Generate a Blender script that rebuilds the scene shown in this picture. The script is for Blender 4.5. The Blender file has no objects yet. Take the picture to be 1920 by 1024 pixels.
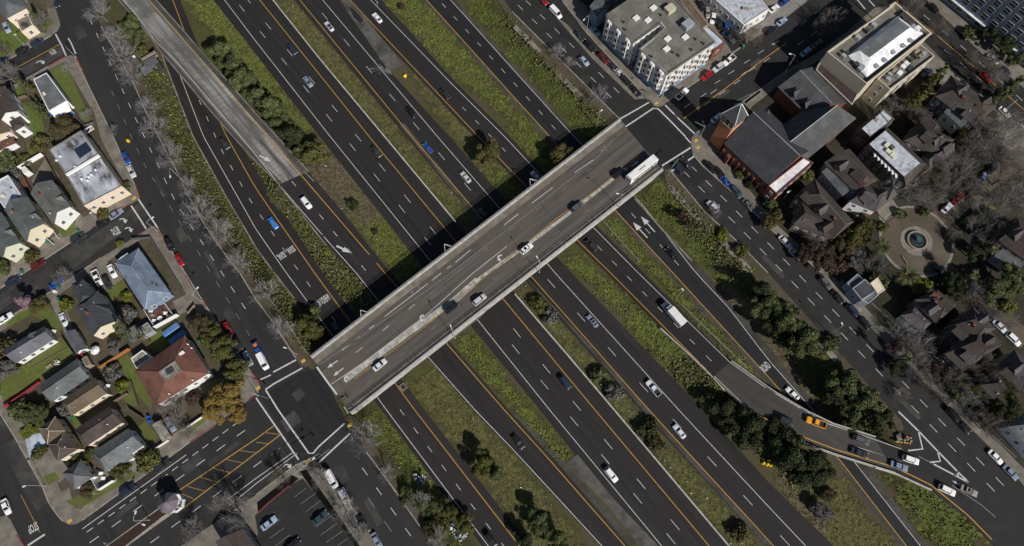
import bpy, bmesh, math, random
import numpy as np
from mathutils import Vector, Matrix
random.seed(7); rng = np.random.default_rng(7)
S = bpy.context.scene; COL = S.collection
R = math.radians
# ------------------------------------------------------------------ camera: a drone looking almost straight down
CAMH, TILT, FPX, DEP = 202.0, R(18.5), 1280.0, 6.8      # height over the street grade, tilt, focal length (px), freeway depth
CT, ST = math.cos(TILT), math.sin(TILT)
def P(px, py, z=0.0):
    "point of the photograph (1920 px wide) -> point at height z in the world"
    u = (px-960)/FPX; v = (512-py)/FPX
    k = (z-CAMH)/(v*ST-CT)
    return Vector((u*k, (v*CT+ST)*k, z))
def W(pts, z=0.0): return [P(a, b, z) for a, b in pts]
cam = bpy.data.objects.new('camera', bpy.data.cameras.new('camera')); COL.objects.link(cam)
cam.location = (0, 0, CAMH); cam.rotation_euler = (TILT, 0, 0)
cam.data.sensor_width = 36; cam.data.lens = 24; cam.data.clip_end = 9000; cam.data.clip_start = 1
S.camera = cam
# ------------------------------------------------------------------ light
SUNEL = R(38); sd = Vector((.6, -.8)).normalized()
tosun = Vector((sd.x*math.cos(SUNEL), sd.y*math.cos(SUNEL), math.sin(SUNEL)))
w = bpy.data.worlds.new('World'); S.world = w; w.use_nodes = True
nt = w.node_tree; bg = nt.nodes['Background']; sky = nt.nodes.new('ShaderNodeTexSky')
sky.sky_type = 'NISHITA'; sky.sun_disc = False; sky.sun_elevation = SUNEL; sky.sun_rotation = math.atan2(sd.x, sd.y)
nt.links.new(sky.outputs[0], bg.inputs[0]); bg.inputs[1].default_value = 0.05
sl = bpy.data.lights.new('sun', 'SUN'); sl.energy = 4.4; sl.angle = R(.5); sl.color = (1, .955, .89)
so = bpy.data.objects.new('sun', sl); COL.objects.link(so); so.location = tosun*600
so.rotation_euler = (-tosun).to_track_quat('-Z', 'Y').to_euler()
S.view_settings.view_transform = 'Standard'; S.view_settings.look = 'None'
S.view_settings.exposure = 0.06; S.view_settings.gamma = 1
# ------------------------------------------------------------------ materials
def mk(name, c1, c2=None, sc=1.0, rough=.85, bump=0., bsc=None, metal=0., c3=None, sc3=.08, stretch=None, ang=0., isl=0., coord='pos', spec=.3, objcol=False, det=6, sharp=(.35, .65), coat=0.):
    m = bpy.data.materials.new(name); m.use_nodes = True; n = m.node_tree.nodes; l = m.node_tree.links
    b = n['Principled BSDF']; b.inputs['Roughness'].default_value = rough; b.inputs['Metallic'].default_value = metal
    b.inputs['Specular IOR Level'].default_value = spec; b.inputs['Coat Weight'].default_value = coat
    if coord == 'pos': src = n.new('ShaderNodeNewGeometry').outputs['Position']
    else: src = n.new('ShaderNodeTexCoord').outputs['Object']
    mp = n.new('ShaderNodeMapping'); mp.vector_type = 'POINT'; l.new(src, mp.inputs[0])
    if stretch:
        rt = n.new('ShaderNodeVectorRotate'); rt.rotation_type = 'Z_AXIS'; rt.inputs['Angle'].default_value = -ang
        l.new(src, rt.inputs[0]); l.new(rt.outputs[0], mp.inputs[0]); mp.inputs['Scale'].default_value = stretch
    def noise(scale, d=det, vec=None):
        t = n.new('ShaderNodeTexNoise'); t.inputs['Scale'].default_value = scale; t.inputs['Detail'].default_value = d
        t.inputs['Roughness'].default_value = .62
        l.new(vec or mp.outputs[0], t.inputs['Vector']); return t.outputs[0]
    def ramp(v, lo, hi):
        r = n.new('ShaderNodeMapRange'); r.inputs[1].default_value = lo; r.inputs[2].default_value = hi; l.new(v, r.inputs[0]); return r.outputs[0]
    def mix(f, a, c, mode='MIX'):
        x = n.new('ShaderNodeMix'); x.data_type = 'RGBA'; x.blend_type = mode
        if isinstance(f, float): x.inputs[0].default_value = f
        else: l.new(f, x.inputs[0])
        for i, q in ((6, a), (7, c)):
            if isinstance(q, tuple): x.inputs[i].default_value = (*q, 1)
            else: l.new(q, x.inputs[i])
        return x.outputs[2]
    if objcol: col = n.new('ShaderNodeObjectInfo').outputs['Color']
    else: col = c1
    if c2: col = mix(ramp(noise(sc), *sharp), col, c2)
    if c3: col = mix(ramp(noise(sc3, 4, src), .45, .62), col, c3)
    if isl:
        g = n.new('ShaderNodeNewGeometry').outputs['Random Per Island']
        hs = n.new('ShaderNodeHueSaturation')
        r = n.new('ShaderNodeMapRange'); r.inputs[3].default_value = 1-isl; r.inputs[4].default_value = 1+isl; l.new(g, r.inputs[0]); l.new(r.outputs[0], hs.inputs['Value'])
        if isinstance(col, tuple): hs.inputs['Color'].default_value = (*col, 1)
        else: l.new(col, hs.inputs['Color'])
        col = hs.outputs[0]
    if isinstance(col, tuple): b.inputs['Base Color'].default_value = (*col, 1)
    else: l.new(col, b.inputs['Base Color'])
    if bump:
        bp = n.new('ShaderNodeBump'); bp.inputs['Strength'].default_value = bump; bp.inputs['Distance'].default_value = .3
        l.new(noise(bsc or sc*4, 4, src), bp.inputs['Height']); l.new(bp.outputs[0], b.inputs['Normal'])
    return m
FA = math.atan2(P(840, 440, -DEP).y-P(480, 0, -DEP).y, P(840, 440, -DEP).x-P(480, 0, -DEP).x)      # freeway heading
BA = math.atan2(P(1165, 222).y-P(585, 670).y, P(1165, 222).x-P(585, 670).x)                      # bridge heading
CA = math.atan2(P(390, 431).y-P(190, 50).y, P(390, 431).x-P(190, 50).x)                          # left frontage road heading
M = {}
M['fwy'] = mk('freeway_asphalt', (.0135, .0123, .0122), (.0265, .0243, .0235), 1.0, .82, c3=(.0205, .0185, .018), sc3=.07, stretch=(.009, .62, .3), ang=FA, bump=.15, bsc=9)
M['fwydark'] = mk('fresh_asphalt', (.0125, .0128, .0148), (.019, .0192, .0212), 1.0, .8, stretch=(.02, .5, .3), ang=FA, bump=.12, bsc=9)
M['gravel'] = mk('shoulder_gravel', (.052, .05, .046), (.085, .08, .073), 1.3, .95, c3=(.04, .037, .03), sc3=.12, bump=.4, bsc=7)
M['street'] = mk('street_asphalt', (.0175, .017, .017), (.029, .028, .027), .35, .85, c3=(.0225, .022, .0215), sc3=.06, bump=.15, bsc=9)
M['castro'] = mk('worn_street_asphalt', (.02, .0193, .0192), (.032, .031, .0305), 1.0, .85, c3=(.026, .025, .0245), sc3=.07, stretch=(.03, .3, .3), ang=CA, bump=.15, bsc=9)
M['oldstreet'] = mk('patched_asphalt', (.04, .039, .036), (.068, .066, .061), .5, .9, c3=(.03, .029, .028), sc3=.1, bump=.2, bsc=8)
M['deck'] = mk('bridge_deck', (.058, .051, .045), (.118, .108, .097), 1.0, .85, c3=(.1, .083, .067), sc3=.09, stretch=(.02, .55, .3), ang=BA, bump=.15, bsc=8)
M['rampdeck'] = mk('concrete_deck', (.065, .062, .058), (.34, .333, .31), 1.0, .85, c3=(.11, .107, .1), sc3=.07, stretch=(.02, .5, .3), ang=FA+.05, bump=.15, bsc=6, sharp=(.38, .66))
M['rampgrey'] = mk('ramp_deck', (.048, .044, .04), (.066, .062, .056), 1.0, .85, stretch=(.06, .5, .3), ang=FA+.25, bump=.15, bsc=8)
M['strip'] = mk('worn_median_paint', (.5, .48, .44), (.13, .117, .1), .8, .9, c3=(.3, .28, .25), sc3=.4, stretch=(.7, .5, .3), ang=BA, sharp=(.42, .66))
M['conc'] = mk('concrete', (.27, .25, .215), (.17, .155, .13), .6, .9, c3=(.13, .118, .1), sc3=.16, bump=.15)
M['walk'] = mk('sidewalk_concrete', (.23, .208, .175), (.12, .108, .09), .35, .9, c3=(.14, .125, .102), sc3=.12, bump=.15, bsc=4)
M['parapet'] = mk('parapet_concrete', (.5, .485, .45), (.33, .315, .285), .8, .9, bump=.1)
M['kerb'] = mk('kerb_concrete', (.36, .335, .29), (.2, .18, .15), .8, .9)
M['patch'] = mk('old_concrete', (.115, .11, .1), (.075, .072, .065), .5, .95, c3=(.05, .048, .04), sc3=.2, bump=.3)
M['white'] = mk('road_paint_white', (.62, .62, .61), (.38, .38, .37), 2.2, .8)
M['worn'] = mk('road_paint_worn', (.27, .27, .265), (.11, .11, .107), 2.5, .8)
M['yellow'] = mk('road_paint_yellow', (.5, .29, .05), (.37, .21, .04), 1.5, .8)
M['yworn'] = mk('road_paint_yellow_worn', (.34, .2, .06), (.2, .13, .055), 1.8, .8)
M['red'] = mk('kerb_paint_red', (.3, .035, .035), (.17, .035, .032), 1.6, .8)
M['ybump'] = mk('tactile_paving_yellow', (.6, .38, .08), (.45, .27, .05), 3, .8)
M['ground'] = mk('rough_grass_ground', (.06, .055, .022), (.07, .078, .02), .35, .95, c3=(.075, .06, .036), sc3=.05, bump=.6, bsc=2.2, sharp=(.4, .6))
M['lawn'] = mk('lawn_grass', (.075, .105, .02), (.12, .145, .034), .8, .95, c3=(.1, .105, .03), sc3=.12, bump=.5, bsc=5)
M['dryground'] = mk('bare_soil', (.1, .08, .056), (.065, .052, .036), .5, .95, c3=(.06, .056, .028), sc3=.15, bump=.5, bsc=4)
M['parkground'] = mk('leaf_litter_ground', (.036, .031, .022), (.02, .023, .01), .45, .95, c3=(.045, .038, .028), sc3=.14, bump=.5, bsc=3)
M['mulch'] = mk('brown_mulch', (.042, .025, .018), (.03, .018, .014), 2, .95, bump=.5, bsc=6)
M['grasslush'] = mk('lush_grass_blades', (.085, .108, .018), (.175, .195, .036), .3, .9, isl=.5, c3=(.1, .088, .035), sc3=.13)
M['grassolive'] = mk('olive_grass_blades', (.085, .08, .027), (.12, .115, .038), .25, .9, isl=.4)
M['grassdry'] = mk('dry_grass_blades', (.11, .088, .055), (.08, .075, .03), .3, .9, isl=.4)
M['ivy'] = mk('ivy_leaves', (.06, .078, .02), (.12, .125, .032), .3, .8, isl=.5, c3=(.11, .1, .05), sc3=.11)
M['green'] = mk('dark_foliage', (.05, .066, .023), (.1, .116, .042), .4, .85, isl=.5)
M['darkgreen'] = mk('deep_green_foliage', (.021, .03, .011), (.044, .054, .018), .4, .85, isl=.5)
M['olive'] = mk('olive_foliage', (.072, .066, .02), (.11, .097, .03), .4, .85, isl=.5)
M['olivegreen'] = mk('yellow_green_foliage', (.068, .074, .02), (.1, .1, .028), .4, .85, isl=.5)
M['gold'] = mk('golden_foliage', (.16, .108, .028), (.24, .165, .045), .5, .85, isl=.45)
M['brownleaf'] = mk('brown_foliage', (.09, .065, .034), (.055, .055, .022), .4, .9, isl=.45)
M['redleaf'] = mk('dull_red_foliage', (.07, .034, .03), (.05, .04, .026), .5, .9, isl=.45)
M['pink'] = mk('pink_blossom', (.3, .19, .24), (.22, .14, .17), .9, .85, isl=.35)
M['greyleaf'] = mk('grey_scrub', (.16, .155, .145), (.085, .082, .07), .7, .9, isl=.45)
M['lime'] = mk('lime_foliage', (.15, .16, .02), (.1, .115, .018), .6, .85, isl=.4)
M['palm'] = mk('palm_fronds', (.085, .09, .036), (.05, .058, .022), .9, .7, isl=.45)
M['bark'] = mk('grey_bark', (.2, .19, .18), (.13, .122, .112), 1.5, .9, coord='obj')
M['twig'] = mk('pale_twigs', (.29, .28, .285), (.2, .192, .19), .8, .9, coord='obj', isl=.2)
M['twigbrown'] = mk('brown_twigs', (.17, .145, .125), (.11, .092, .08), .8, .9, coord='obj', isl=.25)
M['twigmid'] = mk('grey_twigs', (.21, .195, .185), (.15, .138, .128), .8, .9, coord='obj', isl=.2)
M['trunk'] = mk('brown_bark', (.075, .056, .042), (.05, .038, .03), 2, .95, coord='obj')
M['paint'] = mk('car_paint', (.5, .5, .5), rough=.32, spec=.5, objcol=True, coat=.5)
M['glass'] = mk('car_glass', (.012, .014, .017), rough=.08, spec=.6)
M['wglass'] = mk('window_glass', (.03, .035, .042), (.07, .075, .08), .9, .12, spec=.6)
M['tyre'] = mk('tyre_rubber', (.012, .012, .012), rough=.9)
M['rim'] = mk('wheel_rim', (.35, .35, .36), rough=.4, metal=.8)
M['lamp'] = mk('headlamp_lens', (.6, .6, .6), rough=.15, spec=.6)
M['tail'] = mk('tail_lamp_lens', (.35, .015, .012), rough=.2, spec=.6)
M['trim'] = mk('black_trim', (.02, .02, .021), rough=.6)
M['plainwhite'] = mk('white_paint', (.8, .8, .79), (.68, .68, .67), .6, .6, coord='obj')
M['metal'] = mk('galvanised_steel', (.5, .51, .52), (.4, .41, .42), 1, .5, metal=.35)
M['greenmetal'] = mk('green_painted_steel', (.2, .27, .22), rough=.55)
M['darkmetal'] = mk('dark_steel', (.05, .05, .052), rough=.6)
M['rail'] = mk('railing_steel', (.3, .31, .33), rough=.55, metal=.2)
def roofm(k, a, sp=.25):
    M[k] = mk(k+'_roof', a, tuple(c*(1-sp) for c in a), .9, .9, c3=tuple(c*(1+sp*1.0) for c in a), sc3=.22, bump=.3, bsc=6)
for k, a in dict(slate=(.1, .105, .112), greyroof=(.125, .135, .14), sage=(.125, .128, .118), blue=(.155, .195, .26), dkslate=(.05, .054, .062), purple=(.115, .117, .135),
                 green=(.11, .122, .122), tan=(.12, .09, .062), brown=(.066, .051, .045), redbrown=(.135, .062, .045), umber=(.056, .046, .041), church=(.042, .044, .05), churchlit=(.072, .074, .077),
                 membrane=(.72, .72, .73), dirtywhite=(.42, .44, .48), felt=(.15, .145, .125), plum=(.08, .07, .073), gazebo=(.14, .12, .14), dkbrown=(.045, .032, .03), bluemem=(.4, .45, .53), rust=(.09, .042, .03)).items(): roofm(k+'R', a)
M['stainedR'] = mk('stained_white_roof', (.5, .52, .58), (.06, .055, .052), .16, .8, c3=(.3, .31, .35), sc3=.1, stretch=(.5, 1.3, 1), ang=CA, sharp=(.45, .6))
M['speckleR'] = mk('speckled_white_roof', (.5, .52, .57), (.25, .27, .3), .8, .8, c3=(.4, .42, .47), sc3=.35, sharp=(.45, .6))
M['dirtyflatR'] = mk('weathered_flat_roof', (.34, .33, .29), (.1, .1, .075), .6, .9)
def wallm(k, a): M[k] = mk(k, a, tuple(c*.86 for c in a), .5, .8, c3=tuple(c*.92 for c in a), sc3=.3)
for k, a in dict(cream_wall=(.72, .62, .5), white_wall=(.76, .76, .75), peach_wall=(.7, .59, .46), yellow_cream_wall=(.7, .62, .46), pale_green_wall=(.62, .63, .48), blue_wall=(.2, .27, .37), grey_wall=(.3, .32, .35),
                 tower_brick=(.5, .18, .095), brick_wall=(.17, .062, .042), stone_wall=(.52, .46, .36), greyblue_wall=(.27, .31, .38), brown_wall=(.13, .1, .085), yellow_wall=(.5, .42, .19), dark_wall=(.1, .105, .11), fence_wood=(.16, .12, .09), orange_wood=(.33, .14, .045), red_paint=(.24, .03, .038), tan_wall=(.3, .24, .18)).items(): wallm(k, a)
M['solar'] = mk('solar_panel', (.016, .028, .055), (.022, .036, .07), 3, .15, spec=.6)
M['tarpblue'] = mk('blue_cover', (.1, .2, .42), (.08, .16, .33), .7, .5)
M['bluebin'] = mk('blue_plastic', (.02, .1, .42), rough=.5)
M['greenbin'] = mk('green_plastic', (.03, .16, .11), rough=.5)
M['litter'] = mk('litter_scraps', (.6, .6, .6), (.35, .36, .4), 3, .8, isl=.4)
M['yellowcloth'] = mk('yellow_cloth', (.75, .5, .02), rough=.8)
M['orange'] = mk('orange_plastic', (.6, .16, .02), rough=.6)
M['stonegrey'] = mk('plaza_stone', (.25, .235, .21), (.17, .16, .145), .8, .85)
M['paving'] = mk('brown_paving', (.095, .076, .056), (.068, .054, .041), .4, .9, c3=(.12, .098, .074), sc3=.1)
M['water'] = mk('fountain_water', (.012, .02, .025), (.03, .05, .055), 2, .06, spec=.6, bump=.3, bsc=3)
M['bronze'] = mk('bronze_ring', (.1, .15, .16), rough=.4, metal=.5)
# ------------------------------------------------------------------ mesh helpers
class MB:
    def __init__(s): s.V = []; s.F = []; s.I = []
    def add(s, V, F, i=0):
        o = len(s.V); s.V += [tuple(v) for v in V]; s.F += [tuple(o+k for k in f) for f in F]; s.I += [i]*len(F); return s
    def prism(s, poly, z0, z1, i=0, top=None):
        a = sum(poly[k][0]*poly[(k+1) % len(poly)][1]-poly[(k+1) % len(poly)][0]*poly[k][1] for k in range(len(poly)))
        if a < 0: poly = poly[::-1]
        n = len(poly); V = [(p[0], p[1], z0) for p in poly]+[(p[0], p[1], z1) for p in poly]
        s.add(V, [(k, (k+1) % n, n+(k+1) % n, n+k) for k in range(n)]+[tuple(range(n-1, -1, -1))], i)
        s.add(V[n:], [tuple(range(n))], i if top is None else top); return s
    def sheet(s, poly, z, i=0):
        a = sum(poly[k][0]*poly[(k+1) % len(poly)][1]-poly[(k+1) % len(poly)][0]*poly[k][1] for k in range(len(poly)))
        if a < 0: poly = poly[::-1]
        return s.add([(p[0], p[1], z) for p in poly], [tuple(range(len(poly)))], i)
    def box(s, c, d, rz=0, i=0):
        ca, sa = math.cos(rz), math.sin(rz); V = []
        for z in (-1, 1):
            for x, y in ((-1, -1), (1, -1), (1, 1), (-1, 1)):
                X, Y = x*d[0]/2, y*d[1]/2; V.append((c[0]+X*ca-Y*sa, c[1]+X*sa+Y*ca, c[2]+z*d[2]/2))
        return s.add(V, [(3, 2, 1, 0), (4, 5, 6, 7), (0, 1, 5, 4), (1, 2, 6, 5), (2, 3, 7, 6), (3, 0, 4, 7)], i)
    def tube(s, a, b, r0, r1=None, n=6, i=0, cap=True):
        a = Vector(a); b = Vector(b); r1 = r0 if r1 is None else r1; d = (b-a)
        if d.length < 1e-6: return s
        d.normalize(); u = d.cross(Vector((0, 0, 1)) if abs(d.z) < .95 else Vector((1, 0, 0))).normalized(); v = d.cross(u)
        V = [p+(u*math.cos(2*math.pi*k/n)+v*math.sin(2*math.pi*k/n))*r for p, r in ((a, r0), (b, r1)) for k in range(n)]
        F = [(k, n+k, n+(k+1) % n, (k+1) % n) for k in range(n)]
        if cap: F += [tuple(range(n)), tuple(range(2*n-1, n-1, -1))]
        return s.add(V, F, i)
    def ribbon(s, A, B, i=0):
        n = len(A); V = list(A)+list(B)
        for k in range(n-1):
            a, b, c = Vector(A[k]), Vector(A[k+1]), Vector(B[k]); up = (b-a).cross(c-a).z
            f = (k, k+1, n+k+1, n+k); s.F.append(tuple(len(s.V)+q for q in (f if up > 0 else f[::-1]))); s.I.append(i)
        s.V += [tuple(v) for v in V]; return s
    def wall(s, pts, th, h0, h1, i=0):
        "a thin wall along a polyline; pts carry z"
        pts = [Vector(p) for p in pts]; L = offs(pts, th/2); Rr = offs(pts, -th/2); n = len(pts)
        V = [(*p[:2], p[2]+h0) for p in L]+[(*p[:2], p[2]+h0) for p in Rr]+[(*p[:2], p[2]+h1) for p in L]+[(*p[:2], p[2]+h1) for p in Rr]
        F = []
        for k in range(n-1): F += [(2*n+k, 3*n+k, 3*n+k+1, 2*n+k+1), (k, 2*n+k, 2*n+k+1, k+1), (3*n+k, n+k, n+k+1, 3*n+k+1)]
        F += [(0, n, 3*n, 2*n), (n-1, 3*n-1, 4*n-1, 2*n-1)]
        return s.add(V, F, i)
    def obj(s, name, mats, parent=None, smooth=False, loc=None, data_only=False):
        me = bpy.data.meshes.new(name); off = Vector(loc) if loc is not None else None
        V = [(v[0]-off.x, v[1]-off.y, v[2]-off.z) for v in s.V] if off is not None else s.V
        me.from_pydata(V, [], s.F)
        mats = mats if isinstance(mats, (list, tuple)) else [mats]
        for m in mats: me.materials.append(M[m])
        if len(mats) > 1: me.polygons.foreach_set('material_index', s.I)
        if smooth: me.polygons.foreach_set('use_smooth', [True]*len(s.F))
        me.update()
        if data_only: return me
        return link(name, me, parent, loc if parent is None else None)
def link(name, me, parent=None, loc=None):
    o = bpy.data.objects.new(name, me); COL.objects.link(o)
    if parent: o.parent = parent
    if loc is not None: o.location = loc
    return o
def offs(pts, d):
    "polyline shifted sideways by d (left positive) in plan"
    out = []
    for k, p in enumerate(pts):
        a = pts[max(k-1, 0)]; b = pts[min(k+1, len(pts)-1)]
        t = Vector((b[0]-a[0], b[1]-a[1])).normalized(); out.append(Vector((p[0]-t.y*d, p[1]+t.x*d, p[2])))
    return out
def resample(pts, n):
    pts = [Vector(p) for p in pts]; L = [0]
    for a, b in zip(pts, pts[1:]): L.append(L[-1]+(b-a).length)
    out = []
    for k in range(n):
        t = L[-1]*k/(n-1); j = 0
        while j < len(L)-2 and L[j+1] < t: j += 1
        f = (t-L[j])/max(L[j+1]-L[j], 1e-9); out.append(pts[j].lerp(pts[j+1], f))
    return out
def tag(o, label=None, cat=None, group=None, kind=None):
    if label: o['label'] = label
    if cat: o['category'] = cat
    if group: o['group'] = group
    if kind: o['kind'] = kind
    return o
def thing(name, label, cat, loc=(0, 0, 0), rz=0, group=None):
    o = bpy.data.objects.new(name, None); COL.objects.link(o); o.empty_display_size = .5
    o.location = loc; o.rotation_euler = (0, 0, rz); return tag(o, label, cat, group)
def struct(o): o['kind'] = 'structure'; return o
def copy_thing(root):
    r = root.copy(); COL.objects.link(r)
    for ch in root.children:
        c = ch.copy(); COL.objects.link(c); c.parent = r
        for g in ch.children:
            d = g.copy(); COL.objects.link(d); d.parent = c
    return r
# ------------------------------------------------------------------ roads: edges in photograph pixels
ROADS = {
 'R1': ([(240,-60),(262,0),(300,92),(362,255),(422,365),(482,467),(514,511),(552,560),(620,655),(705,755),(775,850),(903,1023),(960,1100)],
        [(318,-60),(338,0),(362,62),(400,150),(432,225),(441,255),(502,353),(605,511),(678,608),(795,768),(985,1012),(1060,1100)]),
 'R3': ([(352,-60),(400,0),(480,102),(598,255),(772,476),(1012,768),(1212,1023),(1272,1100)],
        [(462,-60),(511,0),(720,255),(855,418),(965,552),(1150,768),(1365,1023),(1430,1100)]),
 'R4': ([(502,-60),(552,0),(760,255),(900,420),(990,532),(1200,768),(1435,1023),(1505,1100)],
        [(590,-60),(640,0),(732,135),(842,255),(930,356),(1072,512),(1140,582),(1225,672),(1317,767),(1440,903),(1562,1023),(1640,1100)]),
 'R6': ([(738,-60),(792,0),(952,179),(1022,255),(1145,395),(1252,512),(1432,710),(1450,727),(1562,859),(1688,1023),(1748,1100)],
        [(798,-60),(853,0),(968,127),(1083,255),(1192,373),(1240,430),(1325,512),(1370,570),(1420,620),(1460,675),(1502,724),(1575,810),(1635,880),(1702,975),(1735,1023),(1790,1100)]),
}
R2L = [(160,-70,.5),(222,0,.5),(285,72,.5),(300,95,.5),(380,190,.1),(430,248,-.9),(480,303,-2.1),(524,346,-3.1),(613,462,-5.3),(665,515,-6.4),(710,567,-6.8),(888,770,-6.8),(958,843,-6.8),(1125,1023,-6.8),(1195,1100,-6.8)]
R2R = [(230,-70,.5),(292,0,.5),(340,54,.5),(380,100,.5),(440,168,.1),(480,215,-.9),(530,268,-2.1),(578,322,-3.1),(645,400,-5.0),(732,512,-6.6),(757,540,-6.8),(953,768,-6.8),(1040,862,-6.8),(1180,1023,-6.8),(1250,1100,-6.8)]
R5L = [(592,-60,-6.8),(648,0,-6.8),(868,235,-6.8),(952,322,-6.8),(985,357,-6.8),(1078,455,-6.8),(1137,512,-6.7),(1245,622,-5.1),(1338,706,-3.0),(1420,785,-1.1),(1500,828,-.1),(1565,851,.02),(1677,886,.02),(1742,917,.02),(1812,972,.02),(1870,1030,.02)]
R5R = [(660,-60,-6.8),(715,0,-6.8),(850,150,-6.8),(955,255,-6.8),(1026,331,-6.8),(1117,421,-6.8),(1172,476,-6.7),(1281,586,-5.1),(1370,678,-3.0),(1450,735,-1.1),(1512,772,-.1),(1560,795,.02),(1640,820,.02),(1690,842,.02),(1800,930,.02),(1890,1010,.02)]
def P3(l): return [P(*q) for q in l]
NS = 60
def matched(a, b, k=4):
    A, B = P3(a), P3(b); return [[u.lerp(v, j/k) for u, v in zip(l, l[1:]) for j in range(k)]+[l[-1]] for l in (A, B)]
EDGE = {k: (resample(W(a, -DEP), NS), resample(W(b, -DEP), NS)) for k, (a, b) in ROADS.items()}
EDGE['R2'] = matched(R2L, R2R); EDGE['R5'] = matched(R5L, R5R)
MID = {k: [(a+b)/2 for a, b in zip(*e)] for k, e in EDGE.items()}
HALF = {k: [(a-b).length/2 for a, b in zip(*e)] for k, e in EDGE.items()}
# ------------------------------------------------------------------ terrain: street level 0, freeway trench at -DEP
LT = [(95,-120),(170,-30),(215,50),(272,155),(300,220),(320,256),(358,328),(383,381),(412,431),(447,481),(470,512),(500,555),(527,587),(582,672),(655,775),(720,870),(760,930),(850,1040),(930,1130)]
LBp = [(215,-90),(262,0),(300,92),(362,255),(422,365),(482,467),(514,511),(552,560),(620,655),(705,755),(775,850),(903,1023),(985,1130)]
RBp = [(770,-90),(853,0),(968,127),(1083,255),(1192,373),(1240,430),(1325,512),(1370,570),(1420,620),(1460,675),(1502,724),(1575,810),(1635,880),(1702,975),(1735,1023),(1815,1130)]
RT = [(830,-100),(930,0),(958,40),(1010,105),(1060,160),(1105,205),(1150,245),(1250,352),(1300,408),(1352,460),(1400,512),(1460,575),(1530,645),(1590,705),(1650,770),(1672,800),(1690,845),(1696,882),(1748,916),(1860,1018),(1960,1110)]
def _curve(px, z):
    q = sorted([(v.y, v.x) for v in W(px, z)]); return np.array([a for a, b in q]), np.array([b for a, b in q])
cLT, cLB, cRB, cRT = _curve(LT, 0), _curve(LBp, -DEP), _curve(RBp, -DEP), _curve(RT, 0)
def segdist(x, y, pts, zs, hs):
    best = np.full(x.shape, 1e9); bz = np.zeros(x.shape); bh = np.zeros(x.shape)
    for k in range(len(pts)-1):
        a, b = pts[k], pts[k+1]; dx, dy = b.x-a.x, b.y-a.y; L2 = dx*dx+dy*dy+1e-9
        t = np.clip(((x-a.x)*dx+(y-a.y)*dy)/L2, 0, 1); d = np.hypot(x-a.x-t*dx, y-a.y-t*dy); m = d < best
        best = np.where(m, d, best); bz = np.where(m, zs[k]+(zs[k+1]-zs[k])*t, bz); bh = np.where(m, hs[k]+(hs[k+1]-hs[k])*t, bh)
    return best, bz, bh
k2 = 7*4; k5 = 8*4
def Zg(x, y):
    x = np.atleast_1d(np.asarray(x, float)); y = np.atleast_1d(np.asarray(y, float))
    a = np.interp(y, *cLT); b = np.maximum(np.interp(y, *cLB)-1.3, a+1.5); d = np.interp(y, *cRT); c = np.minimum(np.interp(y, *cRB)+1.3, d-1.5)
    tl = np.clip((x-a)/(b-a), 0, 1); tr = np.clip((d-x)/(d-c), 0, 1); z = -DEP*np.minimum(tl, tr)
    for k, i0, i1, sl_, cap in (('R2', k2, len(MID['R2'])-1, .8, 1), ('R5', 0, k5, 1.0, 1)):
        pts = MID[k][i0:i1+1]; dd, zz, hh = segdist(x, y, pts, [p.z for p in pts], HALF[k][i0:i1+1])
        z = np.maximum(z, np.where(zz > -DEP+.05, zz-.12-np.maximum(0, dd-hh-.6)*sl_, -99))
    return z
def zg(x, y): return float(Zg(x, y)[0])
def PG(px, py, up=0.):
    z = -3.
    for _ in range(8):
        q = P(px, py, z+up); z = .5*z+.5*zg(q.x, q.y)
    q = P(px, py, z+up); return Vector((q.x, q.y, z))
xs = np.concatenate([[-3500, -1200, -500, -300], np.arange(-215, 215.1, 1.25), [300, 500, 1200, 3500]])
ys = np.concatenate([[-3500, -1200, -400, -120, -50], np.arange(-32, 200.1, 1.25), [230, 300, 500, 1200, 3500]])
gx, gy = np.meshgrid(xs, ys); gz = Zg(gx.ravel(), gy.ravel())-.03; nx, ny = len(xs), len(ys)
gb = MB(); gb.V = list(zip(gx.ravel().tolist(), gy.ravel().tolist(), gz.tolist()))
gb.F = [(j*nx+i, j*nx+i+1, (j+1)*nx+i+1, (j+1)*nx+i) for j in range(ny-1) for i in range(nx-1)]; gb.I = [0]*len(gb.F)
GROUND = struct(gb.obj('ground', 'ground', smooth=True))
# ------------------------------------------------------------------ freeway carriageways
def lift(l, d): return [Vector((p.x, p.y, p.z+d)) for p in l]
names = {'R1': ('fwy', 'left_ramp_road'), 'R3': ('fwy', 'main_freeway_road'), 'R4': ('fwy', 'middle_freeway_road'), 'R5': ('fwy', 'right_ramp_road'), 'R6': ('gravel', 'right_connector_road')}
for k, (m, nm) in names.items():
    L, Q = EDGE[k]
    if k == 'R5': L, Q = L[:k5+1], Q[:k5+1]
    struct(MB().ribbon(lift(L, .05), lift(Q, .05)).obj(nm, m))
L, Q = EDGE['R2']; struct(MB().ribbon(lift(L[k2:], .06), lift(Q[k2:], .06)).obj('ramp_road', 'fwy'))
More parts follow.
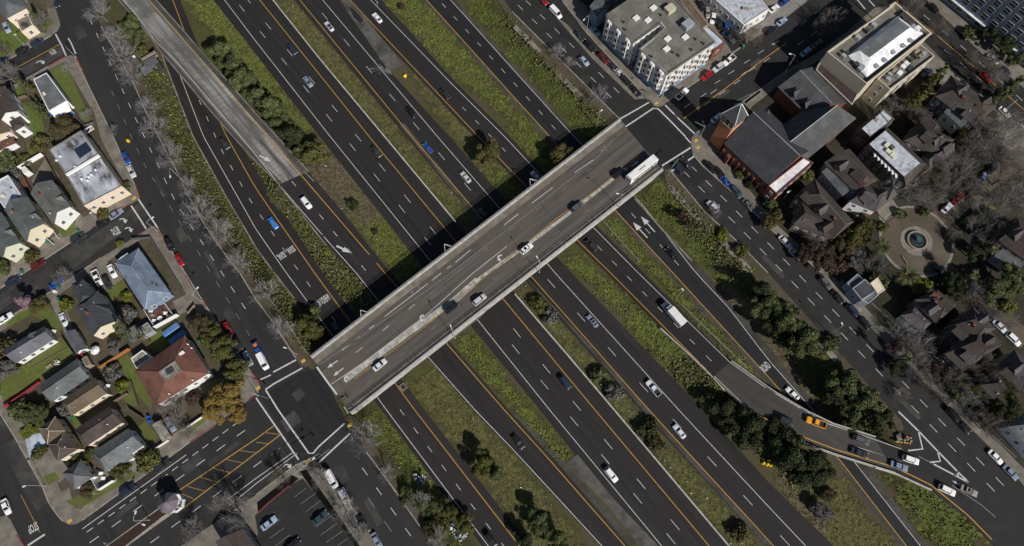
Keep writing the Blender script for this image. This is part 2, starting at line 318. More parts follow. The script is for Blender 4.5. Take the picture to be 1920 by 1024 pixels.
# darker surfacing of the right connector, gravel shoulders, concrete patches: sheets above the base
def pl(pts, z=-DEP): return resample(W(pts, z), 40)
r6y = [(745,-60),(800,0),(960,178),(1030,255),(1157,398),(1262,512),(1440,706),(1459,727),(1572,859),(1699,1023),(1760,1100)]
r6w = [(790,-60),(845,0),(960,128),(1075,255),(1196,373),(1305,512),(1367,578),(1440,674),(1522,767),(1605,870),(1725,1023),(1785,1100)]
struct(MB().ribbon(lift(pl(r6y), .064), lift(pl(r6w), .064)).obj('fresh_asphalt_lane', 'fwydark'))
sh = MB()
for a, b in (([(1106,250),(1240,395)], [(1113,247),(1248,392)]), ([(750,235),(896,415)], [(758,231),(905,413)]), ([(985,520),(1205,768),(1436,1023)], [(1000,533),(1216,766),(1446,1021)]), ([(955,768),(1042,862),(1182,1023)], [(965,770),(1050,858),(1196,1021)])):
    sh.ribbon(lift(pl(a), .067), lift(pl(b), .067))
struct(sh.obj('gravel_shoulder', 'gravel'))
cp = MB(); cp.ribbon(lift(pl([(1060,868),(1130,938),(1215,1040)]), .071), lift(pl([(1083,852),(1150,935),(1250,1040)]), .071))
cp.ribbon(lift(pl([(634,-5),(664,40),(680,62),(728,132)]), .071), lift(pl([(650,-5),(690,38),(725,85),(757,122)]), .071))
struct(cp.obj('concrete_patch', 'patch'))
dk = MB().sheet(W([(655,14),(664,18),(682,38),(676,44),(663,33)], -DEP), -DEP+.076); struct(dk.obj('wet_hollow', 'trim'))
spl = MB()
for k in range(90):
    a = random.gauss(2.35, .45); rr_ = random.uniform(.5, 9)*random.random()**.5; c = P(733, 138, -DEP)+Vector((math.cos(a), math.sin(a), 0))*rr_; l, q = random.uniform(.8, 3.2), random.uniform(.06, .22)
    d = Vector((math.cos(a), math.sin(a), 0)); e = Vector((-d.y, d.x, 0)); spl.add([c+d*l/2, c+e*q/2, c-d*l/2, c-e*q/2], [(0, 1, 2, 3)])
for v in range(len(spl.V)): spl.V[v] = (*spl.V[v][:2], -DEP+.088+.0004*(v//4))
struct(spl.obj('pale_spill', 'worn'))
# ------------------------------------------------------------------ city streets and kerbed blocks
st = MB(); ltw = W(LT, 0); st.sheet([(p.x-2.2, p.y) for p in ltw]+[(-160,-90), (-330,-90), (-330,330), (-120,330)], .012); struct(st.obj('left_streets', 'castro'))
st = MB(); rtw = [p for p in W(RT, 0)]; st.sheet([(p.x+.8, p.y) for p in rtw]+[(230,-60), (330,-60), (330,330), (-10,330)], .012); struct(st.obj('right_streets', 'street'))
def slab(name, pts, m='walk', z0=-.1, z1=.13): return struct(MB().prism(W(pts), z0, z1).obj(name, [m]))
B2 = [(-80,222),(0,176),(92,124),(125,106),(134,104),(140,107),(152,128),(190,210),(212,255),(260,363),(262,371),(257,376),(230,391),(160,436),(85,486),(50,508),(0,541),(-90,596)]
B3 = [(-70,652),(0,607),(25,590),(107,540),(190,483),(258,442),(280,427),(288,424),(295,427),(305,445),(347,511),(387,575),(465,690),(482,712),(488,724),(484,737),(474,745),(402,798),(355,830),(155,975),(143,983),(130,984),(118,977),(108,966),(92,943),(80,913),(27,818),(0,775),(-80,640)]
slab('pavement', [(-90,170),(10,115),(60,88),(96,67),(108,58),(113,48),(112,40),(104,15),(96,0),(60,-90),(-120,-90)])
slab('pavement', B2); slab('pavement', B3)
slab('pavement', [(-60,975),(0,970),(12,966),(20,974),(45,1023),(70,1080),(-80,1120)])
slab('pavement', [(330,1030),(480,928),(557,870),(568,863),(585,862),(597,868),(665,958),(717,1023),(770,1100),(360,1110)])
slab('pavement', [(1000,-70),(1055,3),(1100,62),(1215,187),(1222,195),(1232,201),(1242,199),(1252,190),(1315,147),(1398,82),(1435,60),(1457,46),(1510,5),(1570,-60)])
slab('pavement', [(1305,250),(1427,167),(1475,132),(1530,102),(1590,58),(1640,15),(1660,12),(1672,20),(1790,135),(1900,225),(1990,300),(2100,700),(2060,1040),(1920,912),(1880,862),(1790,775),(1740,724),(1655,637),(1580,562),(1540,512),(1447,432),(1390,376),(1317,311),(1299,290),(1295,270),(1297,258)])
slab('pavement', [(1715,-30),(1745,10),(1840,100),(1910,158),(1990,220),(2150,100),(1900,-150)])
# verges between frontage roads and slopes
slab('verge', [(158,-30),(190,50),(250,155),(278,220),(297,256),(335,328),(360,381),(390,431),(425,481),(450,512),(480,562),(507,597),(555,672),(562,684),(572,689),(584,684),(582,672),(527,587),(500,555),(470,512),(447,481),(412,431),(383,381),(358,328),(320,256),(300,220),(272,155),(215,50),(180,-30)], 'dryground')
slab('verge', [(640,790),(652,783),(662,790),(687,848),(730,905),(807,1015),(860,1090),(890,1080),(840,1030),(760,930),(720,870),(690,812),(668,783),(655,778)], 'dryground')
slab('verge', [(905,-60),(960,22),(1085,147),(1162,222),(1166,232),(1160,242),(1150,245),(1105,205),(1060,160),(1010,105),(958,40),(925,-10)], 'dryground')
slab('verge', [(1245,318),(1255,318),(1322,398),(1380,451),(1440,512),(1505,585),(1592,682),(1655,752),(1690,790),(1694,806),(1684,808),(1650,770),(1590,705),(1530,645),(1460,575),(1400,512),(1352,460),(1300,408),(1250,352)], 'dryground')
# inner paths in the verges
pth = MB()
for a in ([(965,50),(985,70),(1012,98)], [(1048,140),(1090,182)], [(1258,353),(1285,385),(1310,412)], [(1358,456),(1405,507)], [(1538,643),(1568,676)]):
    q = W(a); pth.ribbon(lift(offs(q, .9), .142), lift(offs(q, -.9), .142))
struct(pth.obj('footpath', 'conc'))
# kerb stones along the blocks (raised lip)
kb = MB()
for a in ([(190,50),(250,155),(278,220),(297,256),(335,328),(360,381),(390,431),(425,481),(450,512),(480,562),(507,597),(555,672)], [(687,848),(730,905),(807,1015)], [(960,22),(1085,147),(1160,222)], [(1255,318),(1322,398),(1380,451),(1440,512)],
          [(140,107),(190,210),(212,255),(260,363)], [(295,427),(347,511),(387,575),(465,690),(482,712)], [(25,590),(107,540),(190,483)], [(402,798),(355,830),(155,975)], [(118,977),(108,966),(92,943),(80,913),(27,818),(0,775)], [(0,541),(85,486),(160,436)],
          [(480,928),(557,870)], [(597,868),(665,958),(717,1023)], [(1055,3),(1100,62),(1215,187)], [(1252,190),(1315,147),(1398,82)], [(1299,290),(1317,311),(1390,376),(1447,432),(1540,512)], [(1305,250),(1427,167),(1475,132)], [(10,115),(60,88),(96,67)], [(0,176),(92,124)]):
    kb.wall(W(a), .3, 0, .145)
struct(kb.obj('kerb', 'kerb'))
# older, paler surfacing in the side streets
od = MB()
for k, a in enumerate(([(-10,172),(92,118),(124,100),(116,84),(40,128),(-10,158)], [(35,548),(60,520),(165,447),(232,402),(262,380),(276,404),(215,446),(118,520),(40,572)], [(-20,566),(60,514),(75,530),(-10,590)], [(35,820),(75,903),(90,940),(70,960),(45,920),(0,835)], [(0,780),(20,815),(-2,832),(-30,800)],
                       [(1340,42),(1410,0),(1440,-20),(1480,-10),(1420,30),(1360,72)])):
    od.sheet(W(a), .017+k*.0004)
struct(od.obj('patched_asphalt', 'oldstreet'))
pa = MB()
for k, (x, y, l, w_, a) in enumerate(((225,110,7,2.2,CA), (262,205,4,3,CA), (300,350,9,1.6,CA), (340,440,5,2.5,CA), (400,500,12,1.2,CA), (430,590,4,3,CA), (300,300,3,2,CA), (150,60,6,3,CA), (700,960,8,2,CA), (640,890,5,3,CA), (1090,120,6,2.6,FA), (1450,500,9,1.5,FA), (1560,620,5,3,FA), (1700,760,10,1.4,FA), (1330,350,4,3,FA), (230,960,9,1.5,BA), (360,870,6,3,BA), (420,850,10,1.3,BA), (1350,180,8,2,BA), (1420,120,5,3,BA), (545,790,5,4,BA), (560,740,3,3,BA), (60,860,5,2.5,CA), (130,470,6,2.2,BA))):
    c = P(x, y, .0225); pa.box((c.x, c.y, .0215+k*.00015-.0005), (l, w_, .001), a)
struct(pa.obj('utility_patch', 'oldstreet'))
dk = MB()
for k, a in enumerate(([(1162,250),(1228,206),(1296,268),(1240,318),(1215,305)], [(1040,40),(1062,62),(1080,80),(1050,66)], [(490,745),(560,700),(600,690),(650,790),(590,850),(560,850)], [(1255,318),(1300,275),(1345,325),(1305,350)])):
    dk.sheet(W(a), .0185+k*.0004)
struct(dk.obj('dark_resurfacing', 'fwydark'))
# ------------------------------------------------------------------ paint
MK = {k: MB() for k in ('white', 'worn', 'yellow', 'yworn', 'red')}; zcount = [0]
def surf_c(p): return .026
def surf_f(p): return -DEP+.082
def surf_b(p): return .05
def zroad(k):
    pts = MID[k]
    def f(p):
        dd, zz, hh = segdist(np.array([p.x]), np.array([p.y]), pts, [q.z for q in pts], HALF[k]); return float(zz[0])+.12
    return f
SURF = dict(d=lambda p: .095, c=surf_c, f=surf_f, b=surf_b, r2=zroad('R2'), r5=zroad('R5'), k=lambda p: .15)
def PS(px, py, s):
    f = SURF[s]; z = 0. if s in 'cbkd' else -3.
    for _ in range(10 if s[0] == 'r' else 2): q = P(px, py, z); z = f(q)
    return Vector((*P(px, py, z)[:2], z))
def line(m, pts, s, wd=.2, n=None):
    if wd in (.22, .26, .28): wd -= .04
    if s[0] == 'r': pts = [(a[0]+(b[0]-a[0])*k/8, a[1]+(b[1]-a[1])*k/8) for a, b in zip(pts, pts[1:]) for k in range(8)]+[pts[-1]]; n = None
    q = [PS(a, b, s) for a, b in pts]
    if n: q = resample(q, n)
    MK[m].ribbon(offs(q, wd/2), offs(q, -wd/2))
def dashes(m, pts, s, n, ln, wd=.16):
    "n dashes, the first starting at the first point, the last at the last"
    q = [PS(a, b, s) for a, b in pts]; L = [0]
    for a, b in zip(q, q[1:]): L.append(L[-1]+(b-a).length)
    def at(t):
        j = 0
        while j < len(L)-2 and L[j+1] < t: j += 1
        return q[j].lerp(q[j+1], (t-L[j])/(L[j+1]-L[j]))
    for k in range(n):
        t = L[-1]*k/max(n-1, 1); a, b = at(t), at(t+ln); MK[m].ribbon(offs([a, b], wd/2), offs([a, b], -wd/2))
def poly(m, pts, s):
    q = [PS(a, b, s) for a, b in pts]; z = sum(p.z for p in q)/len(q)+.004; MK[m].sheet([(p.x, p.y) for p in q], z)
# freeway edge lines
line('white', [(324,108),(334,132),(381,255),(480,430),(537,512),(630,638),(724,768),(915,1023),(970,1100)], 'f', .22, 60)
line('yellow', [(300,-60),(324,0),(347,62),(385,165),(411,225),(425,256),(480,354),(590,512),(660,608),(777,768),(965,1012),(1030,1100)], 'f', .26, 60)
line('white', [(165,-70),(230,0),(250,22),(296,82),(334,119),(450,255),(480,291),(528,352),(617,455),(667,511),(712,567),(890,768),(960,841),(1128,1023),(1200,1100)], 'r2', .22, 80)
line('yellow', [(215,-70),(279,0),(480,231),(501,256),(566,330),(722,512),(747,540),(945,768),(1030,862),(1171,1023),(1240,1100)], 'r2', .26, 80)
line('white', [(375,-60),(421,0),(480,78),(619,256),(810,493),(1030,768),(1240,1023),(1300,1100)], 'f', .22, 40)
line('yellow', [(440,-60),(487,0),(692,256),(857,456),(1115,768),(1329,1023),(1395,1100)], 'f', .26, 40)
line('yellow', [(515,-60),(562,0),(772,256),(909,416),(1000,523),(1216,768),(1441,1013),(1515,1100)], 'f', .26, 40)
line('white', [(555,-60),(605,0),(820,256),(939,393),(1041,512),(1272,768),(1440,949),(1510,1023),(1580,1100)], 'f', .22, 40)
line('yellow', [(603,-60),(656,0),(877,235),(960,322),(990,353),(1087,455),(1145,512),(1365,734),(1410,772)], 'r5', .26, 60)
line('white', [(641,-60),(695,0),(840,150),(945,255),(1016,331),(1117,431),(1197,512),(1367,678),(1437,728),(1547,793),(1600,810),(1690,842)], 'r5', .22, 80)
line('yellow', [(1420,778),(1500,817),(1567,843),(1677,876),(1745,909),(1815,966),(1860,1012)], 'd', .3, 40)
line('yellow', r6y, 'f', .26, 50); line('white', r6w, 'f', .22, 50)
# lane dashes
for a, n in (([(460.5,-6),(499.5,44.5),(806,425)], 9), ([(449,9.5),(489,60.5),(796,445)], 9), ([(962.5,616),(1134,825),(1257.5,974)], 6), ([(960,646),(1065,776),(1250,1000.5)], 6), ([(604,24.5),(645,74),(775,230)], 5), ([(822,286),(870.5,343)], 2), ([(1027,524),(1202,721),(1463,1004)], 8)):
    dashes('white', a, 'f', n, 3.66)
dashes('white', [(350,128),(374,189.5),(415,280.5),(467.5,373),(552,497),(575,528),(622,593)], 'f', 16, 2.2); dashes('white', [(750,768),(885,947.5),(940,1018)], 'f', 8, 2.2)
dashes('white', [(867,201),(941,277)], 'f', 4, 2.); dashes('white', [(829,7),(941,130),(1034,234)], 'f', 10, 2.2); dashes('white', [(1184,400),(1264,488)], 'f', 4, 2.2)
dashes('white', [(1120,461),(1177,519),(1324,667)], 'r5', 8, 2.2); dashes('white', [(547,340),(573,371),(678,498)], 'r2', 6, 2.2); dashes('worn', [(277,26),(320,74),(360,121),(425,195),(470,250)], 'r2', 6, 1.6)
dashes('white', [(1600,836),(1690,865)], 'd', 1, 6); line('worn', [(1785,910),(1840,947),(1867,970)], 'c', .2); dashes('worn', [(1630,845),(1665,857)], 'd', 2, 4)
# frontage road dashes
dashes('white', [(169,37),(256,226),(330.5,381.5),(453,568)], 'c', 20, 2.4, .17); dashes('worn', [(209,170),(246,256),(273,313),(461,618)], 'c', 17, 2.4, .14)
dashes('white', [(679,877),(760,990.5)], 'c', 4, 2.6, .17); dashes('worn', [(689,932),(720.5,977)], 'c', 2, 3.5, .15)
dashes('white', [(971,9.5),(1054,90.5),(1136,173)], 'c', 7, 2.8, .17); dashes('white', [(986,1),(1068,81),(1150.5,164)], 'c', 7, 2.8, .17)
dashes('white', [(1282,321),(1444,485.5),(1622,671),(1850,906)], 'c', 19, 2.9, .17); dashes('white', [(1295,310),(1459,475),(1637.5,659.5),(1867,895)], 'c', 19, 2.9, .17)
# arterial lower left
dashes('white', [(162.5,998),(303.5,897),(436,799)], 'c', 15, 1.9, .2); dashes('white', [(168,1018),(208.5,989),(327.5,903),(444,818)], 'c', 8, 2.8, .2)
line('white', [(154,992),(349,853)], 'c', .2); dashes('white', [(282,1018),(475,876)], 'c', 6, 2.7, .2); dashes('worn', [(508,853),(512,850)], 'c', 2, 2.4, .2)
line('white', [(425,938),(480,897),(550,848)], 'c', .2); line('white', [(430,948),(480,907),(557,850)], 'c', .2)
line('yellow', [(331,923),(480,823),(514,798)], 'c', .25); line('yellow', [(345,952),(480,850),(526,815)], 'c', .25)
for a, b in (((334,923),(362,935)), ((351,912),(384,921)), ((376,895),(407,904)), ((400,878),(431,886)), ((426,862),(455,868)), ((450,845),(480,849)), ((480,829),(502,832)), ((496,811),(526,815))): line('yworn', [a, b], 'c', .2)
# intersections: crosswalks and stop lines
for m, a, wd in (('white', [(488,712),(508,703)], .4), ('white', [(512,698),(555,675)], .45), ('white', [(498,730),(500,729),(513,720),(567,690)], .45), ('white', [(499,732),(521,767),(560,861)], .42), ('white', [(480,746),(495,768),(560,862)], .42), ('white', [(498,731),(521,768),(579,850),(587,850),(597,838),(646,794)], .42), ('white', [(597,868),(656,813)], .45), ('worn', [(585,867),(618,842)], .2),
                 ('white', [(594,688),(613,715),(632,740)], .55), ('white', [(645,763),(653,775)], .3), ('white', [(1163,223),(1217,192)], .45), ('white', [(1171,239),(1225,203),(1234,204),(1260,230),(1285,256)], .45), ('white', [(1247,197),(1275,225),(1306,254)], .45), ('white', [(1241,311),(1295,277)], .5), ('white', [(1258,322),(1270,314)], .5), ('white', [(1287,303),(1305,291)], .5), ('white', [(1284,256),(1295,268)], .4),
                 ('white', [(259,373),(296,428)], .45), ('white', [(246,386),(258,404),(274,429)], .45), ('white', [(104,64),(116,86),(124,105)], .45), ('white', [(128,72),(133,80),(142,101)], .4), ('white', [(52,1023),(84,1002)], .5),
                 ('white', [(1604,-5),(1622,17)], .4), ('white', [(1622,-8),(1640,12)], .4), ('worn', [(1380,190),(1425,168)], .2)):
    if a[0] == (499,732): continue
    line(m, a, 'c', wd)
for k in range(6): line('white', [(1880+k*7, 232+k*3-14), (1893+k*7, 241+k*3-12)], 'c', .5)
for k in range(8): line('worn', [(1888+k*2.6, 202-k*2.2), (1890+k*2.6, 204-k*2.2)], 'c', .35)
# gore chevrons at the head of the right ramp
for a in ([(1685,772),(1722,808),(1760,848),(1797,886),(1817,905)], [(1722,808),(1730,842),(1703,845)], [(1758,846),(1763,865),(1744,867)], [(1795,883),(1797,892),(1788,890)], [(1750,870),(1790,891),(1817,905)]): line('white', a, 'c', .42)
line('worn', [(1722,855),(1744,867)], 'c', .2)
# centre lines
line('yellow', [(0,142),(24,131),(112,83)], 'c', .26); line('yellow', [(1281,223),(1360,166),(1440,105),(1475,80)], 'c', .28)
line('yellow', [(1680,0),(1700,18),(1820,120),(1925,210)], 'c', .28); line('yworn', [(39,928),(63,975),(66,985),(75,998)], 'c', .2)
dashes('white', [(1732,28),(1795,80),(1905,178)], 'c', 6, 2.8, .17); dashes('white', [(1770,93),(1800,117),(1862,170)], 'c', 4, 2.8, .17)
for a in ((1320,198), (1348,178), (1376,158), (1404,134), (1432,116)): line('white', [a, (a[0]+12, a[1]-8)], 'c', .17)
for a in ((1283,202), (1312,183), (1332,176), (1390,141), (1447,84), (1474,64), (1501,46), (1528,25), (1496,84), (1521,66)): line('white', [a, (a[0]+12, a[1]-8)], 'c', .17)
for a in ((1340,157), (1366,139), (1395,119), (1421,101), (1450,84)): line('white', [a, (a[0]+11, a[1]-7)], 'c', .15)
# red kerbs, tactile pads
for a in ([(253,345),(259,362),(261,369)], [(228,391),(246,381)], [(257,441),(272,433)], [(296,430),(305,445)], [(347,514),(358,533)], [(380,562),(386,573)], [(470,696),(483,713),(487,722)], [(92,123),(124,105)], [(145,110),(150,124),(157,133)], [(356,829),(402,797)], [(31,1003),(45,1024)], [(485,737),(466,749)], [(595,868),(604,881)], [(7,753),(80,708)]): line('red', a, 'k', .35)
line('red', [(1750,403),(1768,398),(1782,388)], 'k', .3); line('red', [(480,965),(504,943),(541,912),(545,915)], 'k', .3)
tp = MB()
for a in ((252,372), (131,977), (569,677), (484,728), (578,864), (656,798), (1231,194), (1305,264), (1309,277)): c = P(*a); tp.box((c.x, c.y, .135), (1.3, .95, .012), BA)
struct(tp.obj('tactile_paving', 'ybump'))
# bridge deck paint
line('worn', [(600,684),(800,545),(960,424),(1118,297),(1150,262)], 'b', .18)
for a, b in (((721,594),(802,532)), ((810,526),(827,512)), ((854,492),(883,468)), ((838,504),(846,498)), ((997,381),(1036,352)), ((1077,324),(1112,300)), ((945,422),(972,401)), ((641,657),(675,631)), ((692,617),(702,610))): line('white', [a, b], 'b', .2)
line('white', [(622,720),(680,681),(800,590),(887,512),(950,462)], 'b', .22)
dashes('white', [(668,661),(766,580)], 'b', 3, 2.4); dashes('worn', [(805,553),(930,452),(1100,322)], 'b', 7, 2.); dashes('worn', [(688,720),(818,610),(865,560),(940,512),(1060,425),(1150,360)], 'b', 9, 2.2)
line('yellow', [(993,452),(1042,411),(1100,370),(1170,320),(1199,288)], 'b', .2); line('yworn', [(665,710),(800,610),(918,512),(985,458)], 'b', .3)
line('worn', [(662,762),(775,690),(900,595),(980,510),(1066,438),(1150,372),(1225,318)], 'b', .16)
ss = MB()
def strip(a, wd, z):
    q = resample(W(a, 0), 20); q = lift(q, z); ss.ribbon(offs(q, wd/2), offs(q, -wd/2))
strip([(650,710),(760,628),(850,565),(895,525)], 2.0, .036); strip([(895,525),(985,462),(1070,398),(1175,315)], 1.1, .036)
struct(ss.obj('worn_median_strip', 'strip'))
def arrow(m, a, b, s, sw=.35, hw=1.1, hl=1.5):
    A, B = PS(*a, s), PS(*b, s); d = (B-A).normalized(); n = Vector((-d.y, d.x, 0)); C = B-d*hl; z = Vector((0, 0, .004))
    MK[m].add([A+n*sw/2+z, A-n*sw/2+z, C-n*sw/2+z, C-n*hw/2+z, B+z, C+n*hw/2+z, C+n*sw/2+z], [tuple(range(7))])
def turn(m, a, b, s, side, sw=.38):
    "curved turn arrow from a, ending at b pointing sideways"
    A, B = PS(*a, s), PS(*b, s); d = (B-A); L = d.length; d.normalize(); n = Vector((-d.y, d.x, 0))*side
    q = [A, A+d*L*.3+n*L*.2, A+d*L*.62+n*L*.22, A+d*L*.8+n*L*.05]; q = lift(q, .003); MK[m].ribbon(offs(q, sw/2), offs(q, -sw/2))
    e = (d*.5-n).normalized(); f = Vector((-e.y, e.x, 0)); t = q[-1]; MK[m].add([t+f*.75, t-f*.75, t+e*1.2], [(0, 1, 2)])
arrow('white', (631,461), (657,474), 'r2', .6, 1.7, 2.6); arrow('white', (487,292), (508,303), 'r2', .5, 1.5, 2.2)
for a, b in (((1214,446),(1187,417)), ((1228,435),(1202,406))): arrow('white', a, b, 'f', .35, 2.0, 3.0)
for a, b in (((633,676),(614,690)), ((644,690),(625,705)), ((1184,313),(1197,301))): arrow('white', a, b, 'b', .35, 1.2, 1.5)
arrow('white', (1801,910), (1785,901), 'c', .2, 1.6, 3.5)
for cx_, cy_ in ((649, 711), (791, 597), (937, 484)):
    q = [PS(cx_+dx, cy_+dy, 'b')+Vector((0, 0, .004)) for dx, dy in ((3.8,-5),(.5,-5.2),(-2.2,-3.4),(-2.8,-.4),(-1.6,2.2))]; MK['white'].ribbon(offs(q, .26), offs(q, -.26))
    q = [PS(cx_+dx, cy_+dy, 'b')+Vector((0, 0, .005)) for dx, dy in ((-5,3.4),(2.6,1.2),(1.8,6.5))]; MK['white'].sheet([(v.x, v.y) for v in q], q[0].z)
turn('white', (224,412), (237,414), 'c', 1); turn('white', (234,429), (248,431), 'c', 1); turn('white', (68,118), (83,116), 'c', 1); turn('white', (530,876), (545,873), 'c', 1); turn('worn', (441,938), (457,943), 'c', 1)
def bike(c, s):
    "bicycle symbol of the cycle lane"
    C = PS(*c, s)+Vector((0, 0, .004)); d = Vector((math.cos(BA), math.sin(BA), 0)); n = Vector((-d.y, d.x, 0))
    for q in (-.6, .6):
        o = C+n*q; ring = [o+(d*math.cos(t)+n*math.sin(t))*.38 for t in np.linspace(0, 6.283, 11)]; inn = [o+(d*math.cos(t)+n*math.sin(t))*.24 for t in np.linspace(0, 6.283, 11)]; MK['worn'].ribbon(ring, inn)
    for u, v in ((-.6, 0), (.6, 0)): q = [C+n*u, C+d*.5]; MK['worn'].ribbon(offs(q, .06), offs(q, -.06))
for c in ((785,538), (676,757), (1134,278)): bike(c, 'b')
bike((440,907), 'c'); bike((456,779), 'c')
for c in ((769,551), (692,744), (1125,285), (1033,472)): arrow('worn', c, (c[0]+6, c[1]-5), 'b', .2, .8, .6)
nmk = dict(white='white_road_marking', worn='worn_road_marking', yellow='yellow_road_marking', yworn='worn_yellow_marking', red='red_kerb_paint')
for k, b in MK.items(): struct(b.obj(nmk[k], k))
def text(name, s, c, surf, ang, wd, ht, m='white', parent=None, loc=None):
    cu = bpy.data.curves.new(name, 'FONT'); cu.body = s; cu.align_x = 'CENTER'; cu.align_y = 'CENTER'; cu.resolution_u = 3; cu.offset = .018
    o = bpy.data.objects.new(name, cu); COL.objects.link(o); bpy.context.view_layer.update()
    me = bpy.data.meshes.new_from_object(o.evaluated_get(bpy.context.evaluated_depsgraph_get())); bpy.data.objects.remove(o)
    me.name = name; xs_ = [v.co.x for v in me.vertices]; ys_ = [v.co.y for v in me.vertices]; sx, sy = wd/(max(xs_)-min(xs_)), ht/(max(ys_)-min(ys_)); mx, my = (max(xs_)+min(xs_))/2, (max(ys_)+min(ys_))/2
    for v in me.vertices: v.co = ((v.co.x-mx)*sx, (v.co.y-my)*sy, 0)
    me.materials.clear(); me.materials.append(M[m])
    o = link(name, me, parent); o.location = loc if loc is not None else PS(*c, surf)+Vector((0, 0, .004)); o.rotation_euler = (0, 0, ang); return o
for s, c, sf, a, wd, ht in (('SIGNAL', (528,480), 'f', FA-R(90), 2.6, 2.4), ('SIGNAL', (545.5,469), 'f', FA-R(90), 2.6, 2.4), ('AHEAD', (594,572), 'f', FA-R(90), 2.7, 2.4), ('AHEAD', (610.5,560), 'f', FA-R(90), 2.7, 2.4), ('ROAD', (1435,688), 'f', FA+R(90)+.05, 2.9, 2.5),
                            ('STOP', (217,434), 'c', BA+R(-90)-.04, 2.9, 2.4), ('STOP', (99,98), 'c', BA+R(-90)+.1, 2.2, 2.0), ('STOP', (62,990), 'c', CA-R(90), 2.7, 2.4)):
    struct(text('road_lettering', s, c, sf, a, wd, ht))
# ------------------------------------------------------------------ the overpass
def bridge_pt(px, py, z=0): return P(px, py, z)
TL, TR, BR_, BL_ = P(585, 671), P(1163, 226), P(1243, 320), P(660, 777)
br = thing('overpass_bridge', 'wide concrete overpass crossing the whole freeway diagonally', 'bridge', (TL+TR+BR_+BL_)/4); b0 = br.location.copy()
MB().prism([TL, TR, BR_, BL_], -1.25, .03).obj('deck', 'deck', br, loc=b0)
dvec = (TR-TL).normalized(); nvec = Vector((-dvec.y, dvec.x, 0))
def par(a, b, w, name, m, h0, h1, off): q = [a+nvec*off, b+nvec*off]; return MB().wall(q, w, h0, h1).obj(name, m, br, loc=b0)
par(TL, TR, .45, 'parapet', 'parapet', -1.3, 1.0, -.1); par(BL_, BR_, .8, 'parapet', 'parapet', -1.3, .75, .25)
par(TL, TR, 1.9, 'sidewalk', 'walk', .03, .2, -1.35); par(BL_, BR_, 1.6, 'sidewalk', 'walk', .03, .2, 1.5)
for a, b, off in ((TL, TR, .2), (BL_, BR_, .45)):
    m = MB(); q = [a+nvec*off, b+nvec*off]; L = (b-a).length; n = int(L/2.4)
    for k in range(n+1): p = q[0].lerp(q[1], k/n); m.box((p.x, p.y, 1.45), (.07, .07, 1.1), BA)
    for k in range(int(L/.3)): p = q[0].lerp(q[1], k*.3/L); m.box((p.x, p.y, 1.55), (.055, .04, 1.1), BA)
    for h in (1.0, 1.5, 2.1): m.wall(q, .06, h-.035, h+.035)
    m.obj('railing', 'rail', br, loc=b0)
for f in (.02, .2, .36, .53, .68, .83, .985):
    q = [TL.lerp(TR, f)-nvec*2.4, BL_.lerp(BR_, f)+nvec*2.4]; q = [Vector((v.x, v.y, .034)) for v in q]; MB().ribbon(offs(q, .07), offs(q, -.07)).obj('deck_joint', 'darkmetal', br, loc=b0)
for f in (.2, .36, .53, .68, .83):
    a, b = TL.lerp(TR, f), BL_.lerp(BR_, f); m = MB()
    q = [a.lerp(b, .05), a.lerp(b, .95)]; m.wall(q, 1.3, -2.1, -1.25); m.obj('cross_beam', 'conc', br, loc=b0)
    for t in (.12, .37, .63, .88): c = a.lerp(b, t); MB().tube((c.x, c.y, -DEP-.2), (c.x, c.y, -2.05), .55, n=12).obj('pier', 'conc', br, loc=b0)
# abutment walls where the slopes end under the deck
# ------------------------------------------------------------------ ramp bridges
def rampbridge(label, L, Q, m, jm):
    r = thing('ramp_bridge', label, 'bridge', L[0].lerp(Q[-1], .5)); o = r.location.copy(); b = MB(); n = len(L)
    b.ribbon(lift(L, .055), lift(Q, .055)); b.ribbon(lift(Q, -1.1), lift(L, -1.1)); b.ribbon(lift(L, -1.1), lift(L, .055)); b.ribbon(lift(Q, .055), lift(Q, -1.1))
    V = b.V; b.obj('deck', m, r, loc=o)
    for e, s in ((L, -1), (Q, 1)): MB().wall(offs(e, .12*s), .24, -1.15, .9).obj('parapet', jm, r, loc=o)
    d = MB(); k = n//2
    for k in (n//3, 2*n//3):
        c = (L[k]+Q[k])/2
        if c.z > -4: MB().tube((c.x, c.y, -DEP-.3), (c.x, c.y, c.z-1.1), .7, n=12).obj('pier', 'conc', r, loc=o)
    return r
L, Q = EDGE['R2']; RB_ = rampbridge('pale concrete ramp bridge descending from the top left corner', L[:k2+1], Q[:k2+1], 'rampdeck', 'conc')
oo = RB_.location.copy()
for f0, f1 in ((.02, .11), (.85, .985)):
    a, b = [u.lerp(v, f0) for u, v in zip(L[:k2+1], Q[:k2+1])], [u.lerp(v, f1) for u, v in zip(L[:k2+1], Q[:k2+1])]; MB().ribbon(lift(a, .068), lift(b, .068)).obj('deck_shoulder', 'gravel', RB_, loc=oo)
for k in range(8, k2+1):
    for t in (0, .5):
        if k == k2 and t: continue
        a, b = (L[k].lerp(L[min(k+1, k2)], t), Q[k].lerp(Q[min(k+1, k2)], t)); q = [a+Vector((0, 0, .075)), b+Vector((0, 0, .075))]; MB().ribbon(offs(q, .05), offs(q, -.05)).obj('deck_joint', 'patch', RB_, loc=oo)
L, Q = EDGE['R5']; ke = 12*4
rampbridge('brown grey ramp bridge curving up to the right frontage road', L[k5:ke+1], Q[k5:ke+1], 'rampgrey', 'parapet')
struct(MB().ribbon(lift(L[ke:], .012), lift(Q[ke:], .012)).obj('ramp_road', 'street'))
